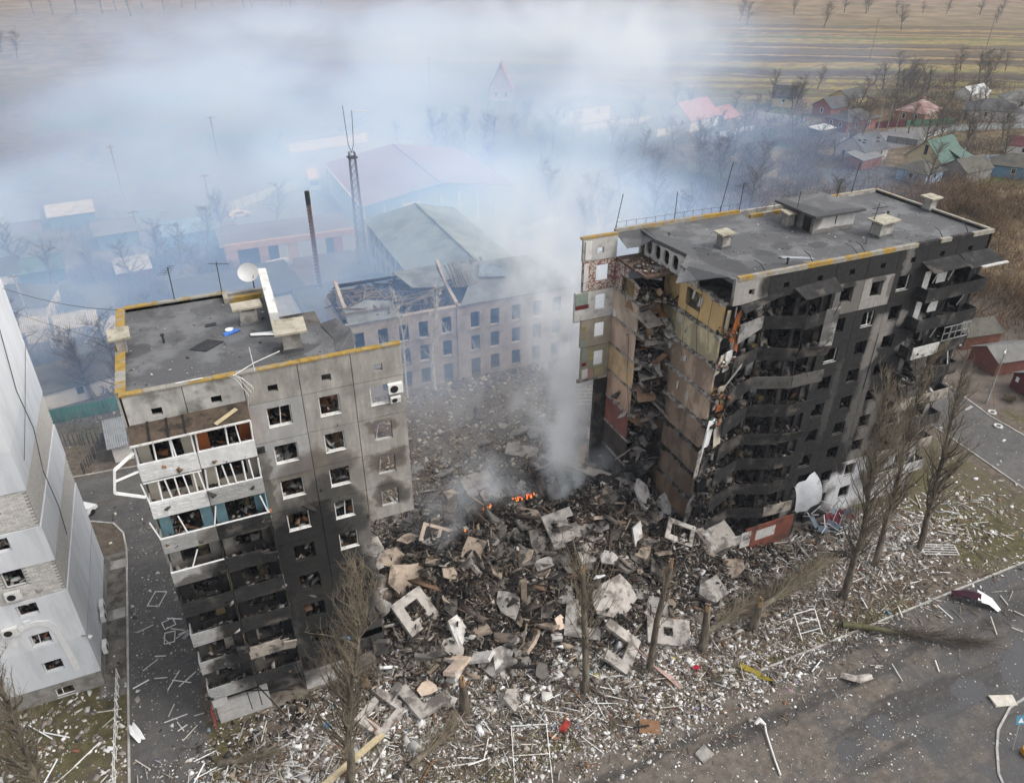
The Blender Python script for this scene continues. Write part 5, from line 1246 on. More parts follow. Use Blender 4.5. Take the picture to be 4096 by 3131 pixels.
strew(27.5, 9, 6.5, 3.2, 6500, [(.024, .021, .019, 10), (.05, .041, .034, 5), (.1, .078, .06, 2)], .22, .4, .3); strew(27, 1, 5.5, 3.5, 4500, [(.024, .021, .019, 9), (.055, .045, .038, 5), (.12, .095, .075, 2)], .18, .4, .2)
# courtyard behind
strew(30, 19, 11, 6, 10000, COURTPAL, .2, .35); strew(34, 31, 11, 6, 3600, COURTPAL + [(.55, .52, .46, 3)], .2, .3); strew(18, 22, 6, 8, 2000, COURTPAL, .18); strew(48, 27, 6, 8, 1300, COURTPAL, .18); strew(37, 38.5, 8, 1.0, 1300, COURTPAL, .26, .4)
strew(0, 0, 0, 0, 1200, COURTPAL, .16, box=(-30, 12, 24, 60))
tag(scatter_mesh('litter', np.concatenate(P_c), np.concatenate(P_s), .36, np.concatenate(P_t), TONE, .42), 'small broken pieces of wall, paper, cloth and plaster strewn over the ground', kind='stuff')
cc = np.concatenate([a[0] for a in clutter]); cs = np.concatenate([a[1] for a in clutter]); ct = np.concatenate([a[2] for a in clutter])
tag(scatter_mesh('flat_debris', cc, cs, .6, ct, TONE, .4), 'smashed furniture and plaster lying in the opened flats and balconies', kind='stuff')
# scorched boards and laths all through the heap
n = 5200
xy = RNG.normal(0, 1, (n, 2)) * (8.5, 5.5) + (28, 4); xy = xy[(xy[:, 0] > 13.6) & (xy[:, 0] < 42) & (xy[:, 1] > -6)]; n = len(xy)
s = np.column_stack([RNG.lognormal(-.2, .45, n).clip(.35, 2.6), RNG.uniform(.05, .2, n), RNG.uniform(.025, .06, n)])
tag(scatter_mesh('scorched_splinters', np.column_stack([xy, heap_h(xy[:, 0], xy[:, 1]) + RNG.uniform(.0, .45, n)]), s, .45, pick([(.035, .03, .027, 5), (.09, .07, .052, 4), (.18, .15, .12, 2.4), (.34, .3, .25, 1)], n), TONEW, .15), 'scorched boards and splinters through the whole heap', kind='stuff')
# twigs and dark slivers between the pieces
n = 8600
xy = np.concatenate([RNG.normal(0, 1, (4200, 2)) * (13, 3.2) + (24, -8), RNG.normal(0, 1, (2400, 2)) * (10, 3) + (48, -8.5), RNG.normal(0, 1, (2000, 2)) * (10, 7) + (30, 18)])
h = heap_h(xy[:, 0], xy[:, 1]); h = np.where(h > .12, h, 0)
s = np.column_stack([RNG.lognormal(-.55, .5, n).clip(.2, 2.2), RNG.uniform(.02, .06, n), RNG.uniform(.02, .05, n)])
tag(scatter_mesh('twig_litter', np.column_stack([xy, h + RNG.uniform(.03, .22, n)]), s, .18, pick([(.15, .12, .09, 5), (.25, .2, .15, 3), (.08, .065, .05, 2), (.5, .47, .42, 1.5)], n), TONE, .1), 'snapped twigs and splinters lying over the ground', kind='stuff')

# --- slabs in the heap, each a thing of its own
SLABM2 = {n_: mat('slab_' + n_, c, var=.22, scale=1.3, col2=c2, amt2=a2, scale2=.8, bump=.03, rand=.15, rough=.92) for n_, c, c2, a2 in (
    ('pale', (.39, .36, .325), (.15, .13, .115), .55), ('grey', (.31, .29, .265), (.12, .11, .10), .55), ('tan', (.36, .29, .225), (.13, .105, .085), .5), ('sooty', (.13, .118, .105), (.04, .036, .033), .6), ('white', (.54, .52, .49), (.25, .225, .2), .5), ('peach', (.52, .41, .32), (.33, .3, .27), .4))}
def slab(label, pos, poly, th, rx, ry, rz, m_, hole=None, lift=0.0, group=None, name='concrete_slab', reb=0):
    """a broken panel: outline in its own plane, turned and laid in the heap; hole = inner outline for a window panel"""
    x, y = pos; z = hz(x, y)
    z = (z if z > .12 else 0) + lift
    T = Matrix.Translation((x, y, z)) @ (rot3(rx, ry, rz)).to_4x4()
    q = MB()
    if hole:
        n_ = len(poly); assert len(hole) == n_
        vs_ = [T @ Vector((a, b_, zz)) for zz in (-th / 2, th / 2) for P in (poly, hole) for a, b_ in P]
        fs = []
        for i in range(n_):
            j = (i + 1) % n_
            fs += [(n_ + i, n_ + j, j, i), (2 * n_ + i, 2 * n_ + j, 3 * n_ + j, 3 * n_ + i), (i, j, 2 * n_ + j, 2 * n_ + i), (n_ + j, n_ + i, 3 * n_ + i, 3 * n_ + j)]
        q.add(vs_, fs)
    else: q.prism(poly, -th / 2, th / 2, M=T)
    o = q.build(name, SLABM2[m_]); tag(o, label, 'slab', group, 'thing')
    return o
RC = lambda w, h: [(-w / 2, -h / 2), (w / 2, -h / 2), (w / 2, h / 2), (-w / 2, h / 2)]
def rag(w, h, n=7, j=.25):
    out = []
    for i in range(n):
        a = 2 * math.pi * (i + rnd.uniform(-.25, .25)) / n; k = 1 / max(abs(math.cos(a)) / (w / 2), abs(math.sin(a)) / (h / 2)); k *= rnd.uniform(1 - j, 1)
        out.append((math.cos(a) * k, math.sin(a) * k))
    return out
UU = [(-1.9, -1.5), (1.9, -1.5), (1.9, 1.4), (1.0, 1.4), (1.0, -.6), (-1.0, -.6), (-1.0, 1.0), (-1.9, 1.0)]
LL = [(-1.5, -1.5), (1.5, -1.5), (1.5, -.6), (-.5, -.6), (-.5, 1.6), (-1.5, 1.6)]
slab('pale U-shaped broken window panel leaning at the foot of the tall snapped trunk', (30.6, -6.6), [(-2.0, -1.5), (1.5, -1.5), (1.5, 1.7), (.6, 1.8), (.6, -.55), (-1.1, -.55), (-1.1, .9), (-2.0, .9)], .3, .55, -.1, .75, 'pale', lift=.9)
slab('peach coloured L-shaped panel fragment in front of the heap', (16.9, -3.2), LL, .32, .45, .2, 2.45, 'peach', lift=.8)
slab('white V-shaped panel fragment beside the peach one', (18.6, -3.9), LL, .32, .5, -.1, -2.35, 'white', lift=.8)
slab('small upright white block beside the V-shaped fragment', (20.9, -4.2), RC(.75, 2.0), .5, .7, .1, -.15, 'white', lift=.6, name='concrete_block')
slab('grey window panel with an empty opening lying against the left block', (16.0, 1.6), RC(3.3, 3.0), .3, .6, .1, .5, 'pale', hole=[(-.75, -.6), (.75, -.6), (.75, .75), (-.75, .75)], lift=.6)
slab('tan frame with two empty holes lying on the smoking heap', (20.8, 9.6), RC(3.4, 1.8), .25, .5, .25, -.5, 'peach', hole=[(-1.35, -.6), (1.35, -.6), (1.35, .6), (-1.35, .6)], lift=.7)
slab('bar across the tan two-hole frame', (20.8, 9.6), RC(.28, 1.3), .24, .5, .25, -.5, 'peach', lift=.7, name='concrete_bar')
slab('white window panel frame filled with litter in front of the left block', (11.2, -4.8), RC(3.1, 2.5), .4, .12, -.05, .6, 'pale', hole=[(-.9, -.75), (.9, -.75), (.9, .7), (-.9, .7)], lift=.35)
slab('pale yellow topped L-shaped fragment in the litter before the heap', (14.6, -4.6), LL, .35, .1, .1, .35, 'pale', lift=.35)
slab('pale yellow plaster sheet resting on an L-shaped fragment', (15.0, -4.3), rag(1.7, 1.3), .06, .12, .1, .3, 'peach', lift=.6)
slab('pale panel with a small square hole between the two snapped trunks and the stump', (35.2, -6.7), RC(3.6, 2.3), .3, .35, .15, -.45, 'pale', hole=[(-.45, -.4), (.35, -.4), (.35, .35), (-.45, .35)], lift=.5)
slab('round-edged pale slab leaning behind the tall snapped trunk', (32.3, -2.4), rag(4.2, 3.4, 9, .18), .3, .55, -.1, .2, 'pale', lift=.7)
slab('grey panel with an open window lying left of the round-edged slab', (28.9, -3.4), LL, .35, .5, .1, -.5, 'grey', lift=.8)
slab('small pale wedge slab on top of the round-edged slab', (33.3, .4), rag(1.9, 1.2, 6), .3, .5, .1, -.5, 'white', lift=.8)
slab('pale grey slab with a notch in its side, highest in the middle of the heap', (30.6, 4.4), [(-1.4, -1.5), (1.5, -1.5), (1.5, -.1), (.8, -.1), (.8, .55), (1.5, .55), (1.5, 1.4), (-1.4, 1.4)], .28, .65, -.05, .05, 'grey', lift=.5)
slab('cracked grey slab right of the notched slab', (32.6, 3.9), rag(2.2, 2.8, 6), .28, .6, .05, -.1, 'grey', lift=.4)
slab('grey slab leaning left of the notched slab', (28.3, 4.2), rag(2.2, 2.2, 6), .26, .7, .1, .3, 'sooty', lift=.5)
slab('long grey slab below the notched slab', (28.9, 2.5), RC(3.6, 1.0), .28, .3, .05, .1, 'grey', lift=.4)
slab('broad grey slab under the cracked slab', (32.2, 1.6), rag(4.0, 1.9, 7), .28, .45, .15, .3, 'grey', lift=.3)
slab('large tan slab sloping beside the left block, upper one', (16.1, 9.2), rag(3.2, 2.2, 7), .25, .4, .25, .2, 'tan', lift=.6)
slab('large tan slab sloping beside the left block, with curved lower edge', (17.1, 5.3), rag(5.0, 3.4, 9, .2), .25, .5, .3, -.3, 'tan', lift=.7)
slab('tan slab cut by a crack left of the curved tan slab', (14.6, 5.6), rag(2.0, 3.6, 6), .25, .6, .2, .1, 'tan', lift=.6)
slab('ribbed ashen slab lying above the tan slabs', (18.3, 11.0), rag(2.6, 1.3, 6), .2, .3, .1, .1, 'tan', lift=.5)
slab('broken white plaster slab standing right of the grey window panel', (18.9, -.8), rag(1.6, 2.8, 6), .25, .7, .2, .4, 'white', lift=.6)
slab('grey slab with a pale edge under the white plaster slab', (17.9, -1.9), rag(2.4, 2.6, 6), .25, .6, -.2, -.2, 'pale', lift=.3)
slab('brown slab tilted in the middle of the burnt heap, its lower half pale', (24.6, 4.4), rag(3.6, 1.9, 5), .22, .5, -.2, -.3, 'sooty', lift=.5)
slab('tan slab folded over beside the brown tilted slab', (22.4, 5.2), rag(1.9, 2.9, 6), .22, .8, .4, -.6, 'tan', lift=.6)
slab('stained yellow white board in the burnt middle', (27.0, -3.0), rag(1.3, 1.3, 5), .12, .8, .1, .4, 'peach', lift=.7)
slab('white cube of wall below the stained board', (26.2, -3.9), RC(.9, .5), .4, .2, .1, -.2, 'white', lift=.5, name='concrete_block')
slab('upright concrete pillar stump behind the flames', (23.2, 13.6), RC(1.1, 1.0), 3.2, .05, .08, .2, 'tan', lift=.9, name='pillar_stump')
slab('leaning short pillar right of the upright pillar stump', (25.4, 14.0), RC(1.2, 1.0), 2.2, .35, .2, .3, 'grey', lift=.6, name='pillar_stump')
slab('great white torn slab leaning against the foot of the right block', (42.2, 3.6), rag(4.6, 3.6, 9, .2), .35, .5, -.25, .2, 'white', lift=1.3)
slab('white torn slab with jagged hole left of the great white slab', (39.5, 4.9), rag(1.8, 4.0, 8, .35), .3, .8, .3, .3, 'white', lift=1.2)
slab('pale rounded lump of slab below the torn side of the right block', (44.0, -.6), rag(4.0, 3.4, 10, .18), .6, .45, .1, .1, 'pale', lift=1.2)
slab('pale grey slab with broken rim right of the second snapped trunk', (40.7, -5.0), rag(3.0, 2.2, 9, .2), .3, .35, .1, .2, 'grey', lift=.6)
slab('narrow pale slab standing left of the pale rounded lump', (36.9, 1.6), rag(1.0, 3.0, 6, .2), .3, .9, .15, -.1, 'white', lift=.9)
slab('slab with two holes at the right side of the heap', (40.6, .2), RC(2.6, 2.0), .25, .5, .3, -.6, 'pale', hole=[(-.9, -.5), (.9, -.5), (.9, .6), (-.9, .6)], lift=.9)
slab('long pale beam lying on the right slope of the heap', (37.2, 9.0), RC(7.0, 1.0), .3, .3, .2, -.75, 'pale', lift=.8)
slab('large pale panel with opening on the smoking right slope', (38.3, 11.8), RC(4.2, 2.8), .28, .5, .2, -.6, 'peach', hole=[(-1.2, -.7), (1.2, -.7), (1.2, .8), (-1.2, .8)], lift=.9)
slab('pale slab half hidden by smoke behind the heap', (35.6, 17.2), rag(3.8, 2.6, 7), .25, .3, .1, .4, 'pale', lift=.4)
slab('pale paving slab lying in the courtyard behind the heap', (27.6, 17.4), RC(3.4, 2.2), .2, .25, .05, .1, 'pale', lift=.5)
slab('long slab sloping in the courtyard at the edge of the smoke', (34.3, 21.0), RC(3.6, 1.6), .2, .3, .1, -.6, 'pale', lift=.3)
slab('pale slab at the far right of the courtyard by the black facade', (44.5, 20.5), RC(4.2, 1.6), .25, .2, .1, -.35, 'pale', lift=.4)
slab('dark pointed fragment standing up beside the smoke column', (31.6, 10.6), rag(1.2, 4.2, 5, .3), .6, 1.1, .2, .5, 'sooty', lift=1.3)
slab('second dark fragment crossing the pointed one', (32.8, 9.8), rag(1.4, 3.4, 5, .3), .6, .9, -.3, -.4, 'sooty', lift=1.3)
# the many nameless slabs
GN = {'sooty': 'sooty broken slab lying in the burnt middle of the heap', 'tan': 'brown broken slab lying in the heap', 'grey': 'grey broken slab lying in the heap', 'pale': 'pale broken slab lying on the edge of the heap'}
for j in range(230):
    r = rnd.random()
    if r < .62: x, y, mm = rnd.gauss(27, 6.0), rnd.gauss(6, 4.0), rnd.choice(('sooty', 'sooty', 'sooty', 'sooty', 'tan', 'grey'))
    elif r < .75: x, y, mm = rnd.gauss(38.5, 3), rnd.gauss(5, 5), rnd.choice(('pale', 'grey', 'tan', 'pale'))
    elif r < .88: x, y, mm = rnd.gauss(29, 8), rnd.gauss(-3.5, 1.5), rnd.choice(('pale', 'grey', 'tan'))
    else: x, y, mm = rnd.gauss(31, 7), rnd.gauss(19, 5), rnd.choice(('pale', 'grey'))
    if x < 13.6 and y > -1 or x > 42 and y > -1: continue
    s_ = rnd.uniform(.8, 3.1)
    slab(GN[mm] if y < 15 else 'broken slab lying in the courtyard behind the heap', (x, y), rag(s_, s_ * rnd.uniform(.45, .95), rnd.choice((5, 6, 7)), .35), rnd.uniform(.1, .3), rnd.uniform(-.5, .8), rnd.uniform(-.6, .6), rnd.uniform(0, 6.3), mm, lift=rnd.uniform(.05, .5), group=('%s slabs in the heap' % mm) if y < 15 else 'slabs in the courtyard')
# charred and pale timbers
BEAMM = [CHAR, mat('scorched_timber', (.075, .055, .042), var=.4, scale=2, stretch=(3, 3, 3)), mat('old_timber', (.21, .165, .12), var=.3, scale=3)]
for j in range(120):
    x, y = rnd.gauss(27, 6.5), rnd.gauss(3, 5); 
    if x < 13.5 or x > 41: continue
    L = rnd.uniform(1.2, 3.8); a = rnd.uniform(0, 6.3); el = rnd.uniform(-.2, .75)
    p = Vector((x, y, hz(x, y) + rnd.uniform(.05, .5))); d = Vector((math.cos(a) * math.cos(el), math.sin(a) * math.cos(el), math.sin(el))) * L
    tag(MB().bar(p - d * .3, p + d * .7, rnd.uniform(.1, .28), rnd.uniform(.08, .2)).build('beam', BEAMM[rnd.choice((0, 0, 1, 1, 2))]), 'charred beam sticking out of the burnt heap', 'beam', 'charred beams in the heap', 'thing')
def timber(label, a, b_, w, m_, name='beam'): return tag(MB().bar(a, b_, w, w * .7).build(name, m_), label, 'beam', None, 'thing')
timber('upright grey timber with a torn top standing left of the tall snapped trunk', (24.9, -.4, .5), (25.0, .1, 4.2), .5, BEAMM[2])
timber('charred rafter leaning up from the heap toward the left', (22.6, 4.5, 1.0), (25.6, 6.8, 3.4), .3, BEAMM[0])
timber('long charred rafter crossing the dark middle of the heap', (24.6, .2, .9), (28.2, 2.8, 2.4), .3, BEAMM[0])
timber('yellowish sawn beam lying in the litter left of the first poplar', (6.0, -8.5, .25), (10.9, -6.4, .5), .38, MATS['raw_board'])
timber('grey weathered beam before the fallen poplar, right of the heap', (41.5, -6.9, .5), (43.8, -8.6, .5), .5, BEAMM[2])
# bent reinforcing rods and loose cables
q = MB()
for j in range(260):
    x, y = rnd.gauss(28, 7.5), rnd.gauss(4, 5.5)
    if x < 13.6 or x > 43.5 or (x > 41.5 and y > -1): continue
    p = Vector((x, y, hz(x, y) + rnd.uniform(0, .5))); P = [p]; d = Vector((rnd.gauss(0, 1), rnd.gauss(0, 1), rnd.uniform(.1, .8))).normalized()
    for i in range(4): d = (d + Vector((rnd.gauss(0, .45), rnd.gauss(0, .45), rnd.gauss(-.15, .4)))).normalized(); P.append(P[-1] + d * rnd.uniform(.25, .7))
    q.tube(P, .022, 3, cap=False)
tag(q.build('rebar', RUST), 'bent rusty reinforcing rods sticking out all over the heap', kind='stuff')
# white sticks and window laths on the ground
STK = [WHITEW, WHITEP, mat('pale_lath', (.56, .52, .45), var=.15, scale=3), mat('brown_lath', (.22, .12, .065), var=.25, scale=3)]
def sticks(n, cx_, cy_, rx, ry, lab, grp, Lr=(.7, 2.2), mats_=(0, 0, 1, 2, 2, 3), box=None):
    for j in range(n):
        x, y = (rnd.uniform(box[0], box[1]), rnd.uniform(box[2], box[3])) if box else (rnd.gauss(cx_, rx), rnd.gauss(cy_, ry))
        if y > -1.6 and x > -.4: y = -1.7 - rnd.random()
        h = hz(x, y); h = h if h > .12 else 0
        a = rnd.uniform(0, 6.3); L = rnd.uniform(*Lr); d = Vector((math.cos(a), math.sin(a), rnd.uniform(-.02, .16))) * L / 2
        p = Vector((x, y, h + .1 + abs(d.z)))
        tag(MB().bar(p - d, p + d, rnd.uniform(.045, .095), .05).build('lath', STK[rnd.choice(mats_)]), lab, 'lath', grp)
sticks(22, 0, 0, 0, 0, 'splintered lath lying on the dark drive beside the left block', 'laths on the drive', (.6, 1.8), (0, 1, 2, 2), box=(-5.6, -.6, -5, 12))
sticks(36, 6, -5.2, 3.8, 1.8, 'white lath lying in the litter in front of the left block', 'laths before the left block', (1.0, 3.2), (0, 2, 1, 2, 3))
sticks(55, 22, -8.5, 9, 2, 'broken lath lying in the litter between the poplars', 'laths between the poplars', (.7, 2.4))
sticks(64, 58, -5.2, 7, 1.7, 'white lath scattered at the foot of the black facade', 'laths at the black facade', (.9, 2.6), (0, 0, 2, 2, 3))
sticks(26, 0, 0, 0, 0, 'pale lath lying on the road or its verge', 'laths on the road', (.6, 1.8), (0, 1, 2), box=(44, 82, -18, -9))
sticks(12, 0, 0, 0, 0, 'pale lath lying on the mossy yard at lower left', 'laths on the mossy yard', (.9, 2.4), (0, 1, 2), box=(-16, -6.8, -3, 6))
n = 1600
xy = np.concatenate([RNG.normal(0, 1, (550, 2)) * (5, 1.8) + (7, -5.4), RNG.normal(0, 1, (600, 2)) * (7, 2.2) + (58, -5.0), RNG.normal(0, 1, (450, 2)) * (12, 2.6) + (27, -8)])
xy[:, 1] = np.where((xy[:, 1] > -1.4), -1.6 - RNG.random(n), xy[:, 1]); h = heap_h(xy[:, 0], xy[:, 1]); h = np.where(h > .12, h, 0)
s = np.column_stack([RNG.uniform(.3, 1.4, n), RNG.uniform(.03, .075, n), RNG.uniform(.03, .06, n)])
tag(scatter_mesh('splinters', np.column_stack([xy, h + RNG.uniform(.05, .25, n)]), s, .1, pick([(.6, .59, .57, 4), (.38, .34, .29, 4), (.22, .15, .10, 3)], n), TONEW, .1), 'small white splinters between the laths', kind='stuff')
# empty window frames and ladders on the ground
def frame(label, x, y, w, h, rz, z=.12, tilt=0.0, bars=0, name='window_frame', bw=.065, m_=WHITEW, cat='window frame'):
    t = thing(name, label, cat, (x, y, (hz(x, y) if hz(x, y) > .12 else 0) + z), rz)
    T = WMAT[t] @ Matrix.Rotation(tilt, 4, 'X')
    for a, b_ in (((-w / 2, -h / 2), (w / 2, -h / 2)), ((-w / 2, h / 2), (w / 2, h / 2)), ((-w / 2, -h / 2), (-w / 2, h / 2)), ((w / 2, -h / 2), (w / 2, h / 2))):
        MB().bar(T @ Vector((*a, 0)), T @ Vector((*b_, .02)), bw, .06).build('frame_bar', m_, t)
    for i in range(bars):
        yy = -h / 2 + h * (i + 1) / (bars + 1); MB().bar(T @ Vector((-w / 2, yy, .02)), T @ Vector((w / 2, yy, .02)), bw * .8, .05).build('cross_bar', m_, t)
    return t
frame('empty white window frame lying skewed on the drive, upper one', -3.7, 14.6, 1.0, 1.7, -.45)
frame('small square white frame lying beside laths on the drive', -2.9, 11.2, .9, .9, .25)
frame('broken white frame lying on the drive below the square one', -2.9, 9.6, .8, 1.2, -.1)
frame('white ladder-like window frame leaning on its side by the kerb before the stumps', 46.2, -11.0, 2.0, 2.4, -.1, .7, .75, 2)
frame('long white ladder-like frame lying in the litter at the bottom of the view', 20.2, -12.0, 2.6, 4.6, -.35, .15, .05, 1)
frame('white slatted frame lying on the verge beside the last poplar', 64.4, -8.4, 3.2, 1.2, -.45, .3, .1, 3)
frame('thin dark window frame lying among white laths at the right', 70.0, -4.0, 1.9, 1.1, -.2, .1, 0, 0, m_=GREYMET)
frame('white bed frame standing askew in the courtyard by the smoke', 46.5, 28.5, 3.2, 2.2, -.4, .8, .4, 3)
frame('empty white window frame lying in the left yard behind the white block', -15.9, 83.2, 2.4, 1.2, .1)
# fallen lamp, carpet, sheets, sign, sacks
lp = thing('fallen_street_lamp', 'fallen white street lamp lying across the muddy road edge at the bottom', 'street lamp', (36.2, -18.2, 0))
MB().tube([(35.5, -20.3, .1), (35.9, -19.2, .15), (36.7, -17.3, .2), (36.9, -16.9, .35)], .07, 8).build('pole', ACW, lp)
MB().tube([(36.95, -16.85, .4), (36.6, -16.5, .75), (36.2, -16.6, .6)], [.08, .22, .12], 8).build('lamp_head', ACW, lp)
def drape(name, label, cat, pts, w, m_, up=.12):
    q = MB(); n_ = len(pts); k = 4
    for i, p in enumerate(pts):
        p = Vector(p); d = (Vector(pts[min(i + 1, n_ - 1)]) - Vector(pts[max(i - 1, 0)])).normalized(); s_ = Vector((-d.y, d.x, 0))
        ww = w[i] if hasattr(w, '__len__') else w
        for j in range(k + 1):
            t = j / k - .5; q.v.append(tuple(p + s_ * ww * t + Vector((0, 0, up * (1 + math.sin(i * 1.7 + j * 2.1)) * .8 + .03))))
    for i in range(n_ - 1):
        for j in range(k): q.f.append((i * (k + 1) + j, i * (k + 1) + j + 1, (i + 1) * (k + 1) + j + 1, (i + 1) * (k + 1) + j)); q.m.append(0); q.c.append(None)
    return tag(q.build(name, m_, smooth=True), label, cat)
drape('yellow_carpet', 'crumpled mustard yellow cloth lying by the road edge near the right stump', 'cloth', [(38.7, -11.6, .05), (39.0, -12.0, .05), (39.5, -12.6, .05), (39.6, -13.2, .05), (40.2, -13.9, .05)], [.5, .7, .5, .4, .15], mat('mustard_cloth', (.27, .21, .03), var=.25, scale=2))
drape('metal_sheet', 'curled roofing sheet on the road, maroon inside with a white end', 'sheet', [(60.6, -13.0, .05), (61.4, -13.6, .3), (62.3, -14.4, .5)], [.7, 1.1, 1.5], mat('maroon_sheet', (.05, .015, .028), var=.2, rough=.4), .3)
drape('white_sheet', 'white flap at the end of the curled maroon sheet on the road', 'sheet', [(62.2, -14.2, .55), (62.9, -15.0, .3), (63.0, -15.9, .05)], [1.5, 1.2, .5], WHITEP, .1)
drape('black_tarp', 'black crumpled tarpaulin lying by the fallen poplar crown', 'tarpaulin', [(53.2, -4.6, .1), (54.4, -4.9, .3), (55.4, -5.2, .3), (56.4, -5.6, .1)], .9, CHAR, .25)
drape('pink_cloth', 'long pale pink strip of cloth trailing from the heap before the second snapped trunk', 'cloth', [(31.4, -7.5, 1.2), (32.2, -9.2, .4), (33.0, -10.6, .15), (33.2, -11.6, .05)], [.1, .2, .5, .25], mat('pink_cloth', (.48, .33, .29), var=.15))
drape('insulation_roll', 'curled pale sheet lying on the dirt beyond the yellow cloth', 'sheet', [(45.4, -15.6, .05), (46.2, -16.6, .3), (47.6, -16.6, .1)], [.5, .9, .6], SLABM2['pale'], .15)
drape('white_bag', 'white plastic sack lying on the drive kerb at lower left', 'sack', [(-5.9, 1.9, .1), (-5.6, 1.0, .2), (-5.2, .2, .1)], [.4, .7, .5], WHITEP, .2)
drape('grey_bag', 'thin grey plastic bag lying on the drive near the left block', 'bag', [(-1.9, 9.0, .05), (-1.4, 9.5, .1), (-.9, 9.6, .05)], [.3, .5, .25], mat('grey_film', (.27, .28, .29), rough=.3), .02)
tag(MB().obox((55.2, -22.3, .1), (1.7, .9, .12), rot3(.05, .03, -.35), jit=.15).build('board', STK[2]), 'pale weathered board lying on the road beside the round puddle', 'board')
tag(MB().obox((29.3, -13.4, .1), (1.5, 1.0, .1), rot3(.05, .03, -.45), jit=.3).build('board', STK[3]), 'brown panel lying in the litter at the bottom of the view', 'board')
tag(MB().obox((31.6, -16.8, .1), (1.2, .9, .1), rot3(.05, .03, .3), jit=.2).build('board', SLABM2['grey']), 'grey weathered board lying left of the fallen street lamp', 'board')
tag(MB().obox((7.2, -4.2, .35), (.55, .5, .5), rot3(.1, .1, .3), jit=.1).build('blue_box', mat('blue_box', (.04, .22, .46), var=.1)), 'bright blue box in the litter before the left block', 'box')
tag(MB().obox((23.4, -10.9, .25), (.7, .35, .14), rot3(.2, .1, .6), jit=.9).build('red_bag', mat('red_bag', (.3, .04, .03), var=.3)), 'small red bag lying in the litter in front of the heap', 'bag')
tag(MB().obox((27.6, -18.7, .2), (.8, .4, .15), rot3(.2, .1, .2), jit=.9).build('red_bag', MATS['red_bag']), 'red bag lying at the very bottom of the view', 'bag')
tag(MB().obox((35.3, -10.5, .25), (.6, .35, .15), rot3(.2, .1, .6), jit=.9).build('dark_red_bag', mat('dark_red', (.3, .015, .03), var=.1)), 'dark red bag lying left of the yellow cloth', 'bag')
for (x, y, lab) in ((5.1 - 11.9, 20.6, 'square concrete hatch cover on the small lawn by the white block'), (-6.95, 14.1, 'square hatch cover in the pavement beside the white block')):
    tag(MB().box(x - .7, y - .6, .03, x + .7, y + .6, .16).build('hatch_cover', CONC), lab, 'hatch cover')
for (cx_, cy_, rx, ry, a, lab) in ((53.6, -20.6, 1.7, 1.15, .1, 'round one beside the pale board'), (44.9, -20.2, 1.15, .95, .2, 'middle'), (41.2, -20.6, 1.0, .6, .1, 'left'), (59.4, -20.2, 2.9, 1.0, .45, 'right')):
    tag(sheet(blob(cx_, cy_, rx, ry, 72, a), .012).build('puddle', WATER), kind='structure')
rs = thing('road_sign', 'small tilted blue and white road sign on a grey post at the lower right corner', 'road sign', (52.4, -25.3, 0))
MB().tube([(52.2, -25.4, 0), (52.9, -24.7, 2.0)], .04, 6).build('post', GREYMET, rs)
T = Matrix.Translation((52.95, -24.7, 2.1)) @ rot3(R_(70), 0, R_(-20)).to_4x4()
MB().prism([(-.35, -.35), (.35, -.35), (.35, .35), (-.35, .35)], 0, .03, M=T).build('plate', mat('sign_blue', (.10, .28, .40), rough=.4), rs)
MB().prism([(-.22, -.2), (.22, -.2), (0, .22)], .031, .04, M=T).build('triangle', WHITEP, rs)
tag(MB().tube([(52.8, -26.0, .1), (52.8, -26.0, .5)], [.4, .36], 8).build('tyre_planter', mat('orange_paint', (.5, .22, .02), var=.1)), 'orange painted tyre planter behind the road sign', 'planter')
# picket fence at lower left, white
pf = thing('picket_fence', 'low white wire fence between the mossy yard and the drive at lower left', 'fence', (-6.8, 4, 0))
for j in range(12):
    y = 7.0 - j * .95; lean = .25 if j > 6 else .05
    MB().bar((-6.75 - .02 * j, y, 0), (-6.75 - .02 * j - lean * .3, y, 1.1), .06).build('post', WHITEW, pf)
for j in range(11):
    y = 7.0 - j * .95
    for zz in (.25, .65, 1.02): MB().bar((-6.75 - .02 * j, y, zz), (-6.77 - .02 * j, y - .95, zz), .04).build('rail', WHITEW, pf) if zz != .25 or j % 2 else None
# flames in the heap
def fire(label, x, y, s_):
    m = MATS.get('flame')
    if not m:
        m, nt, b = new_mat('flame'); nt.nodes.remove(b); e = nt.nodes.new('ShaderNodeEmission'); p = geo_pos(nt)
        nt.links.new(mixc(nt, noise_s(nt, p, 5, 3).ss(.4, .6), (1, .1, .02), (1, .33, .06)), e.inputs[0]); e.inputs[1].default_value = 1.25
        nt.links.new(e.outputs[0], nt.nodes['Material Output'].inputs[0])
    q = MB(); z = hz(x, y) + .55
    for j in range(7):
        a, b_ = rnd.gauss(0, s_ * .8), rnd.gauss(0, s_ * .5); h = s_ * rnd.uniform(.5, 1.3)
        q.tube([(x + a, y + b_, z), (x + a + .1 * h, y + b_, z + h * .45), (x + a - .05 * h, y + b_, z + h)], [s_ * .12, s_ * .16, .01], 5)
    return tag(q.build('flame', m), label, 'fire')
fire('largest orange fire burning in the heap under the smoke', 28.6, 8.8, .32); fire('small flame at the top edge of the heap, right of the largest fire', 29.9, 9.6, .4); fire('small flame left of the largest fire near the pillar stump', 25.6, 9.4, .35); fire('tiny flame glowing on the left slope of the heap', 22.8, 7.6, .25); fire('small flame above the largest fire', 28.9, 10.0, .35)
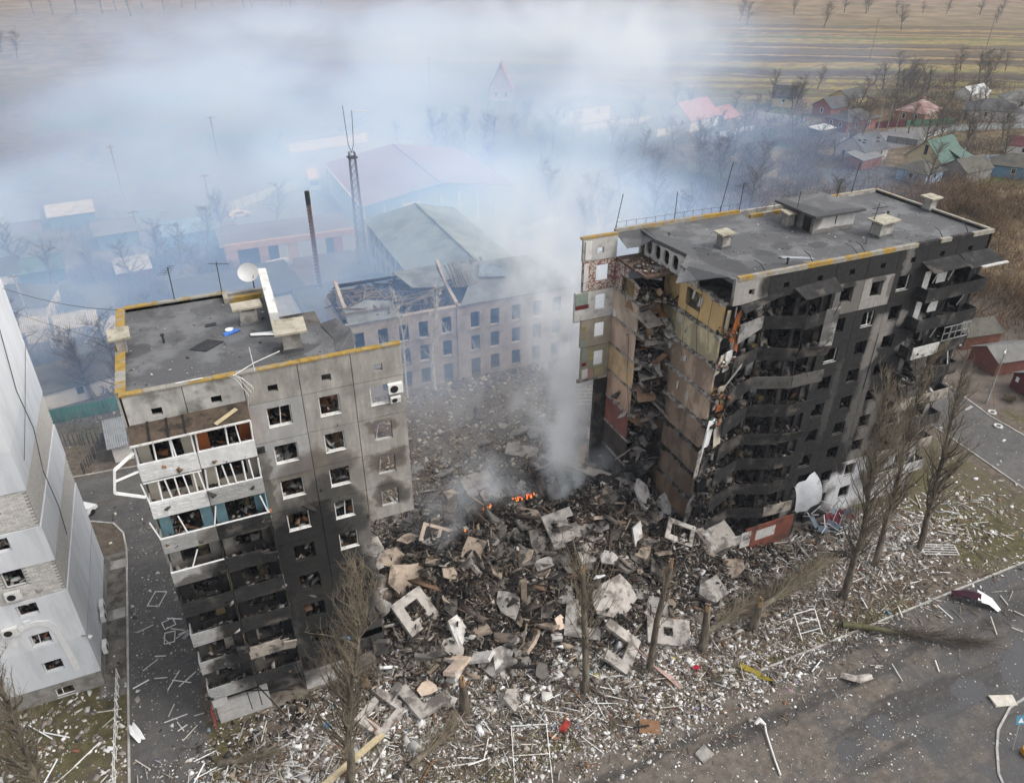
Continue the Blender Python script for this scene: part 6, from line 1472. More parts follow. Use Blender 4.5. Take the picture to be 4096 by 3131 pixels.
# ------------------------------------------------------------------ trees
BARK = mat('bark', (.115, .095, .072), var=.4, scale=3, col2=(.20, .17, .125), amt2=.5, scale2=1.5, bump=.03, stretch=(1, 1, .3))
TWIG = mat('twigs', (.20, .165, .115), var=.3, scale=2)
TWIGD = mat('dark_twigs', (.10, .082, .066), var=.3, scale=1.2)
BIRCH = mat('birch_bark', (.62, .60, .56), var=.2, scale=4, col2=(.1, .095, .09), amt2=.25, scale2=5)
RAW = mat('torn_wood', (.33, .22, .12), var=.3, scale=4)
class Quick:
    """fast thin tubes, numpy only"""
    def __init__(s): s.v, s.f, s.n = [], [], 0
    def tube(s, P, r, k=4):
        P = np.asarray(P, float); m = len(P)
        d = np.gradient(P, axis=0); d /= np.linalg.norm(d, axis=1, keepdims=True) + 1e-9
        ref = np.where(np.abs(d[:, 2:3]) < .9, np.array([[0, 0, 1.]]), np.array([[1., 0, 0]]))
        a = np.cross(d, ref); a /= np.linalg.norm(a, axis=1, keepdims=True) + 1e-9; b = np.cross(d, a)
        t = np.arange(k) * 2 * np.pi / k; r = np.broadcast_to(np.asarray(r, float), (m,))
        v = P[:, None] + (a[:, None] * np.cos(t)[None, :, None] + b[:, None] * np.sin(t)[None, :, None]) * r[:, None, None]
        i = s.n + np.arange(m - 1)[:, None] * k; j = np.arange(k)[None]; j2 = (j + 1) % k
        s.f.append(np.stack([i + j, i + j2, i + k + j2, i + k + j], -1).reshape(-1, 4)); s.v.append(v.reshape(-1, 3)); s.n += m * k
    def build(s, name, m, parent=None, loc=(0, 0, 0)):
        v = np.concatenate(s.v) - np.asarray(loc)
        return link(name, fast_mesh(name, v, np.concatenate(s.f), None, [m]), parent)
def wander(p, d, L, n, bend, up, g):
    P = [np.array(p, float)]; d = np.array(d, float); d /= np.linalg.norm(d)
    for i in range(n):
        d = d + g.normal(0, bend, 3) + np.array([0, 0, up]); d /= np.linalg.norm(d); P.append(P[-1] + d * L / n)
    return np.array(P)
def tree(name, label, x, y, h, seed, kind='poplar', bark=None, twig=None, group=None, z0=0.0, dens=1.0, rad=None, lean=(0, 0), start=.25, spread=None):
    g = np.random.default_rng(seed)
    t = thing(name, label, 'tree', (x, y, z0), 0, group); bark = bark or BARK; twig = twig or TWIG
    tr, cr = Quick(), Quick()
    rad = rad or h * .016
    T = wander((0, 0, -.3), (lean[0], lean[1], 1), h * .97, 12, .05 if kind == 'poplar' else .06, .05, g)
    hh = np.linspace(0, 1, len(T)); tr.tube(T, rad * (1.25 - 1.15 * hh ** .8), 8)
    nb = int((62 if kind == 'poplar' else 34) * dens)
    for b in range(nb):
        f = start + (1 - start) * (b + g.random()) / nb * .98
        p = np.array([np.interp(f, hh, T[:, k]) for k in range(3)]); a = g.uniform(0, 2 * np.pi)
        if kind == 'poplar':
            out = g.uniform(.3, .85); L = h * g.uniform(.14, .30) * (1.15 - f * .75); up = .08
        elif kind == 'birch':
            out = g.uniform(.5, 1.1); L = h * g.uniform(.12, .26) * (1.2 - f * .8); up = .04
        else:
            out = g.uniform(.7, 1.8); L = h * g.uniform(.3, .52) * (1.2 - f * .7); up = .02
        B = wander(p, (math.cos(a) * out, math.sin(a) * out, 1), L, 6, .11, up, g)
        r0 = rad * (1.2 - f) * (g.choice((.17, .19, .22, .5)) if kind == 'poplar' else .36 if kind != 'round' else .5) + .012
        (tr if r0 > .05 else cr).tube(B, np.linspace(r0, .010, len(B)), 4)
        for q in range(int((11 if kind == 'poplar' else 9 if kind == 'birch' else 17) * (1 if dens > .5 else .7))):
            u = g.uniform(.15, 1); pp = np.array([np.interp(u * (len(B) - 1), range(len(B)), B[:, k]) for k in range(3)])
            a2 = g.uniform(0, 2 * np.pi); o2 = g.uniform(.3, .9) if kind == 'poplar' else g.uniform(.5, 1.4)
            Tw = wander(pp, (math.cos(a2) * o2, math.sin(a2) * o2, 1 if kind != 'round' else .6), L * g.uniform(.18, .45), 3, .16, .08 if kind == 'poplar' else 0, g)
            cr.tube(Tw, np.linspace(.026 if kind == 'birch' else .013 if h < 14 else .016, .012 if kind == 'birch' else .006, len(Tw)), 3)
            if kind != 'birch' or q % 2:
                T3 = wander(Tw[1], (math.cos(a2 + 1.2) * o2, math.sin(a2 + 1.2) * o2, .9), L * g.uniform(.1, .26), 2, .15, .05, g); cr.tube(T3, np.linspace(.010, .005, len(T3)), 3)
    tr.build('trunk', bark, t); cr.build('crown', twig, t)
    return t
tree('poplar', 'tall bare poplar standing in the litter in front of the left block', 7.95, -8.5, 22.0, 3, dens=1.6, start=.14, rad=.28)
tree('poplar', 'bare poplar with a thick base left of the pair before the black facade', 51.9, -9.2, 23.0, 5, dens=1.5, start=.2, rad=.29, lean=(-.05, 0))
tree('poplar', 'middle poplar of the three before the black facade', 57.4, -7.4, 22.5, 9, dens=1.5, start=.2, rad=.27, lean=(.04, .02))
tree('poplar', 'rightmost poplar of the three before the black facade, leaning right', 63.0, -7.5, 19.5, 12, dens=1.4, start=.2, rad=.28, lean=(.03, .05))
tree('poplar', 'bare forked poplar on the mossy yard at the lower left corner', -11.6, -1.9, 16.0, 21, dens=1.6, start=.1, rad=.28, lean=(.02, .05))
tree('poplar', 'second bare poplar at the far lower left, mostly outside the view', -13.8, -2.4, 13.5, 25, dens=1.3, start=.12, rad=.3)
# snapped trunks
def snapped(label, x, y, h, r, seed, twigs=0, leanv=(0, 0)):
    g = np.random.default_rng(seed); t = thing('snapped_tree', label, 'tree', (x, y, 0))
    q = Quick(); T = wander((0, 0, -.2), (leanv[0], leanv[1], 1), h, 10, .02, .03, g); hh = np.linspace(0, 1, len(T))
    q.tube(T, r * (1.15 - .5 * hh), 9); q.build('trunk', BARK, t)
    s = MB(); W = WMAT[t]; top = Vector(T[-1])
    for j in range(6):
        a = j * 1.05; e = top + Vector((math.cos(a) * r * .3, math.sin(a) * r * .3, rnd.uniform(.25, .9)))
        s.bar(W @ (top + Vector((math.cos(a) * r * .45, math.sin(a) * r * .45, -.35))), W @ e, r * .4, r * .2)
    s.build('splintered_top', RAW, t)
    if twigs:
        c = Quick()
        for j in range(twigs):
            u = g.uniform(.35, 1); p = np.array([np.interp(u, hh, T[:, k]) for k in range(3)]); a = g.uniform(0, 6.28)
            B = wander(p, (math.cos(a) * .5, math.sin(a) * .5, 1), g.uniform(1.5, 6.5), 5, .1, .1, g); c.tube(B, np.linspace(.04, .01, len(B)), 3)
            for k in range(4):
                Tw = wander(B[2 + k % 3], (g.normal(0, .5), g.normal(0, .5), 1), g.uniform(.4, 1.4), 2, .1, .05, g); c.tube(Tw, np.linspace(.016, .008, len(Tw)), 3)
        c.build('crown', TWIG, t)
    return t
snapped('tall snapped poplar trunk with a few upright shoots in front of the heap', 26.3, -8.7, 12.6, .27, 2, 56)
snapped('second snapped poplar trunk, bare and leaning, right of the tall one', 31.95, -9.0, 11.8, .26, 4, 16, (.0, .0))
snapped('short split stump with raw wood, nearer the road, right of the snapped trunks', 36.95, -9.1, 4.4, .38, 6)
snapped('broken stump with a raw yellow face beside the fallen poplar', 42.2, -9.0, 3.2, .40, 8)
snapped('short grey broken stump standing in front of the heap', 17.1, -6.8, 3.6, .42, 10)
# fallen poplars
def fallen(label, base, tip, h0, seed, dens=1.0, width=1.0, green=False):
    g = np.random.default_rng(seed); t = thing('fallen_tree', label, 'tree', (*base, 0)); b = np.array([0, 0, h0]); e = np.array([tip[0] - base[0], tip[1] - base[1], .35]); d = e - b; L = np.linalg.norm(d); d /= L
    q, c = Quick(), Quick()
    T = np.array([b + d * L * k / 8 + np.array([0, 0, .1 * math.sin(k)]) for k in range(9)]); q.tube(T, np.linspace(.3, .05, 9), 7)
    s = np.array([-d[1], d[0], 0])
    for j in range(int(110 * dens)):
        u = g.uniform(.15, .98); p = b + d * L * u
        v = d * 1.0 + s * g.normal(0, .34 * width) + np.array([0, 0, g.uniform(-.02, .3)])
        B = wander(p, v, g.uniform(1.2, 4.2) * (1.1 - u * .5), 5, .06, -.015, g); B[:, 2] = np.maximum(B[:, 2], .06); c.tube(B, np.linspace(.035, .01, 6), 3)
        for k in range(5):
            Tw = wander(B[1 + k % 4], v + g.normal(0, .3, 3), g.uniform(.5, 1.6), 2, .08, 0, g); Tw[:, 2] = np.maximum(Tw[:, 2], .05); c.tube(Tw, np.linspace(.016, .008, 3), 3)
    m = mat('mossy_bark', (.105, .098, .05), var=.3, scale=3) if green else BARK
    q.build('trunk', m, t); c.build('crown', TWIGD if green else TWIG, t)
    return t
fallen('fallen bare poplar lying from the broken stump toward the black facade', (42.6, -8.6), (53.5, -5.2), 1.6, 31, 2.0, 1.0)
fallen('second fallen bare poplar crown lying behind the short split stump', (37.4, -8.4), (45.5, -6.6), .9, 33, 1.3, .9)
fallen('long mossy fallen poplar limb lying across the kerb onto the road', (49.2, -11.8), (58.3, -18.0), .35, 35, .8, .7, True)
fallen('light twiggy branch fallen in the litter at the bottom of the view', (12.0, -9.5), (15.5, -8.0), .3, 37, .35, .9)
fallen('small fallen branch lying across the drive at the bottom', (-.3, -3.9), (2.6, -4.6), .2, 39, .3, .8)
tree('birch', 'white barked birch before the ruined school, the taller one', 30.1, 40 - 1.6, 15.8, 41, 'birch', BIRCH, mat('birch_twigs', (.50, .47, .43), var=.2), dens=.9, start=.33, rad=.2)
tree('birch', 'slender birch left of the taller one before the ruined school', 26.4, 38.4, 15.2, 43, 'birch', BIRCH, MATS['birch_twigs'], dens=.6, start=.35, rad=.13)
tree('birch', 'pale birch with open forked crown standing in the smoke behind the gap', 75.4, 83, 12.5, 45, 'birch', BIRCH, MATS['birch_twigs'], dens=.9, start=.3, rad=.16)
tree('birch', 'second pale birch close behind the forked one in the smoke', 79.0, 84, 11.5, 47, 'birch', BIRCH, MATS['birch_twigs'], dens=.6, start=.3, rad=.13)
tree('yard_tree', 'dark bare fruit tree with a pale lower trunk in the yard behind the drive', -5.6, 50.3, 9.0, 51, 'round', BARK, TWIGD, dens=1.2, start=.3, rad=.28)
tree('yard_tree', 'wide dark bare tree leaning left in the yard beside the collapsed shed', -9.5, 53.5, 9.5, 53, 'round', BARK, TWIGD, dens=1.4, start=.25, rad=.3, lean=(-.18, .05))
P1 = proto_done(tree('bare_tree', 'bare bushy tree behind the sheds at the left', -.3, 96.5, 8.5, 61, 'round', BARK, TWIGD, dens=.8, start=.2, rad=.2, group='bare trees behind the yards'))
P2 = proto_done(tree('bare_tree', 'large bare tree standing among the village houses', 172, 114, 9.5, 63, 'round', BARK, TWIGD, dens=.7, start=.25, rad=.22, group='bare trees among the houses'))
P3 = proto_done(tree('tall_bare_tree', 'tall thin bare tree in the row at the far edge of the fields', 0, 560, 26, 65, 'poplar', BARK, TWIGD, dens=.55, start=.2, rad=.35, group='far field trees'))
def trees(proto, pts, label, group, s=(.7, 1.15)):
    for (x, y) in pts: dup(proto, (x, y, 0), rnd.uniform(0, 6.3), label, group, rnd.uniform(*s))
trees(P1, [(-4, 88), (3, 92), (6, 86), (-10, 93), (8, 101), (-16, 90), (-2, 66), (-13, 62), (2, 60), (-6, 57), (-18, 66), (12, 112), (-22, 104), (-30, 108), (22, 112)], 'bare bushy tree among the yards behind the left block', 'bare trees behind the yards')
trees(P2, [(rnd.uniform(150, 262), rnd.uniform(100, 185)) for _ in range(44)] + [(190, 99), (196, 105), (204, 104), (160, 78), (226, 108), (236, 106), (215, 112), (246, 112), (196, 86), (198, 76)], 'bare tree among the village houses beyond the right block', 'bare trees among the houses')
trees(P2, [(rnd.uniform(50, 150), rnd.uniform(112, 170)) for _ in range(40)] + [(rnd.uniform(70, 130), rnd.uniform(60, 105)) for _ in range(22)], 'bare tree dimmed by the smoke beyond the ruined school', 'bare trees in the smoke', (.7, 1.2))
trees(P3, [(-60 + j * 13 + rnd.uniform(-4, 4), 600 + rnd.uniform(-20, 20)) for j in range(16)], 'tall bare tree in the row at the top left edge of the fields', 'far trees top left', (.8, 1.2))
trees(P2, [(-62 + rnd.uniform(-14, 14), 395 + rnd.uniform(-18, 18)) for j in range(7)] + [(-78, 330), (-70, 345)], 'bare tree in the far clump at the left edge of the fields', 'far clump at left', (1.0, 1.6))
trees(P2, [(430 + j * 16 + rnd.uniform(-6, 6), 405 - j * 8 + rnd.uniform(-8, 8)) for j in range(11)] + [(rnd.uniform(330, 520), rnd.uniform(300, 420)) for j in range(8)], 'far bare tree at the field edge at the top right', 'far trees top right', (.8, 1.5))
trees(P2, [(rnd.uniform(245, 330), rnd.uniform(150, 200)) for j in range(22)], 'bare tree in the scrub behind the farthest houses', 'trees behind the farthest houses', (.7, 1.2))
# thickets nobody could count
def thicket(name, label, spots, n, L, tilt, pal, seed=0):
    w = np.array([s[4] for s in spots], float); i = RNG.choice(len(spots), n, p=w / w.sum()); A = np.array([s[:4] for s in spots])[i]
    xy = A[:, :2] + RNG.normal(0, 1, (n, 2)) * A[:, 2:4] * .55
    cl = np.array([mnoise.noise(Vector((a * .16, b * .16, 5))) for a, b in xy]); k = cl > -.12
    xy = xy[k]; n = len(xy); LL = L * RNG.uniform(.5, 1.4, n) * (1 + cl[k])
    s = np.column_stack([np.full(n, .045), np.full(n, .04), LL])
    c = np.column_stack([xy, LL * .42 + RNG.random(n) * L * .5])
    tag(scatter_mesh(name, c, s, tilt, pick(pal, n), TONE, .1), label, kind='stuff')
BUSHP = [(.135, .082, .045, 4), (.19, .115, .06, 3), (.10, .075, .055, 3), (.24, .17, .09, 1.5)]
thicket('thicket', 'rust brown thicket of bare shrubs behind the black block', [(86, 40, 20, 18, 3), (104, 48, 24, 16, 3), (120, 40, 20, 20, 2), (140, 62, 26, 14, 3), (100, 66, 26, 14, 3), (160, 66, 20, 14, 2), (82, 24, 8, 8, .6), (128, 20, 16, 12, 1)], 46000, 2.2, .5, BUSHP)
thicket('scrub', 'grey brown scrub and dry weeds around the village gardens', [(150, 110, 20, 16, 2), (125, 95, 24, 16, 3), (200, 100, 16, 8, 1), (236, 128, 24, 14, 2), (160, 130, 22, 14, 2), (110, 130, 30, 20, 3), (270, 165, 30, 18, 2), (230, 150, 26, 12, 2)], 30000, 1.7, .6, [(.12, .095, .075, 4), (.09, .07, .058, 3), (.17, .13, .09, 2)])
thicket('weeds', 'dark dead weeds and shrubs in the yards behind the left block', [(-12, 60, 14, 12, 2), (0, 75, 12, 16, 2), (-8, 90, 18, 10, 2), (4, 98, 12, 8, 1), (-30, 120, 20, 12, 1)], 16000, 1.2, .6, [(.10, .085, .07, 4), (.075, .062, .052, 3), (.15, .12, .085, 1.5)])

# ------------------------------------------------------------------ buildings behind
SBRICK = mat('school_brick', (.40, .345, .30), var=.15, scale=1.2, col2=(.30, .25, .215), amt2=.5, scale2=.5, bump=.02)
SLATE = mat('slate_roof', (.20, .215, .22), var=.2, scale=.7, col2=(.13, .14, .145), amt2=.5, scale2=.3)
WOODD = mat('weathered_rafter', (.17, .14, .11), var=.3, scale=2)
sch = thing('school_building', 'three storey pale brick building with a wrecked roof and empty windows behind the heap', 'building', (34, 40, 0))
SX = [20.0, 22.95, 25.7, 28.35, 30.95, 34.05, 37.6, 40.4, 43.35, 46.35, 50.0]
WX = [21.5, 24.4, 27.0, 29.5, 32.5, 36.3, 39.0, 42.0, 45.0, 47.8]
for r, (z0, z1, wz0, wz1) in enumerate(((-.3, 3.2, .6, 2.7), (3.2, 6.6, 3.8, 6.0), (6.6, 10.3, 7.0, 9.25))):
    for i in range(10):
        door = r == 0 and i in (4, 5)
        panel(sch, 'wall_panel', SX[i], SX[i + 1], z0, z1, (WX[i] - .63, WX[i] + .63, -.2 if door else wz0, wz1), SBRICK, y0=40, y1=40.45, gap=.0 if True else 0)
        q = MB(); q.bar((WX[i] - .6, 40.2, wz0 + .03), (WX[i] + .6, 40.2, wz0 + .03), .08); q.bar((WX[i] - .58, 40.2, wz0), (WX[i] - .58, 40.2, wz1), .07)
        if (i + r) % 3 == 0:
            for a in range(5): q.bar((WX[i], 40.15, wz0 + .1), (WX[i] + .55 * math.cos(a * .75), 40.15, wz0 + .1 + 1.6 * math.sin(.2 + a * .32)), .03)
        q.build('window_frame', WHITEW if r else DKMETAL, sch)
        MB().box(WX[i] - .75, 39.86, wz0 - .1, WX[i] + .75, 39.99, wz0 - .02).build('sill', CONC, sch) if not door else None
MB().box(19.9, 39.9, 10.3, 33.9, 40.5, 10.5).build('cornice', SBRICK, sch); MB().box(34.1, 39.85, 10.3, 50.1, 40.5, 10.6).build('cornice', SBRICK, sch)
MB().box(33.85, 39.8, -.2, 34.2, 40.0, 10.3).build('pilaster', SBRICK, sch)
MB().box(19.9, 40.46, -.2, 20.3, 51.6, 9.4).build('end_wall', SBRICK, sch); MB().box(49.6, 40.46, -.2, 50.0, 51.6, 10.3).build('end_wall', SBRICK, sch)
MB().box(20.3, 51.3, -.2, 49.6, 51.7, 10.0).build('rear_wall', SBRICK, sch)
for z in (3.2, 6.6, 9.9): MB().box(20.3, 40.47, z - .2, 49.6, 51.3, z).build('floor_slab', FLOORIN, sch)
# cross walls with gables, the roof over the left half burnt off
for x, h1, h2 in ((20.6, 10.6, 13.2), (33.9, 10.8, 13.8)):
    q = MB(); q.add([(x, 40.5, 9.8), (x, 47, 9.8), (x, 47.6, h2), (x, 46.4, h2 - .6), (x, 44.6, h1 + 1.2), (x, 42.6, h1 + .6), (x, 40.5, h1), (x + .4, 40.5, 9.8), (x + .4, 47, 9.8), (x + .4, 47.6, h2), (x + .4, 46.4, h2 - .6), (x + .4, 44.6, h1 + 1.2), (x + .4, 42.6, h1 + .6), (x + .4, 40.5, h1)], [(0, 1, 2, 3, 4, 5, 6), (13, 12, 11, 10, 9, 8, 7)] + [(i, (i + 1) % 7, 7 + (i + 1) % 7, 7 + i)[::-1] for i in range(7)]); q.build('gable_wall', SBRICK, sch)
for j in range(70):
    x = 21 + 12.5 * rnd.random(); y = 41 + 8 * rnd.random(); a = rnd.uniform(-.5, .5) + (0 if rnd.random() < .6 else 1.4)
    L = rnd.uniform(2, 6.5); p = Vector((x, y, 10.1 + rnd.uniform(0, 1.6))); d = Vector((math.cos(a), math.sin(a), rnd.uniform(-.1, .3))) * L / 2
    MB().bar(p - d, p + d, .16, .14).build('rafter', WOODD, sch)
lit_c = np.column_stack([RNG.uniform(20.5, 33.8, 1500), RNG.uniform(40.6, 51, 1500), 9.95 + RNG.random(1500) * .6]); L = RNG.lognormal(-1.2, .5, 1500)
tag(scatter_mesh('roof_debris', lit_c, np.column_stack([L, L * .5, L * .12]), .4, pick(HEAPPAL + [(.2, .17, .14, 6)], 1500), TONE, .4), 'broken slates and boards lying on the top floor of the wrecked school', kind='stuff')
def slope(par, nm, pts, m_, th=.12): return flap(pts, m_, par, th, nm)
slope(sch, 'broken_roof', [(20.4, 39.8, 10.6), (27, 39.8, 10.6), (26.2, 42.6, 11.5), (23.5, 43.4, 11.8), (20.6, 42.4, 11.4)], SLATE); slope(sch, 'broken_roof', [(29.5, 43.8, 12.2), (33.6, 43.0, 12.0), (33.6, 47.2, 13.3), (28, 47.2, 13.2)], SLATE)
slope(sch, 'roof', [(34.3, 39.7, 10.6), (50.4, 39.7, 10.6), (45.5, 45.8, 13.3), (38.4, 45.8, 13.4), (37.4, 43.6, 12.4)], SLATE)
slope(sch, 'roof', [(50.4, 39.7, 10.62), (50.4, 52, 10.6), (45.5, 45.8, 13.32)], SLATE)
for j in range(16):
    x = 34.6 + j * .35; p = Vector((x, 42.0 + .05 * j, 11.9)); MB().bar(p, p + Vector((rnd.uniform(-.3, .5), 4.2, 1.6)), .12).build('rafter', WOODD, sch)
slope(sch, 'sliding_slates', [(34.4, 43, 11.9), (38.8, 41.9, 11.6), (40.2, 44.6, 13.0), (36.0, 46.4, 13.6)], SLATE)
slope(sch, 'blue_sheeting', [(38.0, 43.0, 12.6), (41.6, 42.4, 12.3), (42.4, 44.0, 13.2), (39.0, 45.0, 13.6)], mat('blue_sheeting', (.17, .21, .25), var=.3))
slope(sch, 'broken_roof', [(21, 47.6, 12.6), (33, 46.4, 13.0), (33.6, 51, 10.9), (21, 51.6, 10.4)], mat('burnt_roof', (.15, .12, .095), var=.35, scale=.8, col2=(.05, .045, .04), amt2=.6, scale2=.4))
# the wing behind
MB().box(32.4, 51.8, -.2, 32.8, 79, 9.4).build('wing_wall', SBRICK, sch); MB().box(47.0, 51.8, -.2, 47.4, 79, 9.4).build('wing_wall', SBRICK, sch); MB().box(32.8, 78.6, -.2, 47.0, 79, 9.4).build('wing_wall', SBRICK, sch)
for k in range(3):
    for j in range(8):
        y = 54.5 + j * 3.1
        w = MB().box(32.36, y - .7, .9 + 3.1 * k, 32.41, y + .7, 2.7 + 3.1 * k).build('window', MATS['dark_glass'] if 'dark_glass' in MATS else mat('dark_glass', (.03, .035, .04), rough=.15), sch)
        MB().box(32.32, y - .04, .9 + 3.1 * k, 32.35, y + .04, 2.7 + 3.1 * k).build('frame', WHITEW, w)
WING = mat('wing_roof', (.235, .265, .25), var=.15, scale=.6, col2=(.17, .19, .185), amt2=.5, scale2=.25)
slope(sch, 'wing_roof', [(32.0, 46.5, 9.5), (32.0, 79.4, 9.5), (39.9, 75.5, 12.4), (39.9, 46.5, 12.4)][::-1], WING); slope(sch, 'wing_roof', [(39.9, 46.5, 12.41), (39.9, 75.5, 12.41), (47.8, 79.4, 9.5), (47.8, 46.5, 9.5)][::-1], WING); slope(sch, 'wing_roof', [(32, 79.4, 9.51), (47.8, 79.4, 9.51), (39.9, 75.5, 12.42)], WING)
MB().bar((39.9, 46.5, 12.45), (39.9, 75.5, 12.45), .25).build('ridge_cap', WING, sch)

wh = thing('warehouse', 'long warehouse with a shallow maroon roof half hidden in the smoke', 'warehouse', (51, 98, 0))
MROOF = mat('maroon_roof', (.215, .135, .128), var=.12, scale=.3, col2=(.24, .16, .15), amt2=.4, scale2=.2)
WWALL = mat('pale_metal_wall', (.42, .46, .46), var=.12, scale=.8)
slope(wh, 'roof', [(35.6, 96.8, 6.0), (51.6, 97.6, 8.6), (51.6, 130.6, 8.6), (35.6, 130.0, 6.0)], MROOF); slope(wh, 'roof', [(51.6, 97.6, 8.61), (67.6, 98.4, 6.0), (67.6, 131.0, 6.0), (51.6, 130.6, 8.61)], MROOF)
MB().box(36.0, 98, -.1, 36.3, 130, 5.9).build('side_wall', WWALL, wh); MB().box(36.3, 129.7, -.1, 67, 130, 5.9).build('rear_wall', WWALL, wh)
q = MB()
for j in range(9): q.box(36.2 + j * 3.8, 98.0, -.1, 36.5 + j * 3.8, 98.3, 6.3)
q.build('front_posts', WWALL, wh) if False else [MB().box(36.4 + j * 3.8, 98.0, -.1, 36.7 + j * 3.8, 98.3, 6.2).build('front_post', WWALL, wh) for j in range(9)]
MB().box(38.5, 98.1, -.1, 43, 98.4, 3.2).build('front_board', SHOPRED if False else MATS['orange_lining'], wh); MB().box(44, 98.1, 2.2, 47.5, 98.4, 5.2).build('white_panel', WHITEW, wh)
for j in range(10): MB().box(35.93, 99 + j * 3.1, 0, 36.0, 99.12 + j * 3.1, 5.9).build('wall_rib', WHITEW, wh)
MB().bar((51.6, 97.6, 8.7), (51.6, 130.6, 8.7), .3).build('ridge_cap', MROOF, wh); MB().bar((35.6, 96.75, 6.0), (35.6, 130, 6.0), .18).build('eave_trim', WHITEW, wh)

gr = thing('garage_row', 'low brick garage row with open dark doorways behind the left block', 'garage', (20, 92, 0))
PBR = mat('peach_brick', (.44, .30, .22), var=.15, scale=1.5)
MB().box(10.5, 92.2, 0, 33.5, 101, 3.4).build('rear_block', PBR, gr)
xs = [10.5, 13.2, 17.4, 19.6, 22.4, 26.0, 28.6, 31.2, 33.5]
MB().box(10.5, 91.6, 2.9, 33.5, 92.2, 4.0).build('parapet', PBR, gr)
for j, (a, b_, k) in enumerate(((10.5, 12.5, 'w'), (12.5, 16.0, 'd'), (16.0, 17.6, 'w'), (17.6, 19.3, 'd'), (19.3, 21.0, 'g'), (21.0, 22.6, 'w'), (22.6, 26.2, 'g'), (26.2, 27.6, 'g'), (27.6, 29.0, 'd'), (29.0, 30.6, 'r'), (30.6, 33.5, 'g'))):
    if k == 'd': MB().box(a, 92.0, 0, b_, 92.19, 2.9).build('doorway', CHAR, gr)  # black sheet on the solid block stands in for shade inside the door
    else: MB().box(a + .02, 91.75, 0, b_ - .02, 92.19, 2.88).build('door_leaf' if k in 'gr' else 'wall_panel', PBR if k == 'w' else MATS['orange_lining'] if k == 'r' else WWALL, gr)
MB().box(9.8, 91.9, 3.42, 33.8, 103, 3.6).build('roof', FARROAD, gr)
ch = thing('boiler_chimney', 'rusty iron boiler chimney with climbing rungs behind the left block', 'chimney', (21.8, 67.4, 0))
MB().tube([(21.8, 67.4, 0), (21.85, 67.4, 18.6)], [.38, .33], 12).build('stack', RUST, ch); MB().tube([(21.85, 67.4, 16.8), (21.85, 67.4, 18.7)], [.35, .35], 12).build('sooty_top', CHAR, ch)
for j in range(28): MB().bar((21.3, 67.1, 1.5 + j * .55), (21.7, 67.05, 1.5 + j * .55), .05).build('rung', WHITEW, ch)
MASTM = mat('mast_grey', (.16, .16, .17), var=.2)
ms = thing('lattice_mast', 'tall steel lattice mast with two thin aerials rising in front of the maroon roof', 'mast', (32.5, 85, 0))
q = MB(); mk = []
for sx, sy in ((-1, -1), (1, -1), (1, 1), (-1, 1)):
    MB().bar((32.5 + sx * .75, 85 + sy * .75, 0), (32.5 + sx * .45, 85 + sy * .45, 19), .12).build('leg', MASTM, ms)
for j in range(16):
    z0, z1 = j * 1.19, (j + 1) * 1.19; w0, w1 = .75 - .3 * z0 / 19, .75 - .3 * z1 / 19
    for (ax, ay), (bx, by) in (((-1, -1), (1, -1)), ((1, -1), (1, 1)), ((1, 1), (-1, 1)), ((-1, 1), (-1, -1))):
        q = MB(); q.bar((32.5 + ax * w0, 85 + ay * w0, z0), (32.5 + bx * w1, 85 + by * w1, z1), .07); q.bar((32.5 + ax * w1, 85 + ay * w1, z1), (32.5 + bx * w1, 85 + by * w1, z1), .07); q.build('brace', MASTM, ms)
MB().box(31.7, 84.2, 18.2, 33.3, 85.8, 18.3).build('platform', DKMETAL, ms)
for dx, h in ((-.7, 26.4), (.7, 25.5)): MB().tube([(32.5, 85, 19), (32.5 + dx * .6, 85, 20.2), (32.5 + dx, 85, h)], .05, 5).build('aerial', DKMETAL, ms)
MB().bar((33.0, 85, 25.6), (36.2, 85, 25.0), .09).build('aerial_boom', WHITEW, ms)

# sheds, roofs and houses
PALS = {n_: mat('house_' + n_, c, var=.1, scale=1.0) for n_, c in (('white', (.62, .60, .57)), ('cream', (.58, .48, .29)), ('blue', (.36, .48, .64)), ('orange', (.29, .125, .085)), ('brick', (.33, .20, .13)), ('pink', (.50, .44, .43)), ('grey', (.26, .25, .24)), ('sky', (.14, .28, .40)), ('wood', (.16, .13, .10)), ('teal', (.12, .19, .195)), ('green', (.045, .11, .075)), ('maroon', (.12, .035, .04)), ('redbrick', (.19, .075, .055)))}
ROOFS = {n_: mat('roof_' + n_, c, var=.18, scale=.9, col2=c2, amt2=.45, scale2=.5) for n_, c, c2 in (('dark', (.075, .075, .078), (.12, .115, .11)), ('green', (.085, .14, .115), (.105, .155, .135)), ('red', (.30, .15, .125), (.34, .19, .16)), ('rust', (.22, .13, .115), (.34, .28, .26)), ('grey', (.17, .165, .155), (.11, .105, .1)), ('asbestos', (.40, .39, .37), (.28, .27, .26)), ('mossy', (.10, .095, .075), (.065, .06, .055)), ('white', (.46, .47, .46), (.34, .34, .33)), ('maroon', (.10, .025, .03), (.13, .05, .05)), ('sky', (.17, .26, .35), (.22, .31, .38)))}
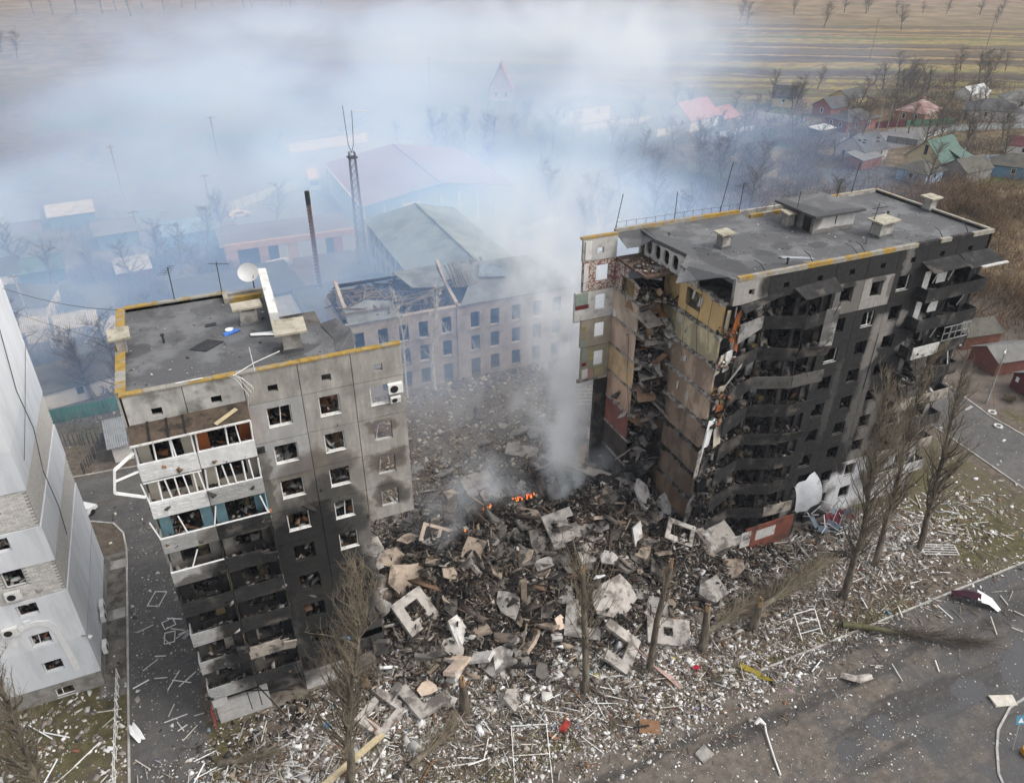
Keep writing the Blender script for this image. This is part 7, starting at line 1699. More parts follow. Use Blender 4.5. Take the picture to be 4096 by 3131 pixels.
def house(name, label, x, y, rz, w, d, hw, hr, wm, rm, style='gable', win=2, over=.4, cat='house', chim=False, door=True, group=None, gable_m=None):
    """ridge runs along the house's own x axis"""
    t = thing(name, label, cat, (x, y, 0), rz, group); W = WMAT[t]
    M = lambda p: W @ Vector(p)
    wl = MB(); wl.prism([(-w / 2, -d / 2), (w / 2, -d / 2), (w / 2, d / 2), (-w / 2, d / 2)], 0, hw, M=W)
    if style == 'gable':
        wl.add([M((-w / 2, -d / 2, hw)), M((-w / 2, d / 2, hw)), M((-w / 2, 0, hw + hr - .1)), M((w / 2, -d / 2, hw)), M((w / 2, d / 2, hw)), M((w / 2, 0, hw + hr - .1))], [(0, 2, 1), (3, 4, 5)])
    wl = wl.build('wall', PALS[wm], t)
    o = over; k = hr / (d / 2); ez = hw - o * k; th = .09
    if style == 'gable':
        for s_ in (-1, 1):
            pts = [M((-w / 2 - o, s_ * (d / 2 + o), ez)), M((w / 2 + o, s_ * (d / 2 + o), ez)), M((w / 2 + o, 0, hw + hr)), M((-w / 2 - o, 0, hw + hr))]
            if s_ > 0: pts = pts[::-1]
            flap(pts, ROOFS[rm], t, th, 'roof')
    elif style == 'hip':
        rl = max(.3, (w - d) / 2); E_ = [(-w / 2 - o, -d / 2 - o), (w / 2 + o, -d / 2 - o), (w / 2 + o, d / 2 + o), (-w / 2 - o, d / 2 + o)]
        q = MB(); v = [M((a, b_, hw - .1)) for a, b_ in E_] + [M((-rl, 0, hw + hr)), M((rl, 0, hw + hr))] + [M((a, b_, hw - .2)) for a, b_ in E_]
        q.add(v, [(0, 1, 5, 4), (1, 2, 5), (2, 3, 4, 5), (3, 0, 4), (9, 8, 7, 6), (0, 6, 7, 1), (1, 7, 8, 2), (2, 8, 9, 3), (3, 9, 6, 0)]); q.build('roof', ROOFS[rm], t)
    else:
        pts = [M((-w / 2 - o, -d / 2 - o, hw + .05)), M((w / 2 + o, -d / 2 - o, hw + .05)), M((w / 2 + o, d / 2 + o, hw + hr)), M((-w / 2 - o, d / 2 + o, hw + hr))]
        flap(pts, ROOFS[rm], t, th, 'roof')
    for j in range(win):
        for face in (0, 1):
            if face == 0: xx = -w / 2 + w * (j + .7) / (win + .4); P = [(xx - .45, -d / 2 - .03, hw * .38), (xx + .45, -d / 2 - .03, hw * .38), (xx + .45, -d / 2 - .03, hw * .82), (xx - .45, -d / 2 - .03, hw * .82)]; nrm = (0, .05, 0)
            else: yy = -d / 2 + d * (j + .7) / (win + .4); P = [(-w / 2 - .03, yy + .45, hw * .38), (-w / 2 - .03, yy - .45, hw * .38), (-w / 2 - .03, yy - .45, hw * .82), (-w / 2 - .03, yy + .45, hw * .82)]; nrm = (.05, 0, 0)
            q = MB(); q.add([M(p) for p in P] + [M(Vector(p) + Vector(nrm)) for p in P], [(0, 1, 2, 3), (0, 4, 5, 1), (1, 5, 6, 2), (2, 6, 7, 3), (3, 7, 4, 0)])
            f = q.build('window', MATS['dark_glass'], t)
            q = MB()
            for a, b_ in ((0, 1), (1, 2), (2, 3), (3, 0)): q.bar(M(Vector(P[a]) - Vector(nrm)), M(Vector(P[b_]) - Vector(nrm)), .1)
            q.build('frame', WHITEW, f)
    if chim: MB().prism([(w * .15, -.3), (w * .15 + .55, -.3), (w * .15 + .55, .3), (w * .15, .3)], hw + hr * .4, hw + hr + .7, M=W).build('chimney', PALS['brick'], t)
    return t
hy = house('house', 'cream house with steep green tiled roof among the gardens at right', 174.8, 89.6, .21, 10.5, 8.6, 3.6, 4.0, 'cream', 'green', 'gable', 1, .5)
W = WMAT[hy]
flap([W @ Vector(p) for p in ((1.0, -7.6, 2.9), (6.2, -7.6, 2.9), (5.6, -2.6, 5.2), (.4, -2.6, 5.2))], ROOFS['green'], hy, .1, 'porch_roof')
MB().prism([(1.6, -7.2), (5.6, -7.2), (5.6, -4.3), (1.6, -4.3)], 0, 2.9, M=W).build('porch', PALS['cream'], hy)
MB().prism([(-5.3, -.5), (-5.24, -.5), (-5.24, .3), (-5.3, .3)], 4.3, 6.5, M=W).build('gable_window', MATS['dark_glass'], hy)
MB().tube([W @ Vector((.6, -6.2, 2)), W @ Vector((.6, -6.2, 6.2))], .13, 8).build('flue', GREYMET, hy)
MB().prism([(.2, -5.9), (1.3, -5.9), (1.3, -5.0), (.2, -5.0)], 1.6, 2.6, M=W).build('blue_tarpaulin', MATS['blue_plastic'], hy)
house('house', 'pale blue house with dark hipped roof in front of the cream house', 164.4, 84.2, -1.36 + 1.57, 7.6, 7.0, 2.7, 2.0, 'blue', 'mossy', 'hip', 1, .5)
hr_ = house('house', 'pinkish house with a holed dark roof left of the cream house', 166.3, 104.2, .19, 10, 8.2, 3.2, 2.9, 'pink', 'dark', 'gable', 2, .4)
W = WMAT[hr_]
for (a, b_) in ((-3.5, -2.2), (-2.4, -1.6), (2.0, -2.6), (-4.3, -1.4), (3.0, -1.8)): MB().prism([(a, b_), (a + .9, b_), (a + .9, b_ + .5), (a, b_ + .5)], 3.2 + 2.9 * (1 + b_ / 4.1) + .02, 3.2 + 2.9 * (1 + b_ / 4.1) + .32, M=W).build('roof_hole', CHAR, hr_)  # raised dark blocks paint the shade of holes; the roof is uncut
house('shed', 'low lean-to shed with brick front below the pinkish house', 161.5, 98.5, .2, 8, 4.5, 2.3, 1.1, 'orange', 'grey', 'mono', 0, .3, 'shed')
house('shed', 'grey stone barn with a mossy roof right of the pale blue house', 176.0, 81.3, .1, 9.8, 6.4, 2.6, 2.3, 'grey', 'mossy', 'gable', 0, .3, 'barn')
house('shed', 'small green shed with a bright white roof beside the stone barn', 184.4, 82.0, .33, 4.5, 3.2, 2.2, .4, 'green', 'white', 'mono', 0, .4, 'shed')
house('house', 'bright blue house with brown roof at the right edge', 188.0, 78.4, -.9, 9, 7, 2.9, 2.2, 'sky', 'mossy', 'hip', 1, .5)
house('house', 'small white house with maroon roof at the right edge beyond the empty garden', 208.0, 91.0, -.8, 7, 6, 2.8, 1.8, 'white', 'maroon', 'gable', 1, .3)
house('house', 'long brown brick house under a rusty hipped roof beyond the road', 215.8, 131.5, -1.08 + 1.57 - .1, 12.5, 8.5, 3.4, 2.6, 'brick', 'rust', 'hip', 2, .4, chim=True)
house('house', 'orange brick house with dark hipped roof behind the maroon fence', 189.5, 131.5, .1, 13, 8, 3.2, 2.2, 'orange', 'dark', 'hip', 2, .4)
house('house', 'small orange gabled house left of the larger orange one', 198.0, 148.5, .15, 9, 7, 3.0, 2.4, 'orange', 'dark', 'gable', 1, .4)
house('house', 'white house with wide black roof near the top right', 241, 125.5, -.7, 15, 11, 3.0, 2.6, 'white', 'dark', 'hip', 2, .5)
house('shed', 'long white roofed shed behind the black roofed house', 262, 150, .2, 12, 6, 2.4, 2.0, 'white', 'white', 'gable', 0, .3, 'shed')
house('house', 'white house with grey roof cut by the right edge near the top', 262, 133, -.6, 10, 8, 3.2, 2.4, 'white', 'grey', 'hip', 1, .4)
house('house', 'white house with a large brick red roof seen through thin smoke', 148, 152.6, .3, 13, 10.5, 3.4, 4.0, 'white', 'red', 'gable', 2, .5)
house('house', 'small white outbuilding with black roof in front of the red roofed house', 134.2, 147.8, .25, 7.5, 5.5, 2.6, 2.0, 'white', 'dark', 'gable', 1, .3)
house('carport', 'open carport with light red roof beside the red roofed house', 166, 158.6, .37, 9, 4.8, .1, 2.8, 'grey', 'red', 'mono', 0, .1, 'carport')
house('house', 'cream house with rounded dark gable beyond the white gates', 193.5, 165.5, -.7, 7, 6, 3.2, 3.2, 'cream', 'dark', 'gable', 1, .3)
house('house', 'pale house with dark roof behind the small orange house', 214, 158, .2, 10, 7, 3.0, 2.2, 'cream', 'dark', 'gable', 1, .4)
house('shed', 'junk shelter with a pale flat roof below the orange houses', 175.5, 128.0, .2, 7, 4, 2.0, .4, 'wood', 'white', 'mono', 0, .2, 'shelter')
house('house', 'steep pink gabled house dim in the thick smoke', 113, 213, 1.15, 9, 8, 3.4, 8.0, 'pink', 'red', 'gable', 2, .3)
house('house', 'wide pale house dim in the smoke left of the red roofed house', 122, 172, .2, 16, 8, 4.6, 2.4, 'white', 'grey', 'hip', 2, .3)
house('shed', 'long pale low shed dim in the smoke behind the maroon roof', 44, 172, .2, 22, 7, 3, 1.5, 'white', 'grey', 'gable', 0, .3, 'shed')
# left yards
house('house', 'dark roofed white cottage beside the green fence behind the white block', -11.5, 57.0, .2, 8.5, 6.5, 2.5, 2.0, 'white', 'mossy', 'gable', 1, .3)
house('house', 'white house with blue corner and dark roof at the far left', -20.0, 84.5, -.15, 9, 7.5, 2.9, 2.2, 'white', 'mossy', 'hip', 1, .4)
house('house', 'white cottage cut by the left edge beside the green roofed shed', -25.5, 99.5, .1, 8, 6, 2.7, 1.6, 'white', 'dark', 'gable', 1, .4)
house('shed', 'green roofed shed with dark green walls at the far left', -18.2, 98.6, .1, 6.5, 4.2, 2.2, 1.2, 'green', 'green', 'mono', 0, .3, 'shed')
house('shed', 'small red brick shed with a pale slanting roof behind the left block', -4.2, 92.5, .1, 5, 4.2, 2.3, 1.0, 'redbrick', 'asbestos', 'mono', 0, .3, 'shed')
house('shed', 'pale green shed with a grey roof beside the bright blue shed', -6.8, 112.5, .1, 7, 5.5, 2.7, .9, 'teal', 'grey', 'mono', 0, .4, 'shed')
house('shed', 'bright blue long shed with lighter blue roof behind the left block', 5.8, 107.2, .08, 9.8, 4.5, 2.6, 1.3, 'sky', 'sky', 'mono', 0, .1, 'shed')
house('shed', 'rusty shed behind the bright blue shed', 5.6, 115.5, .05, 8, 5, 2.4, .8, 'redbrick', 'grey', 'mono', 0, .2, 'shed')
house('shed', 'small dim shed at the left edge of the smoky field', -37, 118, .1, 6, 5, 2.6, 1.4, 'grey', 'dark', 'gable', 0, .3, 'shed')
house('shed', 'shed with grey roof dim in the smoke left of the blue one', -24, 127, .1, 7, 4, 2.4, 1.0, 'redbrick', 'grey', 'mono', 0, .3, 'shed')
house('shed', 'shed with pale roof dim in the smoke beside the grey roofed one', -15, 128, .1, 8, 4.4, 2.4, 1.2, 'teal', 'asbestos', 'mono', 0, .3, 'shed')
house('garage', 'low dark flat roofed garage block beyond the back parapet of the left block', 10.5, 76, .12, 18, 12, 2.8, .5, 'grey', 'dark', 'mono', 0, .3, 'garage')
house('workshop', 'low brick workshop with dark flat roof beside the chimney', 25.5, 62, .08, 14, 14, 3.6, .5, 'pink', 'dark', 'mono', 0, .2, 'workshop')
cs_ = thing('corrugated_shed', 'pale corrugated roof of a low shed right behind the left block', 'shed', (11.5, 56, 0))
Wc = Matrix.Translation((11.2, 64.0, 0)) @ Matrix.Rotation(.1, 4, 'Z')
MB().prism([(-6.4, -3), (6.4, -3), (6.4, 3), (-6.4, 3)], 0, 2.5, M=Wc).build('wall', PALS['teal'], cs_)
def corrugated(par, T, w, d, h0, h1, n, m_, nm='corrugated_sheet'):
    """wavy sheet, w across the waves, d along them"""
    q = MB(); k = n * 4
    for i in range(k + 1):
        x = -w / 2 + w * i / k; zz = .06 * math.sin(2 * math.pi * i / 4)
        q.v += [tuple(T @ Vector((x, -d / 2, h0 + zz))), tuple(T @ Vector((x, d / 2, h1 + zz)))]
    for i in range(k): q.f.append((2 * i, 2 * i + 2, 2 * i + 3, 2 * i + 1)); q.m.append(0); q.c.append(None)
    return q.build(nm, m_, par)
ASB = mat('asbestos_sheet', (.43, .42, .395), var=.15, scale=1.2, col2=(.28, .27, .25), amt2=.45, scale2=.7)
for j in range(6): corrugated(cs_, Wc @ Matrix.Translation((-5.6 + j * 2.25, -.2, 0)), 2.2, 7.2, 2.5, 3.5 + rnd.uniform(-.03, .05), 11, ASB)
# collapsed yard shed with corrugated sheets
ys = thing('collapsed_shed', 'collapsed yard shed of pale corrugated sheets behind the white block', 'shed', (-13, 72, 0))
for (x, y, rz, w, d, h0, h1) in ((-17.6, 75.2, .05, 4.2, 2.6, 1.6, 2.8), (-12.6, 74.3, .1, 4.6, 2.7, 1.5, 2.9), (-9.8, 73.9, .1, 1.4, 2.8, 1.5, 2.9), (-14.3, 70.8, .1, 2.2, 3.0, .5, 1.6), (-6.6, 71.2, -.55, 4.2, 3.8, .6, 2.2), (-4.6, 70.0, -.4, 2.8, 4.0, .5, 2.0)):
    corrugated(ys, Matrix.Translation((x, y, 0)) @ Matrix.Rotation(rz, 4, 'Z'), w, d, h0, h1, int(w / .24), ASB)
for j in range(7): MB().bar((-16 + j * 1.6, 70.5 + rnd.uniform(-.6, .6), .3), (-14 + j * 1.6, 72 + rnd.uniform(-.6, .6), .7 + rnd.random()), .14).build('rafter', MATS['raw_board'] if j % 2 else WOODD, ys)
MB().box(-18.5, 73.4, 0, -8.6, 73.6, 1.6).build('wall', PALS['white'], ys)
house('shed', 'low dark shed with white end wall among the fruit trees', -7.6, 60.5, .25, 6, 4.5, 2.2, 1.3, 'white', 'dark', 'gable', 0, .3, 'shed')
# brick shed with grey corrugated roof next to the left block
ss = thing('brick_shed', 'small pale brick shed with grey corrugated roof beside the left block', 'shed', (-5.6, 38.5, 0))
Ws = Matrix.Translation((-4.3, 40.2, 0)) @ Matrix.Rotation(.08, 4, 'Z')
MB().prism([(-3.0, -2.0), (3.2, -2.0), (3.2, 2.2), (-3.0, 2.2)], 0, 2.2, M=Ws).build('wall', BRK, ss)
for j in range(3): corrugated(ss, Ws @ Matrix.Translation((-2.3 + j * 2.25, 0, 0)), 2.2, 5.2, 2.25, 3.0, 10, GREYMET)
# fences
def fence(label, pts, h, m_, post_m=None, step=2.4, board=.9, name='fence', gap=.015):
    t = thing(name, label, 'fence', (*pts[0], 0)); k = 0
    for (x0, y0), (x1, y1) in zip(pts, pts[1:]):
        D = math.hypot(x1 - x0, y1 - y0); a = math.atan2(y1 - y0, x1 - x0); n = max(1, round(D / board))
        me = None
        for i in range(n):
            f = (i + .5) / n
            if me is None: me = MB().box(-D / n / 2 + gap, -.025, .05, D / n / 2 - gap, .025, h).build('panel', m_, None, me_only=True)
            o = link('panel', me, t); o.location = (x0 + (x1 - x0) * f - pts[0][0], y0 + (y1 - y0) * f - pts[0][1], rnd.uniform(-.03, .03)); o.rotation_euler = (rnd.uniform(-.03, .03), 0, a); k += 1
        n = max(1, round(D / step))
        for i in range(n + 1):
            f = i / n; MB().bar((x0 + (x1 - x0) * f, y0 + (y1 - y0) * f - .07, 0), (x0 + (x1 - x0) * f, y0 + (y1 - y0) * f - .07, h + .05), .09).build('post', post_m or DKMETAL, t)
    return t
GRF = mat('green_fence_paint', (.022, .15, .06), var=.2, scale=1.5); BLF = mat('pale_blue_fence', (.22, .36, .42), var=.15)
fence('dark green board fence along the lane behind the white block', [(-19.5, 49.2), (-6.0, 49.5)], 1.9, GRF, board=.42)
fence('short pale blue fence panel at the end of the green fence', [(-5.9, 49.5), (-3.6, 49.6)], 1.9, BLF, board=.6)
MRF = mat('maroon_fence', (.10, .025, .032), var=.15); GN2 = mat('sea_green_fence', (.09, .21, .15), var=.25, scale=.6); GYF = mat('grey_fence', (.22, .22, .22), var=.15); WBF = mat('light_blue_fence', (.42, .5, .56), var=.1)
fence('maroon sheet fence along the road below the orange houses', [(186, 129.6), (199, 127.6), (206, 126.6)], 1.9, MRF, board=1.1)
fence('sea green sheet fence along the road below the brown brick house', [(206.2, 126.6), (216.5, 124.4), (222, 123)], 1.8, GN2, board=1.1)
fence('grey slate fence between the road and the cream house', [(186.4, 114.8), (190, 108)], 1.7, GYF, board=1.0)
fence('light blue fence running right from the cream house', [(184.5, 92.5), (196.5, 88.4), (197.5, 84)], 1.6, WBF, board=1.2)
fence('white concrete fence with gates beside the red roofed house', [(172.5, 152.5), (176.5, 145.5), (180.5, 140.5)], 2.2, PALS['white'], board=1.6)
fence('pale fence in front of the red roofed house lawn', [(147, 137), (150, 137.6), (162, 140.6)], 1.5, PALS['white'], board=1.6)
fence('white fence dim in the smoke left of the red roofed house', [(112, 158), (128, 160.8), (141, 162.5)], 1.7, PALS['white'], board=1.8)
fence('grey wall around the smoky yard left of the maroon roof', [(13.5, 122.5), (24, 130.5), (33, 135)], 2.0, WWALL, board=1.8)
fence('pale picket fence in the smoke behind the gap', [(62, 86), (74, 91)], 1.6, WWALL, board=.6)
fence('light picket fence across the empty garden at right', [(197, 112), (212, 117), (226, 114), (246, 108), (262, 102)], 1.1, WWALL, board=3.5)
fence('dark wire fence on the lawn beside the brick shed', [(-10.2, 37.0), (-8.2, 42.5), (-13, 44)], 1.5, DKMETAL, board=.5, gap=.22)
# red garages at right
for (x, y, rz, lab) in ((104.5, 21.5, -.15, 'red metal garage with moss grey gable roof, farthest of the three at right'), (102.2, 14.6, -.15, 'red metal garage with yellowed roof, middle of the three at right'), (101.0, 7.4, -.15, 'dark red metal garage cut by the right edge, with a small white notice')):
    t = house('metal_garage', lab, x, y, rz, 6.2, 4.6, 2.2, 1.2, 'maroon' if y < 10 else 'redbrick', 'mossy' if y > 18 else 'grey', 'gable', 0, .25, 'garage')
    W = WMAT[t]; MB().prism([(-3.16, -1.3), (-3.11, -1.3), (-3.11, 1.3), (-3.16, 1.3)], .05, 2.0, M=W).build('door', PALS['redbrick'] if y > 10 else PALS['maroon'], t)
    if y < 10: MB().prism([(-3.2, 1.3), (-3.165, 1.3), (-3.165, 1.75), (-3.2, 1.75)], 1.2, 1.85, M=W).build('notice', WHITEP, t)
def pole(label, x, y, h, lamp=False, m_=None, arm=True, group=None, cat='utility pole', lean=(0, 0)):
    t = thing('street_lamp' if lamp else 'utility_pole', label, 'street lamp' if lamp else cat, (x, y, 0), 0, group)
    MB().tube([(x, y, 0), (x + lean[0], y + lean[1], h)], [.15, .09], 7).build('pole', m_ or CONC, t)
    if lamp: MB().tube([(x, y, h - .05), (x - .5, y - .3, h + .25), (x - 1.3, y - .7, h + .25)], .05, 5).build('arm', m_ or CONC, t); MB().tube([(x - 1.0, y - .55, h + .25), (x - 1.6, y - .9, h + .2)], [.08, .14], 6).build('lamp_head', ACW, t)
    elif arm: MB().bar((x + lean[0] - .8, y + lean[1], h - .4), (x + lean[0] + .8, y + lean[1], h - .4), .1).build('cross_arm', WOODD, t)
    return t
pole('pale street lamp by the red garages at the right edge', 92.0, 8.5, 7.6, True)
pole('white street lamp in front of the red roofed house', 165, 133.5, 8.5, True)
for (x, y, h, lab) in ((-2.6, 101.5, 9, 'pale pole beside the bare trees behind the left block'), (-18.5, 79, 8.5, 'grey pole in front of the white house at the far left'), (10.5, 120, 9, 'twin armed pole in the smoke behind the blue shed'), (193, 124.5, 9, 'leftmost of the concrete poles at the road bend'), (195.6, 123.6, 9, 'middle of the concrete poles at the road bend'), (198, 122.6, 9, 'rightmost of the concrete poles at the road bend'), (222, 121, 9, 'pole at the road below the brown brick house'), (243, 103, 10, 'pole in the empty garden at right'), (206, 104, 9, 'pole with hanging wires nearest the cream house'), (258, 116, 11, 'tall pole at the right edge by the black roofed house')):
    pole(lab, x, y, h)
for (x, y, h, lab) in ((300, 233, 16, 'thin dark pole standing in the strip fields'), (372, 232, 18, 'second thin dark pole in the strip fields, farther right'), (93, 230, 12, 'thin pole dim in the smoke'), (16, 165, 11, 'thin pole in the smoky field left of the maroon roof'), (-6, 143, 11, 'pole in the smoky field behind the sheds')):
    pole(lab, x, y, h, m_=WOODD)
cable('overhead wire between the poles at the road bend and the brown house', sag((198, 122.6, 8.6), (222, 121, 8.6), .6), .04)
cable('overhead wire from the road bend pole to the cream house pole', sag((195.6, 123.6, 8.6), (206, 104, 8.6), .8), .04)
cable('overhead wire along the road at the far right', sag((222, 121, 8.6), (258, 116, 10.4), .8), .04)
# vehicles
def car(label, x, y, rz, col, name='parked_car'):
    t = thing(name, label, 'car', (x, y, 0), rz); W = WMAT[t]
    m = mat('car_paint_' + col[0], col[1], rough=.3, var=.03)
    prof = [(-2.1, .35), (-2.1, .82), (-1.75, .95), (-1.25, 1.42), (.35, 1.46), (1.05, .98), (2.0, .8), (2.1, .4)]
    Mp = W @ Matrix(((1, 0, 0, 0), (0, 0, -1, 0), (0, 1, 0, 0), (0, 0, 0, 1)))
    MB().prism(prof, -.84, .84, M=Mp).build('body', m, t)
    MB().prism([(-1.55, .98), (-1.2, 1.36), (.3, 1.40), (.85, 1.0)], -.855, .855, M=Mp).build('side_windows', MATS['dark_glass'], t)
    for a, b_, c, d in (((-1.82, .99), (-1.3, 1.42), -.7, .7), ((1.1, .99), (.4, 1.46), -.7, .7)):
        MB().add([W @ Vector((a[0] - (.03 if a[0] < 0 else -.03), c, a[1])), W @ Vector((a[0] - (.03 if a[0] < 0 else -.03), d, a[1])), W @ Vector((b_[0] - (.03 if a[0] < 0 else -.03), d * .85, b_[1])), W @ Vector((b_[0] - (.03 if a[0] < 0 else -.03), c * .85, b_[1]))], [(0, 1, 2, 3)]).build('windscreen', MATS['dark_glass'], t) if False else None
    for sx in (-1.3, 1.3):
        for sy in (-1, 1):
            MB().tube([W @ Vector((sx, sy * .68, .32)), W @ Vector((sx, sy * .87, .32))], .32, 12).build('wheel', CHAR, t)
    for sy in (-.6, .6): MB().prism([(-2.13, sy - .2), (-2.1, sy - .2), (-2.1, sy + .2), (-2.13, sy + .2)], .62, .8, M=W).build('tail_lamp', MATS['red_bag'], t)
    return t
car('white car parked on the drive, half hidden behind the white block', -10.6, 28.9, .9, ('white', (.72, .72, .72)))
car('cream coloured old car standing in the smoky yard by the garages', 15.6, 118.8, .35, ('cream', (.62, .5, .3)))
bu = thing('bus', 'pale bus parked beside the maroon roofed warehouse', 'bus', (33.6, 134, 0), 1.45); W = WMAT[bu]
MB().prism([(-4.2, -1.2), (4.2, -1.2), (4.2, 1.2), (-4.2, 1.2)], .5, 3.0, M=W).build('body', PALS['cream'], bu)
for j in range(5): MB().prism([(-3.6 + j * 1.5, -1.23), (-2.4 + j * 1.5, -1.23), (-2.4 + j * 1.5, 1.23), (-3.6 + j * 1.5, 1.23)], 1.6, 2.5, M=W).build('window', MATS['dark_glass'], bu)
MB().prism([(-4.24, -1.0), (-4.2, -1.0), (-4.2, 1.0), (-4.24, 1.0)], 1.5, 2.6, M=W).build('windscreen', MATS['dark_glass'], bu)
for sx in (-2.7, 2.7):
    for sy in (-1, 1): MB().tube([W @ Vector((sx, sy * 1.0, .5)), W @ Vector((sx, sy * 1.25, .5))], .5, 10).build('wheel', CHAR, bu)
tk = thing('trailer', 'small white boxy trailer filled with junk by the blue shed', 'trailer', (12.6, 107.6, 0)); 
MB().box(11.3, 106.4, .5, 13.9, 108.8, 2.5).build('box_body', PALS['white'], tk); MB().box(11.3, 106.4, 2.5, 13.9, 108.8, 2.7).build('junk_load', WOODD, tk)
for sx in (11.9, 13.3): MB().tube([(sx, 106.3, .45), (sx, 106.6, .45)], .42, 10).build('wheel', CHAR, tk)
# old hull and crates before the garages
bt = thing('tarp_covered_boat', 'grey tarpaulin covered boat lying before the brick garages', 'boat', (18.5, 88.6, 0))
MB().prism([(-2.6, 0), (-1.8, -.9), (1.8, -1.0), (2.5, -.3), (2.5, .3), (1.8, 1.0), (-1.8, .9)], .1, .9, M=Matrix.Translation((18.5, 88.8, 0)) @ Matrix.Rotation(.2, 4, 'Z')).build('hull', PALS['grey'], bt)
MB().prism([(-2.4, 0), (-1.6, -.7), (1.6, -.8), (2.2, 0), (1.6, .8), (-1.6, .7)], .91, 1.2, M=Matrix.Translation((18.5, 88.8, 0)) @ Matrix.Rotation(.2, 4, 'Z')).build('cover', ASB, bt)
# a person in the courtyard
pe = thing('person', 'person in dark blue clothes walking across the littered courtyard behind the heap', 'person', (32.5, 30.6, 0))
skin_m = mat('skin', (.45, .28, .2), var=.05); cloth_m = mat('dark_blue_clothes', (.02, .025, .045), var=.2)
bv = [(32.5, 30.6, .95), (32.5, 30.6, 1.2), (32.5, 30.6, 1.42), (32.5, 30.6, 1.52), (32.5, 30.6, 1.66), (32.38, 30.55, .92), (32.34, 30.42, .5), (32.33, 30.5, .06), (32.62, 30.65, .92), (32.68, 30.78, .5), (32.7, 30.95, .08), (32.3, 30.6, 1.4), (32.22, 30.5, 1.12), (32.24, 30.38, .88), (32.7, 30.6, 1.4), (32.78, 30.7, 1.12), (32.77, 30.66, .88)]
be = [(0, 1), (1, 2), (2, 3), (3, 4), (0, 5), (5, 6), (6, 7), (0, 8), (8, 9), (9, 10), (2, 11), (11, 12), (12, 13), (2, 14), (14, 15), (15, 16)]
br_ = [.15, .16, .15, .06, .11, .1, .075, .06, .1, .075, .06, .07, .055, .045, .07, .055, .045]
me = bpy.data.meshes.new('body'); me.from_pydata([tuple(Vector(v) - Vector((32.5, 30.6, 0))) for v in bv], be, []); me.materials.append(cloth_m)
po = link('body', me, pe); mo = po.modifiers.new('skin', 'SKIN'); po.modifiers.new('sub', 'SUBSURF').render_levels = 1
for i, r in enumerate(br_): me.skin_vertices[0].data[i].radius = (r, r)
me.skin_vertices[0].data[0].use_root = True
MB().tube([(32.5, 30.6, 1.6), (32.5, 30.6, 1.7), (32.5, 30.6, 1.78)], [.09, .11, .05], 10).build('head', skin_m, pe); MB().tube([(32.5, 30.6, 1.72), (32.5, 30.6, 1.81)], [.115, .06], 10).build('hair', CHAR, pe)
# tyres by the lamp, cloth caught in twigs, lamp things
for (x, y, lab) in ((88.6, 4.2, 'white painted tyre lying on the verge, nearer the road'), (90.6, 6.6, 'white painted tyre lying on the verge by the brush pile')):
    q = MB(); n = 14
    for j in range(n):
        a, b_ = 2 * math.pi * j / n, 2 * math.pi * (j + 1) / n; q.tube([(x + .4 * math.cos(a), y + .4 * math.sin(a), .13), (x + .4 * math.cos(b_), y + .4 * math.sin(b_), .13)], .13, 6, cap=False)
    tag(q.build('tyre', PALS['white']), lab, 'tyre')
for (x, y, z, lab, m_) in ((78.5, 4, 9.0, 'white plastic strip fluttering in the twigs of the rightmost poplar', WHITEP), (9.3, -7.6, 12.6, 'light blue rag caught in the first poplar', mat('light_blue_rag', (.25, .45, .75), var=.1)), (26.6, -8.9, 12.2, 'white rag caught on the top of the tall snapped trunk', WHITEP), (32.3, -8.8, 4.6, 'grey rag tied round the second snapped trunk', SLABM2['grey'])):
    if x > 70: x, y, z = 64.0, -6.6, 15.2
    tag(MB().obox((x, y, z), (.5, .4, .08), rot3(rnd.uniform(.3, 1), rnd.uniform(.3, 1), rnd.uniform(0, 3)), jit=.8).build('rag', m_), lab, 'rag')
q = Quick(); g_ = np.random.default_rng(5)
for j in range(160): q.tube(wander((0, 0, .05), (g_.normal(), g_.normal(), 1.2), 1.1, 3, .15, 0, g_), np.linspace(.03, .012, 4), 3)
bp = thing('brush_clump', 'small rust brown shrub beside the garages at right', 'shrub', (95.2, 7.6, 0)); q.build('branches', TWIG, bp)
bp2 = thing('sapling', 'thin leafless sapling on the verge at the right', 'tree', (80.0, -7.5, 0)); q = Quick(); T = wander((0, 0, 0), (.1, .05, 1), 3.8, 6, .05, 0, g_); q.tube(T, np.linspace(.05, .015, 7), 5); q.build('trunk', BARK, bp2); q = Quick()
for j in range(26): q.tube(wander(T[2 + j % 4], (g_.normal() * .7, g_.normal() * .7, 1), 1.2, 3, .1, 0, g_), np.linspace(.018, .008, 4), 3)
q.build('crown', TWIG, bp2)
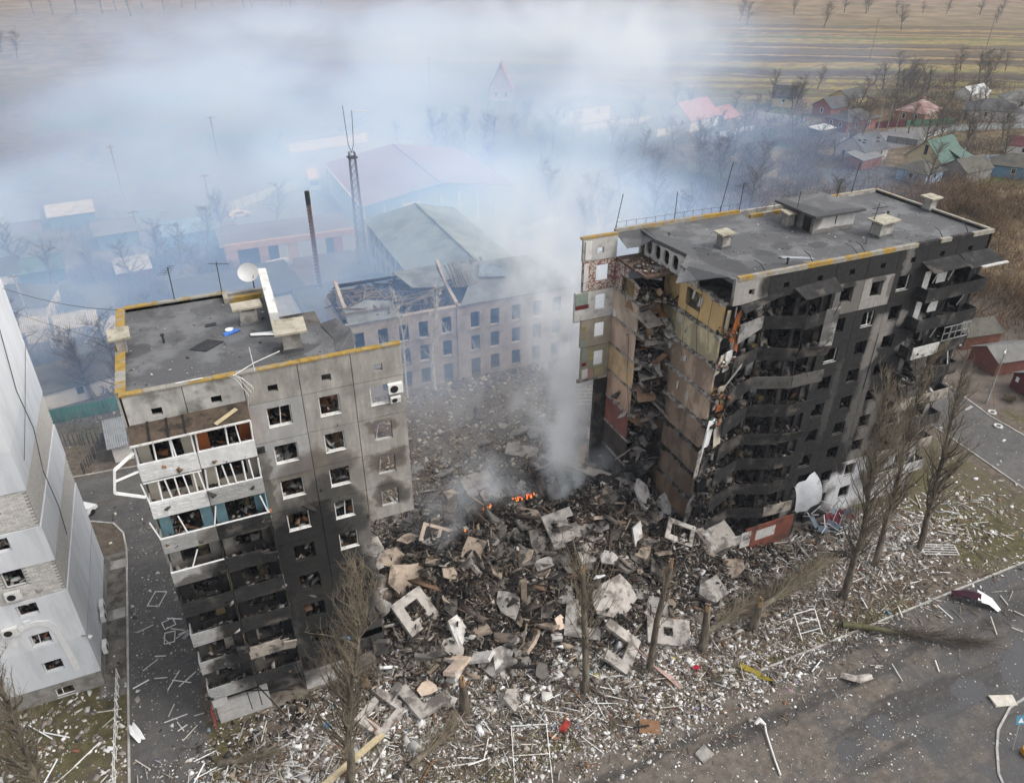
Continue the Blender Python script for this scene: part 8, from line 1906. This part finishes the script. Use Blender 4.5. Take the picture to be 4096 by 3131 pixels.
# ------------------------------------------------------------------ smoke
def smoke_mat(name, col, aniso, dens=1.0):
    m = bpy.data.materials.new(name); m.use_nodes = True; nt = m.node_tree; nt.nodes.clear()
    out = nt.nodes.new('ShaderNodeOutputMaterial'); pv = nt.nodes.new('ShaderNodeVolumePrincipled'); nt.links.new(pv.outputs[0], out.inputs['Volume'])
    pv.inputs['Color'].default_value = (*col, 1); pv.inputs['Density'].default_value = dens; pv.inputs['Anisotropy'].default_value = aniso; pv.inputs['Absorption Color'].default_value = (1, 1, 1, 1)
    return m
def smoke_obj(name, label, lo, hi, res, blobs, nscale, nlow, nhigh, material, nz=1.0, floor=.0, detail=4):
    """a cloud as a fog grid: soft ellipsoids (x, y, z, rx, ry, rz, density) torn up by noise"""
    ng = bpy.data.node_groups.new(name, 'GeometryNodeTree'); ng.interface.new_socket('Geometry', in_out='OUTPUT', socket_type='NodeSocketGeometry')
    N, L = ng.nodes, ng.links
    vc = N.new('GeometryNodeVolumeCube'); vc.inputs['Min'].default_value = lo; vc.inputs['Max'].default_value = hi
    for k, v in zip('XYZ', res): vc.inputs['Resolution ' + k].default_value = v
    pos = N.new('GeometryNodeInputPosition').outputs[0]
    mp = N.new('ShaderNodeVectorMath'); mp.operation = 'MULTIPLY'; mp.inputs[1].default_value = (1, 1, nz); L.new(pos, mp.inputs[0])
    n1 = noise_s(ng, mp.outputs[0], nscale, detail, .6, dist=.6)
    k = n1.ss(nlow, nhigh) * (1 - floor) + floor
    wv = N.new('ShaderNodeTexNoise'); wv.inputs['Scale'].default_value = nscale * 1.3; wv.inputs['Detail'].default_value = 2; L.new(pos, wv.inputs['Vector'])
    x, y, z = V(ng, pos); wx, wy, wz = V(ng, wv.outputs['Color'])
    amp = .35 / nscale
    x = x + (wx - .5) * amp; y = y + (wy - .5) * amp; z = z + (wz - .5) * (amp * .5)
    acc = None
    for (cx_, cy_, cz_, rx, ry, rz_, d) in blobs:
        a = (x - cx_) / rx; b_ = (y - cy_) / ry; c = (z - cz_) / rz_
        g = (1.0 - (a * a + b_ * b_ + c * c).ss(0.0, 1.0)) * d
        acc = g if acc is None else acc + g
    L.new((acc * k).k, vc.inputs['Density'])
    sm = N.new('GeometryNodeSetMaterial'); sm.inputs['Material'].default_value = material
    go = N.new('NodeGroupOutput'); L.new(vc.outputs[0], sm.inputs[0]); L.new(sm.outputs[0], go.inputs[0])
    o = bpy.data.objects.new(name, bpy.data.meshes.new(name)); COL.objects.link(o)
    md = o.modifiers.new('cloud', 'NODES'); md.node_group = ng
    return tag(o, label, kind='stuff')
SM = smoke_mat('white_smoke', (.66, .80, 1.0), .0)
SM3 = smoke_mat('column_smoke', (.88, .95, 1.0), .0)
SM2 = smoke_mat('blue_smoke', (.38, .60, 1.0), .0)
# the wide blue veil lying over the school, the yards and the fields
smoke_obj('smoke', 'thin blue grey smoke lying over the school, the yards and the fields', (-190, 24, 0), (360, 640, 40), (126, 154, 22), [
    (14, 94, 5, 84, 70, 16, .052), (40, 150, 7, 115, 85, 19, .032), (60, 240, 8, 150, 120, 22, .016), (120, 320, 6, 160, 150, 24, .0085), (40, 420, 6, 170, 190, 22, .0045), (62, 68, 7, 42, 44, 13, .055), (108, 106, 7, 54, 60, 15, .024), (34, 44, 5, 28, 22, 14, .058), (190, 240, 7, 110, 120, 20, .007)],
    .026, .36, .58, SM2, 1.6, .12, 6)
smoke_obj('smoke_bank', 'white smoke band drifting away from the heap toward the fields', (26, 26, 3), (240, 300, 46), (104, 132, 26), [
    (48, 44, 15, 10, 12, 8, .0198), (61, 60, 16, 15, 17, 9, .0211), (77, 80, 17, 20, 23, 10, .0238), (97, 108, 18, 24, 27, 10, .0304), (119, 138, 20, 32, 36, 12, .0264), (142, 174, 23, 42, 46, 14, .0224), (155, 220, 26, 60, 60, 16, .0178), (100, 190, 26, 66, 60, 14, .0132)],
    .07, .42, .58, SM, 1.1, .03, 6)
# rising column from the fire
smoke_obj('smoke_plume', 'white smoke column rising from the burning heap', (14, 2, 0.360), (74, 74, 32), (120, 144, 63), [
    (34.0, 8.9, 3.2, 1.9, 1.8, 2.4, 1.584), (34.0, 9.8, 4.6, 2.5, 2.3, 2.8, 0.936), (34.1, 11, 6.0, 3.2, 3.0, 3.2, 0.576), (34.4, 13.0, 7.6, 4.2, 4.0, 3.6, 0.396), (34.8, 15.0, 9.4, 5.2, 4.8, 4.0, 0.302), (36.2, 17, 11, 5.0, 5.2, 4.0, 0.202), (38.2, 18.6, 12.6, 5.6, 5.8, 4.4, 0.187), (40.3, 21.2, 14, 6.8, 7.8, 5.4, 0.144), (43.3, 26.5, 15, 10, 12, 8, 0.086), (45, 33, 15.5, 13, 14, 9, 0.054), (49, 44, 16, 16, 19, 11, 0.036),
    (28.7, 11.4, 3.4, 3.4, 2.8, 2.6, 0.252), (21.5, 8.3, 2.6, 2.4, 2.0, 2.2, 0.360), (27, 14, 3.8, 4.8, 4, 3.4, 0.180), (39, 10, 3.8, 3.4, 3.6, 4, 0.288), (30, 24, 6, 13, 13, 8, 0.040), (40, 17, 6, 5, 8, 8, 0.101), (24, 11, 3.4, 7, 5, 4, 0.086)],
    .34, .43, .58, SM3, .75, .01, 6)
# the air itself
hm_ = bpy.data.materials.new('haze'); hm_.use_nodes = True; nt = hm_.node_tree; nt.nodes.clear()
pv = nt.nodes.new('ShaderNodeVolumePrincipled'); nt.links.new(pv.outputs[0], nt.nodes.new('ShaderNodeOutputMaterial').inputs['Volume'])
pv.inputs['Color'].default_value = (.80, .88, 1, 1); pv.inputs['Absorption Color'].default_value = (1, 1, 1, 1); pv.inputs['Density'].default_value = .0002; pv.inputs['Anisotropy'].default_value = 0
tag(MB().box(-3100, -600, -1, 3600, 5600, 54).build('haze', hm_), 'thin pale haze in the air over the whole place', kind='stuff')
# ------------------------------------------------------------------ say which one: look-alikes told apart by what they lie beside
LMK = [('the tall snapped trunk', 26.3, -8.7), ('the second snapped trunk', 32, -9), ('the first poplar', 7.95, -8.5), ('the grey stump', 17.1, -6.8), ('the split stump', 36.95, -9.1), ('the yellow-faced stump', 42.2, -9), ('the left facade poplar', 51.9, -9.2), ('the middle poplar', 57.4, -7.4), ('the rightmost poplar', 63, -7.5),
       ('the largest fire', 29.7, 11), ('the two-hole frame', 20.8, 9.6), ('the notched slab', 30.6, 4.4), ('the curved tan slab', 17.1, 5.3), ('the great white torn slab', 42.2, 3.6), ('the pale rounded lump', 44, -.6), ('the U-shaped panel', 30.6, -6.6), ('the V-shaped fragment', 18.6, -3.9), ('the litter-filled white frame', 11.2, -4.8), ('the square-holed panel', 35.2, -6.7), ('the collapsed porch', 57.4, -1.6), ('the blue box', 7.2, -4.2), ('the pillar stump', 23.2, 13.6), ('the person', 32.5, 30.6), ('the taller birch', 30.1, 38.6), ('the courtyard bed frame', 46.5, 28.5), ('the skewed drive frame', -3.7, 14.6), ('the square drive frame', -2.9, 11.2), ('the white sack', -5.6, 1), ('the lower left poplar', -11.6, -1.9), ('the maroon road sheet', 62.3, -14.4), ('the ladder frame', 46.2, -11), ('the mossy limb', 53, -14.5), ('the slatted frame', 64.4, -8.4),
       ('the cream house', 174.8, 89.6), ('the pale blue house', 164.4, 84.2), ('the pinkish house', 166.3, 104.2), ('the stone barn', 176, 81.3), ('the bright blue house', 188, 78.4), ('the brown brick house', 215.8, 131.5), ('the larger orange house', 189.5, 131.5), ('the small orange house', 198, 148.5), ('the black roofed house', 241, 125.5), ('the white roofed shed', 262, 150), ('the red roofed house', 148, 152.6), ('the rounded gable house', 193.5, 165.5), ('the junk shelter', 175.5, 128), ('the steep pink gable', 113, 213), ('the maroon warehouse', 60, 114), ('the forked birch', 75.4, 83), ('the blue shed', 5.8, 107.2), ('the pale green shed', -6.8, 112.5), ('the red brick shed', -4.2, 92.5), ('the lattice mast', 32.5, 85), ('the bright white cottage', -20, 84.5), ('the dark roofed cottage', -11.5, 57), ('the nearer field pole', 300, 233), ('the farther field pole', 372, 232), ('the pylon poles', 243, 103)]
_R = camera.matrix_world.to_3x3().inverted(); _C = camera.matrix_world.translation
def px(x, y, z=0):
    c = _R @ (Vector((x, y, z)) - _C); return (-c.x / c.z * 3071, c.y / c.z * 3071)
NTH = ' second third fourth fifth sixth seventh eighth ninth tenth eleventh twelfth thirteenth fourteenth fifteenth sixteenth seventeenth eighteenth nineteenth twentieth'.split(' ')
def tell_apart(groups):
    byk = {}
    for o in list(COL.objects):
        gk = o.get('group')
        if o.parent is None and gk in groups:
            if o.type == 'EMPTY': x, y, z = o.location
            else:
                n_ = len(o.data.vertices); a = np.empty(n_ * 3, np.float32); o.data.vertices.foreach_get('co', a); x, y, z = a.reshape(-1, 3).mean(0)
            u, v = px(x, y, z)
            best = min(LMK, key=lambda L: (L[1] - x) ** 2 + (L[2] - y) ** 2); lu, lv = px(best[1], best[2])
            du, dv = u - lu, lv - v
            side = ('right of' if du > 0 else 'left of') if abs(du) > abs(dv) else ('in front of' if dv > 0 else 'behind')
            byk.setdefault((groups[gk], best[0], side), []).append((du * du + dv * dv, o))
    for (base, lm_, side), L in byk.items():
        L.sort(key=lambda q: q[0])
        for i, (_, o) in enumerate(L):
            w = '' if i == 0 else NTH[min(i, len(NTH) - 1)] + ' '
            o['label'] = '%s, among the outermost %s %s' % (base, side, lm_) if i >= len(NTH) else ('%s, %snearest one %s %s' % (base, w, side, lm_)) if len(L) > 1 else '%s just %s %s' % (base, side, lm_)
tell_apart({'charred beams in the heap': 'charred beam in the heap', 'sooty slabs in the heap': 'sooty broken slab', 'tan slabs in the heap': 'brown broken slab', 'grey slabs in the heap': 'grey broken slab', 'pale slabs in the heap': 'pale broken slab', 'slabs in the courtyard': 'courtyard slab',
            'laths on the drive': 'splintered lath on the drive', 'laths before the left block': 'white lath in the litter', 'laths between the poplars': 'broken lath in the litter', 'laths at the black facade': 'white lath by the black facade', 'laths on the road': 'pale lath', 'laths on the mossy yard': 'pale lath on the moss',
            'bare trees behind the yards': 'bushy bare tree', 'bare trees among the houses': 'bare tree', 'bare trees in the smoke': 'bare tree dimmed by smoke', 'trees behind the farthest houses': 'bare tree in scrub', 'far trees top right': 'far bare tree', 'far clump at left': 'far clump tree', 'far trees top left': 'tall far tree'})

def in_order(group, base, tail, key):
    L = sorted((o for o in COL.objects if o.get('group') == group and o.parent is None), key=key)
    for i, o in enumerate(L): o['label'] = '%s, %s%s' % (base, (NTH[i] + ' ') if i else ('' if tail.startswith('highest') else 'first '), tail)
def zc(o): return -sum(v.co.z for v in o.data.vertices) / len(o.data.vertices)
in_order('burnt rods along the front parapet of the right roof', 'short burnt rod bent over the right roof front parapet', 'from the left', lambda o: o.data.vertices[0].co.x)
ST = 'zero first second third fourth fifth sixth seventh eighth ninth'.split()
for o in list(COL.objects):
    if str(o.get('group', '')).startswith('slabs jammed'):
        k = min(9, max(1, int((-zc(o) - .9) / 2.8) + 1)); o['group'] = 'slabs jammed in the torn stairwell, %s storey' % ST[k]
for k in range(1, 10): in_order('slabs jammed in the torn stairwell, %s storey' % ST[k], '%sslab jammed in the torn stairwell at the %s storey' % ('broken ' if k > 5 else 'sooty ', ST[k]), 'highest there', zc)
